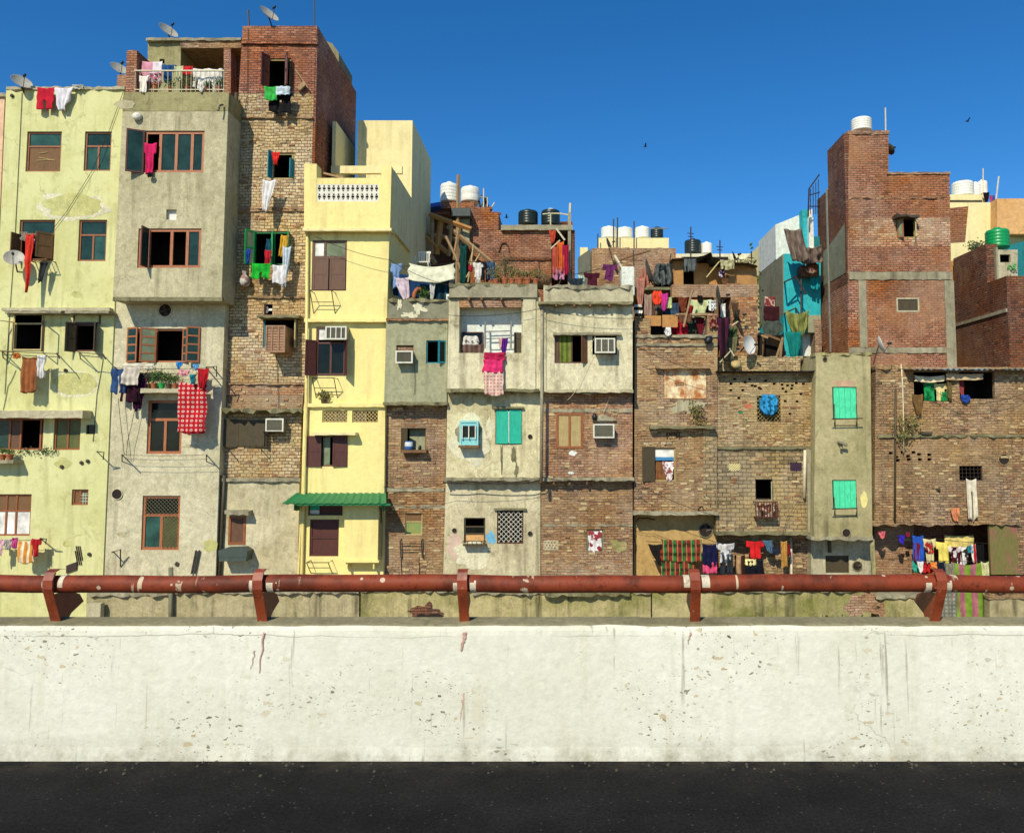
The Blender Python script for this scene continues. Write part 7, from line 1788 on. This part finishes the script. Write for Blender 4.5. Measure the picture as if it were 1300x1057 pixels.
for L, k, r, YY, mt, nm, kw in (
    ('large cream sheet sagging over the small grey house roof', 'sag', (519, 334, 577, 355), 25.0, cloth('#efeccb'), 'bed_sheet', dict(sag=.12, amp=.02)),
    ('navy blue sheet sagging beneath the cream sheet', 'sag', (499, 344, 548, 376), 25.6, cloth('#1a3e6a'), 'bed_sheet', dict(sag=.15, amp=.04)),
    ('light blue shirt hanging by the yellow house flank', 'shirt', (496, 334, 510, 364), 25.1, cloth('#7a9ac4'), 'shirt', {}),
    ('pale pink blouse hanging beside the light blue shirt', 'tri', (500, 352, 520, 380), 25.05, cloth('#d9c4cc'), 'blouse', dict(skew=5)),
    ('dark teal skirt hanging under the right of the cream sheet', 'towel', (552, 352, 571, 380), 25.3, cloth('#1a4450', 'stripe', '#0e2a34', 26.0), 'skirt', {}),
    ('white sock cloth hanging under the cream sheet', 'tri', (545, 353, 553, 379), 25.1, cloth('#d9d6cc'), 'rag', {}),
    ('grey shirt hanging at the right tip of the cream sheet', 'tri', (569, 340, 577, 366), 25.2, cloth('#a7adb4'), 'shirt', {}),
    ('dark green saree hanging by the timber shed post', 'towel', (584, 310, 592, 358), 28.5, cloth('#0f4a44'), 'saree', {}),
    ('red blouse on the roof line by the dark green saree', 'bunch', (594, 336, 601, 345), 26.5, cloth('#a8282c'), 'blouse', {}),
    ('white shirt on the roof line over the plant pots', 'shirt', (600, 333, 614, 351), 26.5, cloth('#e0dcd0'), 'shirt', {}),
    ('black trousers on the roof line beside the white shirt', 'pants', (611, 332, 622, 356), 26.5, cloth('#1c1d24'), 'trousers', {}),
    ('blue jeans on the roof line left of the dry potted plants', 'pants', (617, 332, 628, 355), 26.5, cloth('#3a5878'), 'jeans', {}),
    ('white strip cloth hanging low under the roof line', 'towel', (604, 350, 610, 360), 26.4, cloth('#d9d4c4'), 'cloth', {}),
    ('maroon shirt on the right plaster roof', 'shirt', (742, 346, 761, 364), 25.6, cloth('#4a1626'), 'shirt', {}),
    ('purple shirt hanging under the pale pipe on the right roof', 'shirt', (766, 335, 784, 356), 26.2, cloth('#6a2a5c'), 'shirt', dict(skew=-3)),
    ('dark grey cloth drooping at the left of the right plaster roof', 'tri', (720, 353, 741, 365), 25.6, cloth('#27343c'), 'cloth', {}),
    ('pale green rag pegged between dark cloth and maroon shirt', 'tri', (734, 349, 743, 364), 25.7, cloth('#b9c9b4'), 'rag', {})):
    garment(L, k, *r, YY, mt, nm, 'clothes', GQ, **kw)
for p, q, YY, L in (((496, 338), (577, 334), 25.15, 'roof clothes line carrying the cream sheet'), ((580, 332), (645, 330), 26.5, 'roof clothes line with the white shirt and jeans'), ((720, 350), (790, 333), 25.9, 'roof clothes line with the maroon shirt')):
    b = MB(); b.tube(drop(at(*p, YY), at(*q, YY), .03), .01, 4); tag(b.build('clothes_line', [M['wire']]), L, 'clothes line')
# plastic chair and arched planter on the small grey roof
t = thing('plastic_chair', 'white plastic garden chair on the small grey house roof', 'chair', at(538, 345, 26.6))
c = at(537, 334, 26.6)
b = MB(); b.box(c.x - .22, c.x + .22, 26.4, 26.85, c.z - .02, c.z + .02); b.build('seat', [M['white_paint']], t)
for i in range(4):
    b = MB(); x, y = c.x + (-.2, .2, .2, -.2)[i], (26.42, 26.42, 26.82, 26.82)[i]; b.tube([(x, y, c.z - .02), (x * 1.0 + (-.03, .03, .03, -.03)[i], y, c.z - .45)], .022, 6); b.build('leg', [M['white_paint']], t)
b = MB()
for i in range(5): b.box(c.x - .2 + i * .085, c.x - .15 + i * .085, 26.84, 26.87, c.z + .02, c.z + .38)
b.box(c.x - .22, c.x + .22, 26.83, 26.88, c.z + .38, c.z + .46); b.build('backrest', [M['white_paint']], t)
for s in (-1, 1):
    b = MB(); b.tube([(c.x + s * .23, 26.42, c.z), (c.x + s * .23, 26.42, c.z + .2), (c.x + s * .23, 26.84, c.z + .22)], .022, 6); b.build('armrest', [M['white_paint']], t)
b = MB(); P = [at(525 + 8 - 8 * math.cos(a_ * math.pi / 10), 380 - 14 * math.sin(a_ * math.pi / 10), 25.2) for a_ in range(0, 7)]
b.tube(P, .07, 8); tag(b.build('clay_pipe', [M['terracotta']], smooth=True), 'curved orange clay pipe on the small grey house roof', 'pipe')
b = MB(); leafy(b, at(537, 373, 25.2), .28, .15, .3, 60, .13, 0, 1.2); tag(b.build('aloe_plant', [M['leaf']], recalc=False), 'spiky green plant under the cream sheet on the small grey roof', 'plant')  # spiky leaf tuft of an aloe, no woody stem

# ================================================================== brick house behind with cream roof block
Y = 37
h = house('house', 'wide brick house behind with a cream tank block on its roof', 800, Y)
block(h, (751, 858, 315, 750, 858, 420), Y, 6, M['brick_rust'], zb=BOT, rough=6)
xq = at(750, 340, Y).x
xw_ = at(733.5, 340, Y + 2).x
b = MB(); za_, zb_ = at(0, 315.5, Y).z, at(0, 327, Y + 2).z
for q_ in (0, .25): b.poly([(xq, Y + .01 + q_, BOT), (xw_, Y + 2 + q_, BOT), (xw_, Y + 2 + q_, zb_), (xq, Y + .01 + q_, za_)])
b.poly([(xw_, Y + 2, zb_), (xq, Y + .01, za_), (xq, Y + .26, za_), (xw_, Y + 2.25, zb_)]); b.poly([(xw_, Y + 2, zb_), (xw_, Y + 2.25, zb_), (xw_, Y + 2.25, BOT), (xw_, Y + 2, BOT)])
b.build('flank_wall', [M['grey_shade']], h, recalc=False)  # side wall's shade is put into its grey colour
block(h, (760, 849, 302, 760, 849, 317), Y + 2, 4, M['cream'], name='tank_block'); block(h, (736.5, 746, 314, 736.5, 746, 350), Y + 3, 1, M['cream'], name='pier')
for i, (x0, x1, m_, L) in enumerate(((763, 783, 'tank_white', 'leftmost white water tank on the cream block'), (783, 803, 'tank_white', 'white water tank second from the left on the cream block'), (806, 825, 'tank_white', 'white water tank beside the black one on the cream block'), (826, 842, 'tank_black', 'black water tank at the right end of the cream block'))):
    tank(L, x0, 287 + (i % 2), x1, 303, Y + 3.5, M[m_], 'tanks on the cream block')
for x, y0, L in ((779, 278, 'thin mast over the leftmost white tank'), (784, 276, 'thin mast between the two left white tanks'), (805, 281, 'rusty upright rod between the white tanks'), (759, 297, 'short rod at the left end of the cream block')):
    pole(L, [(x, 316), (x, y0)], Y + 1.6, .03, M['iron'])
pole('horizontal pipe over the black tank on the cream block', [(826, 290), (848, 290)], Y + 2.3, .03, M['tin'], 'pipe', 'pipe')
dish('dark dish edge on above the brick house behind the plaster roof', 772, 309, Y - 1, 7.5, (.9, -.3, .35), mat=M['dish_dark'], base=at(774, 317, Y))
pole('pale pipe leaning over the right plaster roof', [(780, 324), (791, 342)], 27.5, .05, M['white_pvc'], 'pipe', 'pipe')
pole('thin aerial mast by the white washed corner pier', [(805, 345), (804, 318)], 27, .02, M['iron'], arms=((805, 330, .3),))
pbox_ = MB(); a = rect((789, 338, 806, 364), 26.2); pbox_.box(a[0], a[1], 26.2, 26.9, a[2] - .3, a[3])
tag(pbox_.build('roof_pier', [M['whitewash']], bevel=.05), 'white washed pier at the right corner of the plaster roof', 'pier')
broken_edge(h, 751, 858, 315.5, Y, M['brick_rust'], .16)
# far tanks and aerials right of it
h = house('house', 'low pale house far behind carrying a black and a white tank', 885, 45)
block(h, (855, 962, 322, 855, 962, 420), 45, 6, M['white_patch'], zb=BOT)
tank('black water tank far behind the terrace shed', 869, 303, 890, 322, 46.5, M['tank_black'], None)
tank('small white tank far behind, right of the black one', 890, 307, 904, 322, 46.5, M['tank_white'], None)
for x, y0, L in ((877, 288, 'thin mast rising by the far black tank'), (914, 305, 'thin mast right of the far white tank'), (954, 319, 'thin mast near the right end of the shed')):
    pole(L, [(x, 334), (x, y0)], 34, .03, M['iron'], arms=((x, y0 + 8, .15), (x, y0 + 12, .12)))
dish('dark dish on the terrace shed roof', 932, 325, 28.2, 7, (.85, -.3, .4), mat=M['dish_dark'], base=at(934, 334, 28.2))
b = MB()
for i in range(7): leafy(b, at(922 + i * 4, 333, 27.9), .25, .2, .12, 20, .08)
tag(b.build('roof_weeds', [M['leaf_dry']], recalc=False), 'weeds along the terrace shed roof below the dark dish', 'weeds')
b = MB(); leafy(b, at(965, 380, 33), 1.2, 1.0, 1.8, 260, .2)
tag(b.build('bush', [M['leaf']], recalc=False), 'bright green bush glimpsed between mixed brick and the teal house', 'bush')
# birds in the sky
for px, py, L in ((1228, 154, 'small bird high in the sky right of the brick stair tower'), (643, 276, 'small bird flying beside the stepped brick roof'), (819, 186, 'tiny bird high above the middle roofs')):
    b = MB(); c = at(px, py, 45)
    b.tube([c - Vector((.12, 0, 0)), c, c + Vector((.12, .02, .01))], [.02, .05, .012], 6)
    for s in (-1, 1): b.poly([c + Vector((-.04, 0, 0)), c + Vector((.05, 0, 0)), c + Vector((.05, s * .3, .1)), c + Vector((-.02, s * .28, .1))])
    tag(b.build('bird', [M['black']], recalc=False), L, 'bird')

# odds and ends crowding the roofs
for L, p, q, YY, r_, m_ in (
    ('long grey timber leaning behind the pale plaster house pots', (566, 300), (590, 355), 28.6, .05, 'timber'),
    ('bamboo stick leaning among the roof washing left of the pots', (601, 310), (594, 358), 27.6, .025, 'frame_pale'),
    ('second bamboo stick crossing the roof washing left of the pots', (592, 352), (609, 322), 27.2, .025, 'frame_pale'),
    ('thin iron rod standing at the joint of the two plaster roofs', (686, 364), (684, 332), 26, .02, 'iron'),
    ('short iron rod bent over the right plaster roof parapet', (707, 366), (713, 352), 25.2, .018, 'iron'),
    ('crooked stick over the brick wall behind the white washed pier', (779, 333), (826, 318), 30, .035, 'board'),
    ('thin rod above the tarpaulin on the tan house terrace', (846, 352), (852, 322), 28, .02, 'iron'),
    ('pale stick crossing the orange board of the terrace shed', (897, 352), (915, 330), 27.6, .025, 'frame_pale'),
    ('iron rod leaning on the mixed brick wall of the terrace', (922, 452), (917, 380), 26.0, .022, 'iron'),
    ('pale crossed stick by the small dark terrace dish', (921, 420), (937, 408), 26.2, .022, 'white_pvc'),
    ('dark beam end sticking out under the maroon blanket', (962, 424), (990, 432), 28.2, .06, 'board'),
    ('upright board between the black tarpaulin and mixed brick', (965, 456), (966, 428), 27.9, .12, 'board')):
    b = MB(); b.tube([at(*p, YY), (at(*p, YY) + at(*q, YY)) / 2 + Vector((.02, 0, .03)), at(*q, YY)], r_, 6)
    tag(b.build('stick' if r_ < .1 else 'board', [M[m_]]), L, 'stick' if r_ < .1 else 'board')
for L, c_, YY, r_, m_, n_ in (
    ('heap of rags and sacks at the joint of the plaster roofs', (686, 357), 25.7, .3, 'board', 0),
    ('brown sack slumped behind the tan board on the terrace', (826, 398), 25.5, .22, 'frame_tan', 0),
    ('dark bundle tied at the terrace ledge by the white rag', (899, 431), 24.95, .14, 'black', 0),
    ('grey bundle of bedding on the terrace under the orange red cloth', (833, 394), 25.9, .25, 'tin_dark', 0),
    ('pale sack leaning at the foot of the mixed brick wall', (933, 462), 25.75, .2, 'frame_pale', 0)):
    b = MB(); c = at(*c_, YY); s_ = rnd.uniform(0, 50); n0 = 14
    prof = [(.001, -r_ * .7), (r_ * .8, -r_ * .7), (r_ * 1.05, -r_ * .3), (r_, r_ * .15), (r_ * .7, r_ * .5), (r_ * .3, r_ * .7), (.001, r_ * .75)]
    b.lathe(c, prof, n0)
    for v in b.v: v += Vector((1, .5, 1)) * (r_ * .45 * noise.noise(v * (1.6 / r_) * .5 + Vector((s_, 0, 0))))
    tag(b.build('sack', [M[m_]], smooth=True), L, 'sack')
for L, pts_, YY in (
    ('cable strung from the brick tower to the pale plaster house roof', [(400, 300), (495, 330), (570, 362)], 24.6),
    ('cable sagging across the upper fronts of the two plaster houses', [(569, 400), (686, 392), (806, 404)], 24.3),
    ('cable running along the floor slabs of the brown and red brick houses', [(487, 618), (566, 613), (690, 606), (806, 612), (911, 655)], 24.5),
    ('cable dropping from the tan brick house to the mint shuttered house', [(808, 440), (911, 476), (1036, 470)], 24.5),
    ('thin cable looped over the right brick house', [(1107, 470), (1145, 468), (1220, 512), (1300, 500)], 24.55)):
    b = MB(); P = [at(x, y, YY) for x, y in pts_]; Lp = []
    for i in range(len(P) - 1): Lp += drop(P[i], P[i + 1], .1, 8)[(1 if i else 0):]
    b.tube(Lp, .008, 4); tag(b.build('cable', [M['wire']]), L, 'cable')
# ------------------------------------------------------------------ light, sky, camera
AZ, EL = R(21), R(40)
d = Vector((math.sin(AZ) * math.cos(EL), math.cos(AZ) * math.cos(EL), -math.sin(EL)))   # way the light travels
ld = bpy.data.lights.new('sun', 'SUN'); ld.energy = 4.6; ld.angle = R(.5); ld.color = (1, .92, .74)
lo = bpy.data.objects.new('sun', ld); COL.objects.link(lo); lo.rotation_euler = d.to_track_quat('-Z', 'Y').to_euler(); lo.location = (-20, -30, 40)
w = bpy.data.worlds.new('World'); SC.world = w; w.use_nodes = True
nt = w.node_tree; bg = nt.nodes['Background']
sk = nd(nt, 'ShaderNodeTexSky', sky_type='NISHITA', sun_disc=False, sun_elevation=EL, sun_rotation=math.pi + AZ, air_density=1.0, dust_density=.5, ozone_density=5.0, altitude=1500)
c = nd(nt, 'ShaderNodeHueSaturation', {'Color': sk.outputs[0], 'Saturation': 1.27, 'Value': 1.0}).outputs[0]
nt.links.new(c, bg.inputs[0]); bg.inputs[1].default_value = .145
cam = bpy.data.cameras.new('camera'); co = bpy.data.objects.new('camera', cam); COL.objects.link(co)
co.location = (0, 0, ZC); co.rotation_euler = (math.pi / 2 + TH, 0, 0)
cam.sensor_width = 36; cam.lens = 36 * F / 1300; cam.sensor_fit = 'HORIZONTAL'
cam.shift_x = (650 - PX) / 1300; cam.shift_y = -(528.5 - PY) / 1300
cam.clip_start = .1; cam.clip_end = 5000
SC.camera = co
SC.view_settings.view_transform = 'Standard'; SC.view_settings.look = 'None'; SC.view_settings.exposure = 0; SC.view_settings.gamma = 1
SC.cycles.use_denoising = True; SC.cycles.max_bounces = 6; SC.cycles.diffuse_bounces = 3
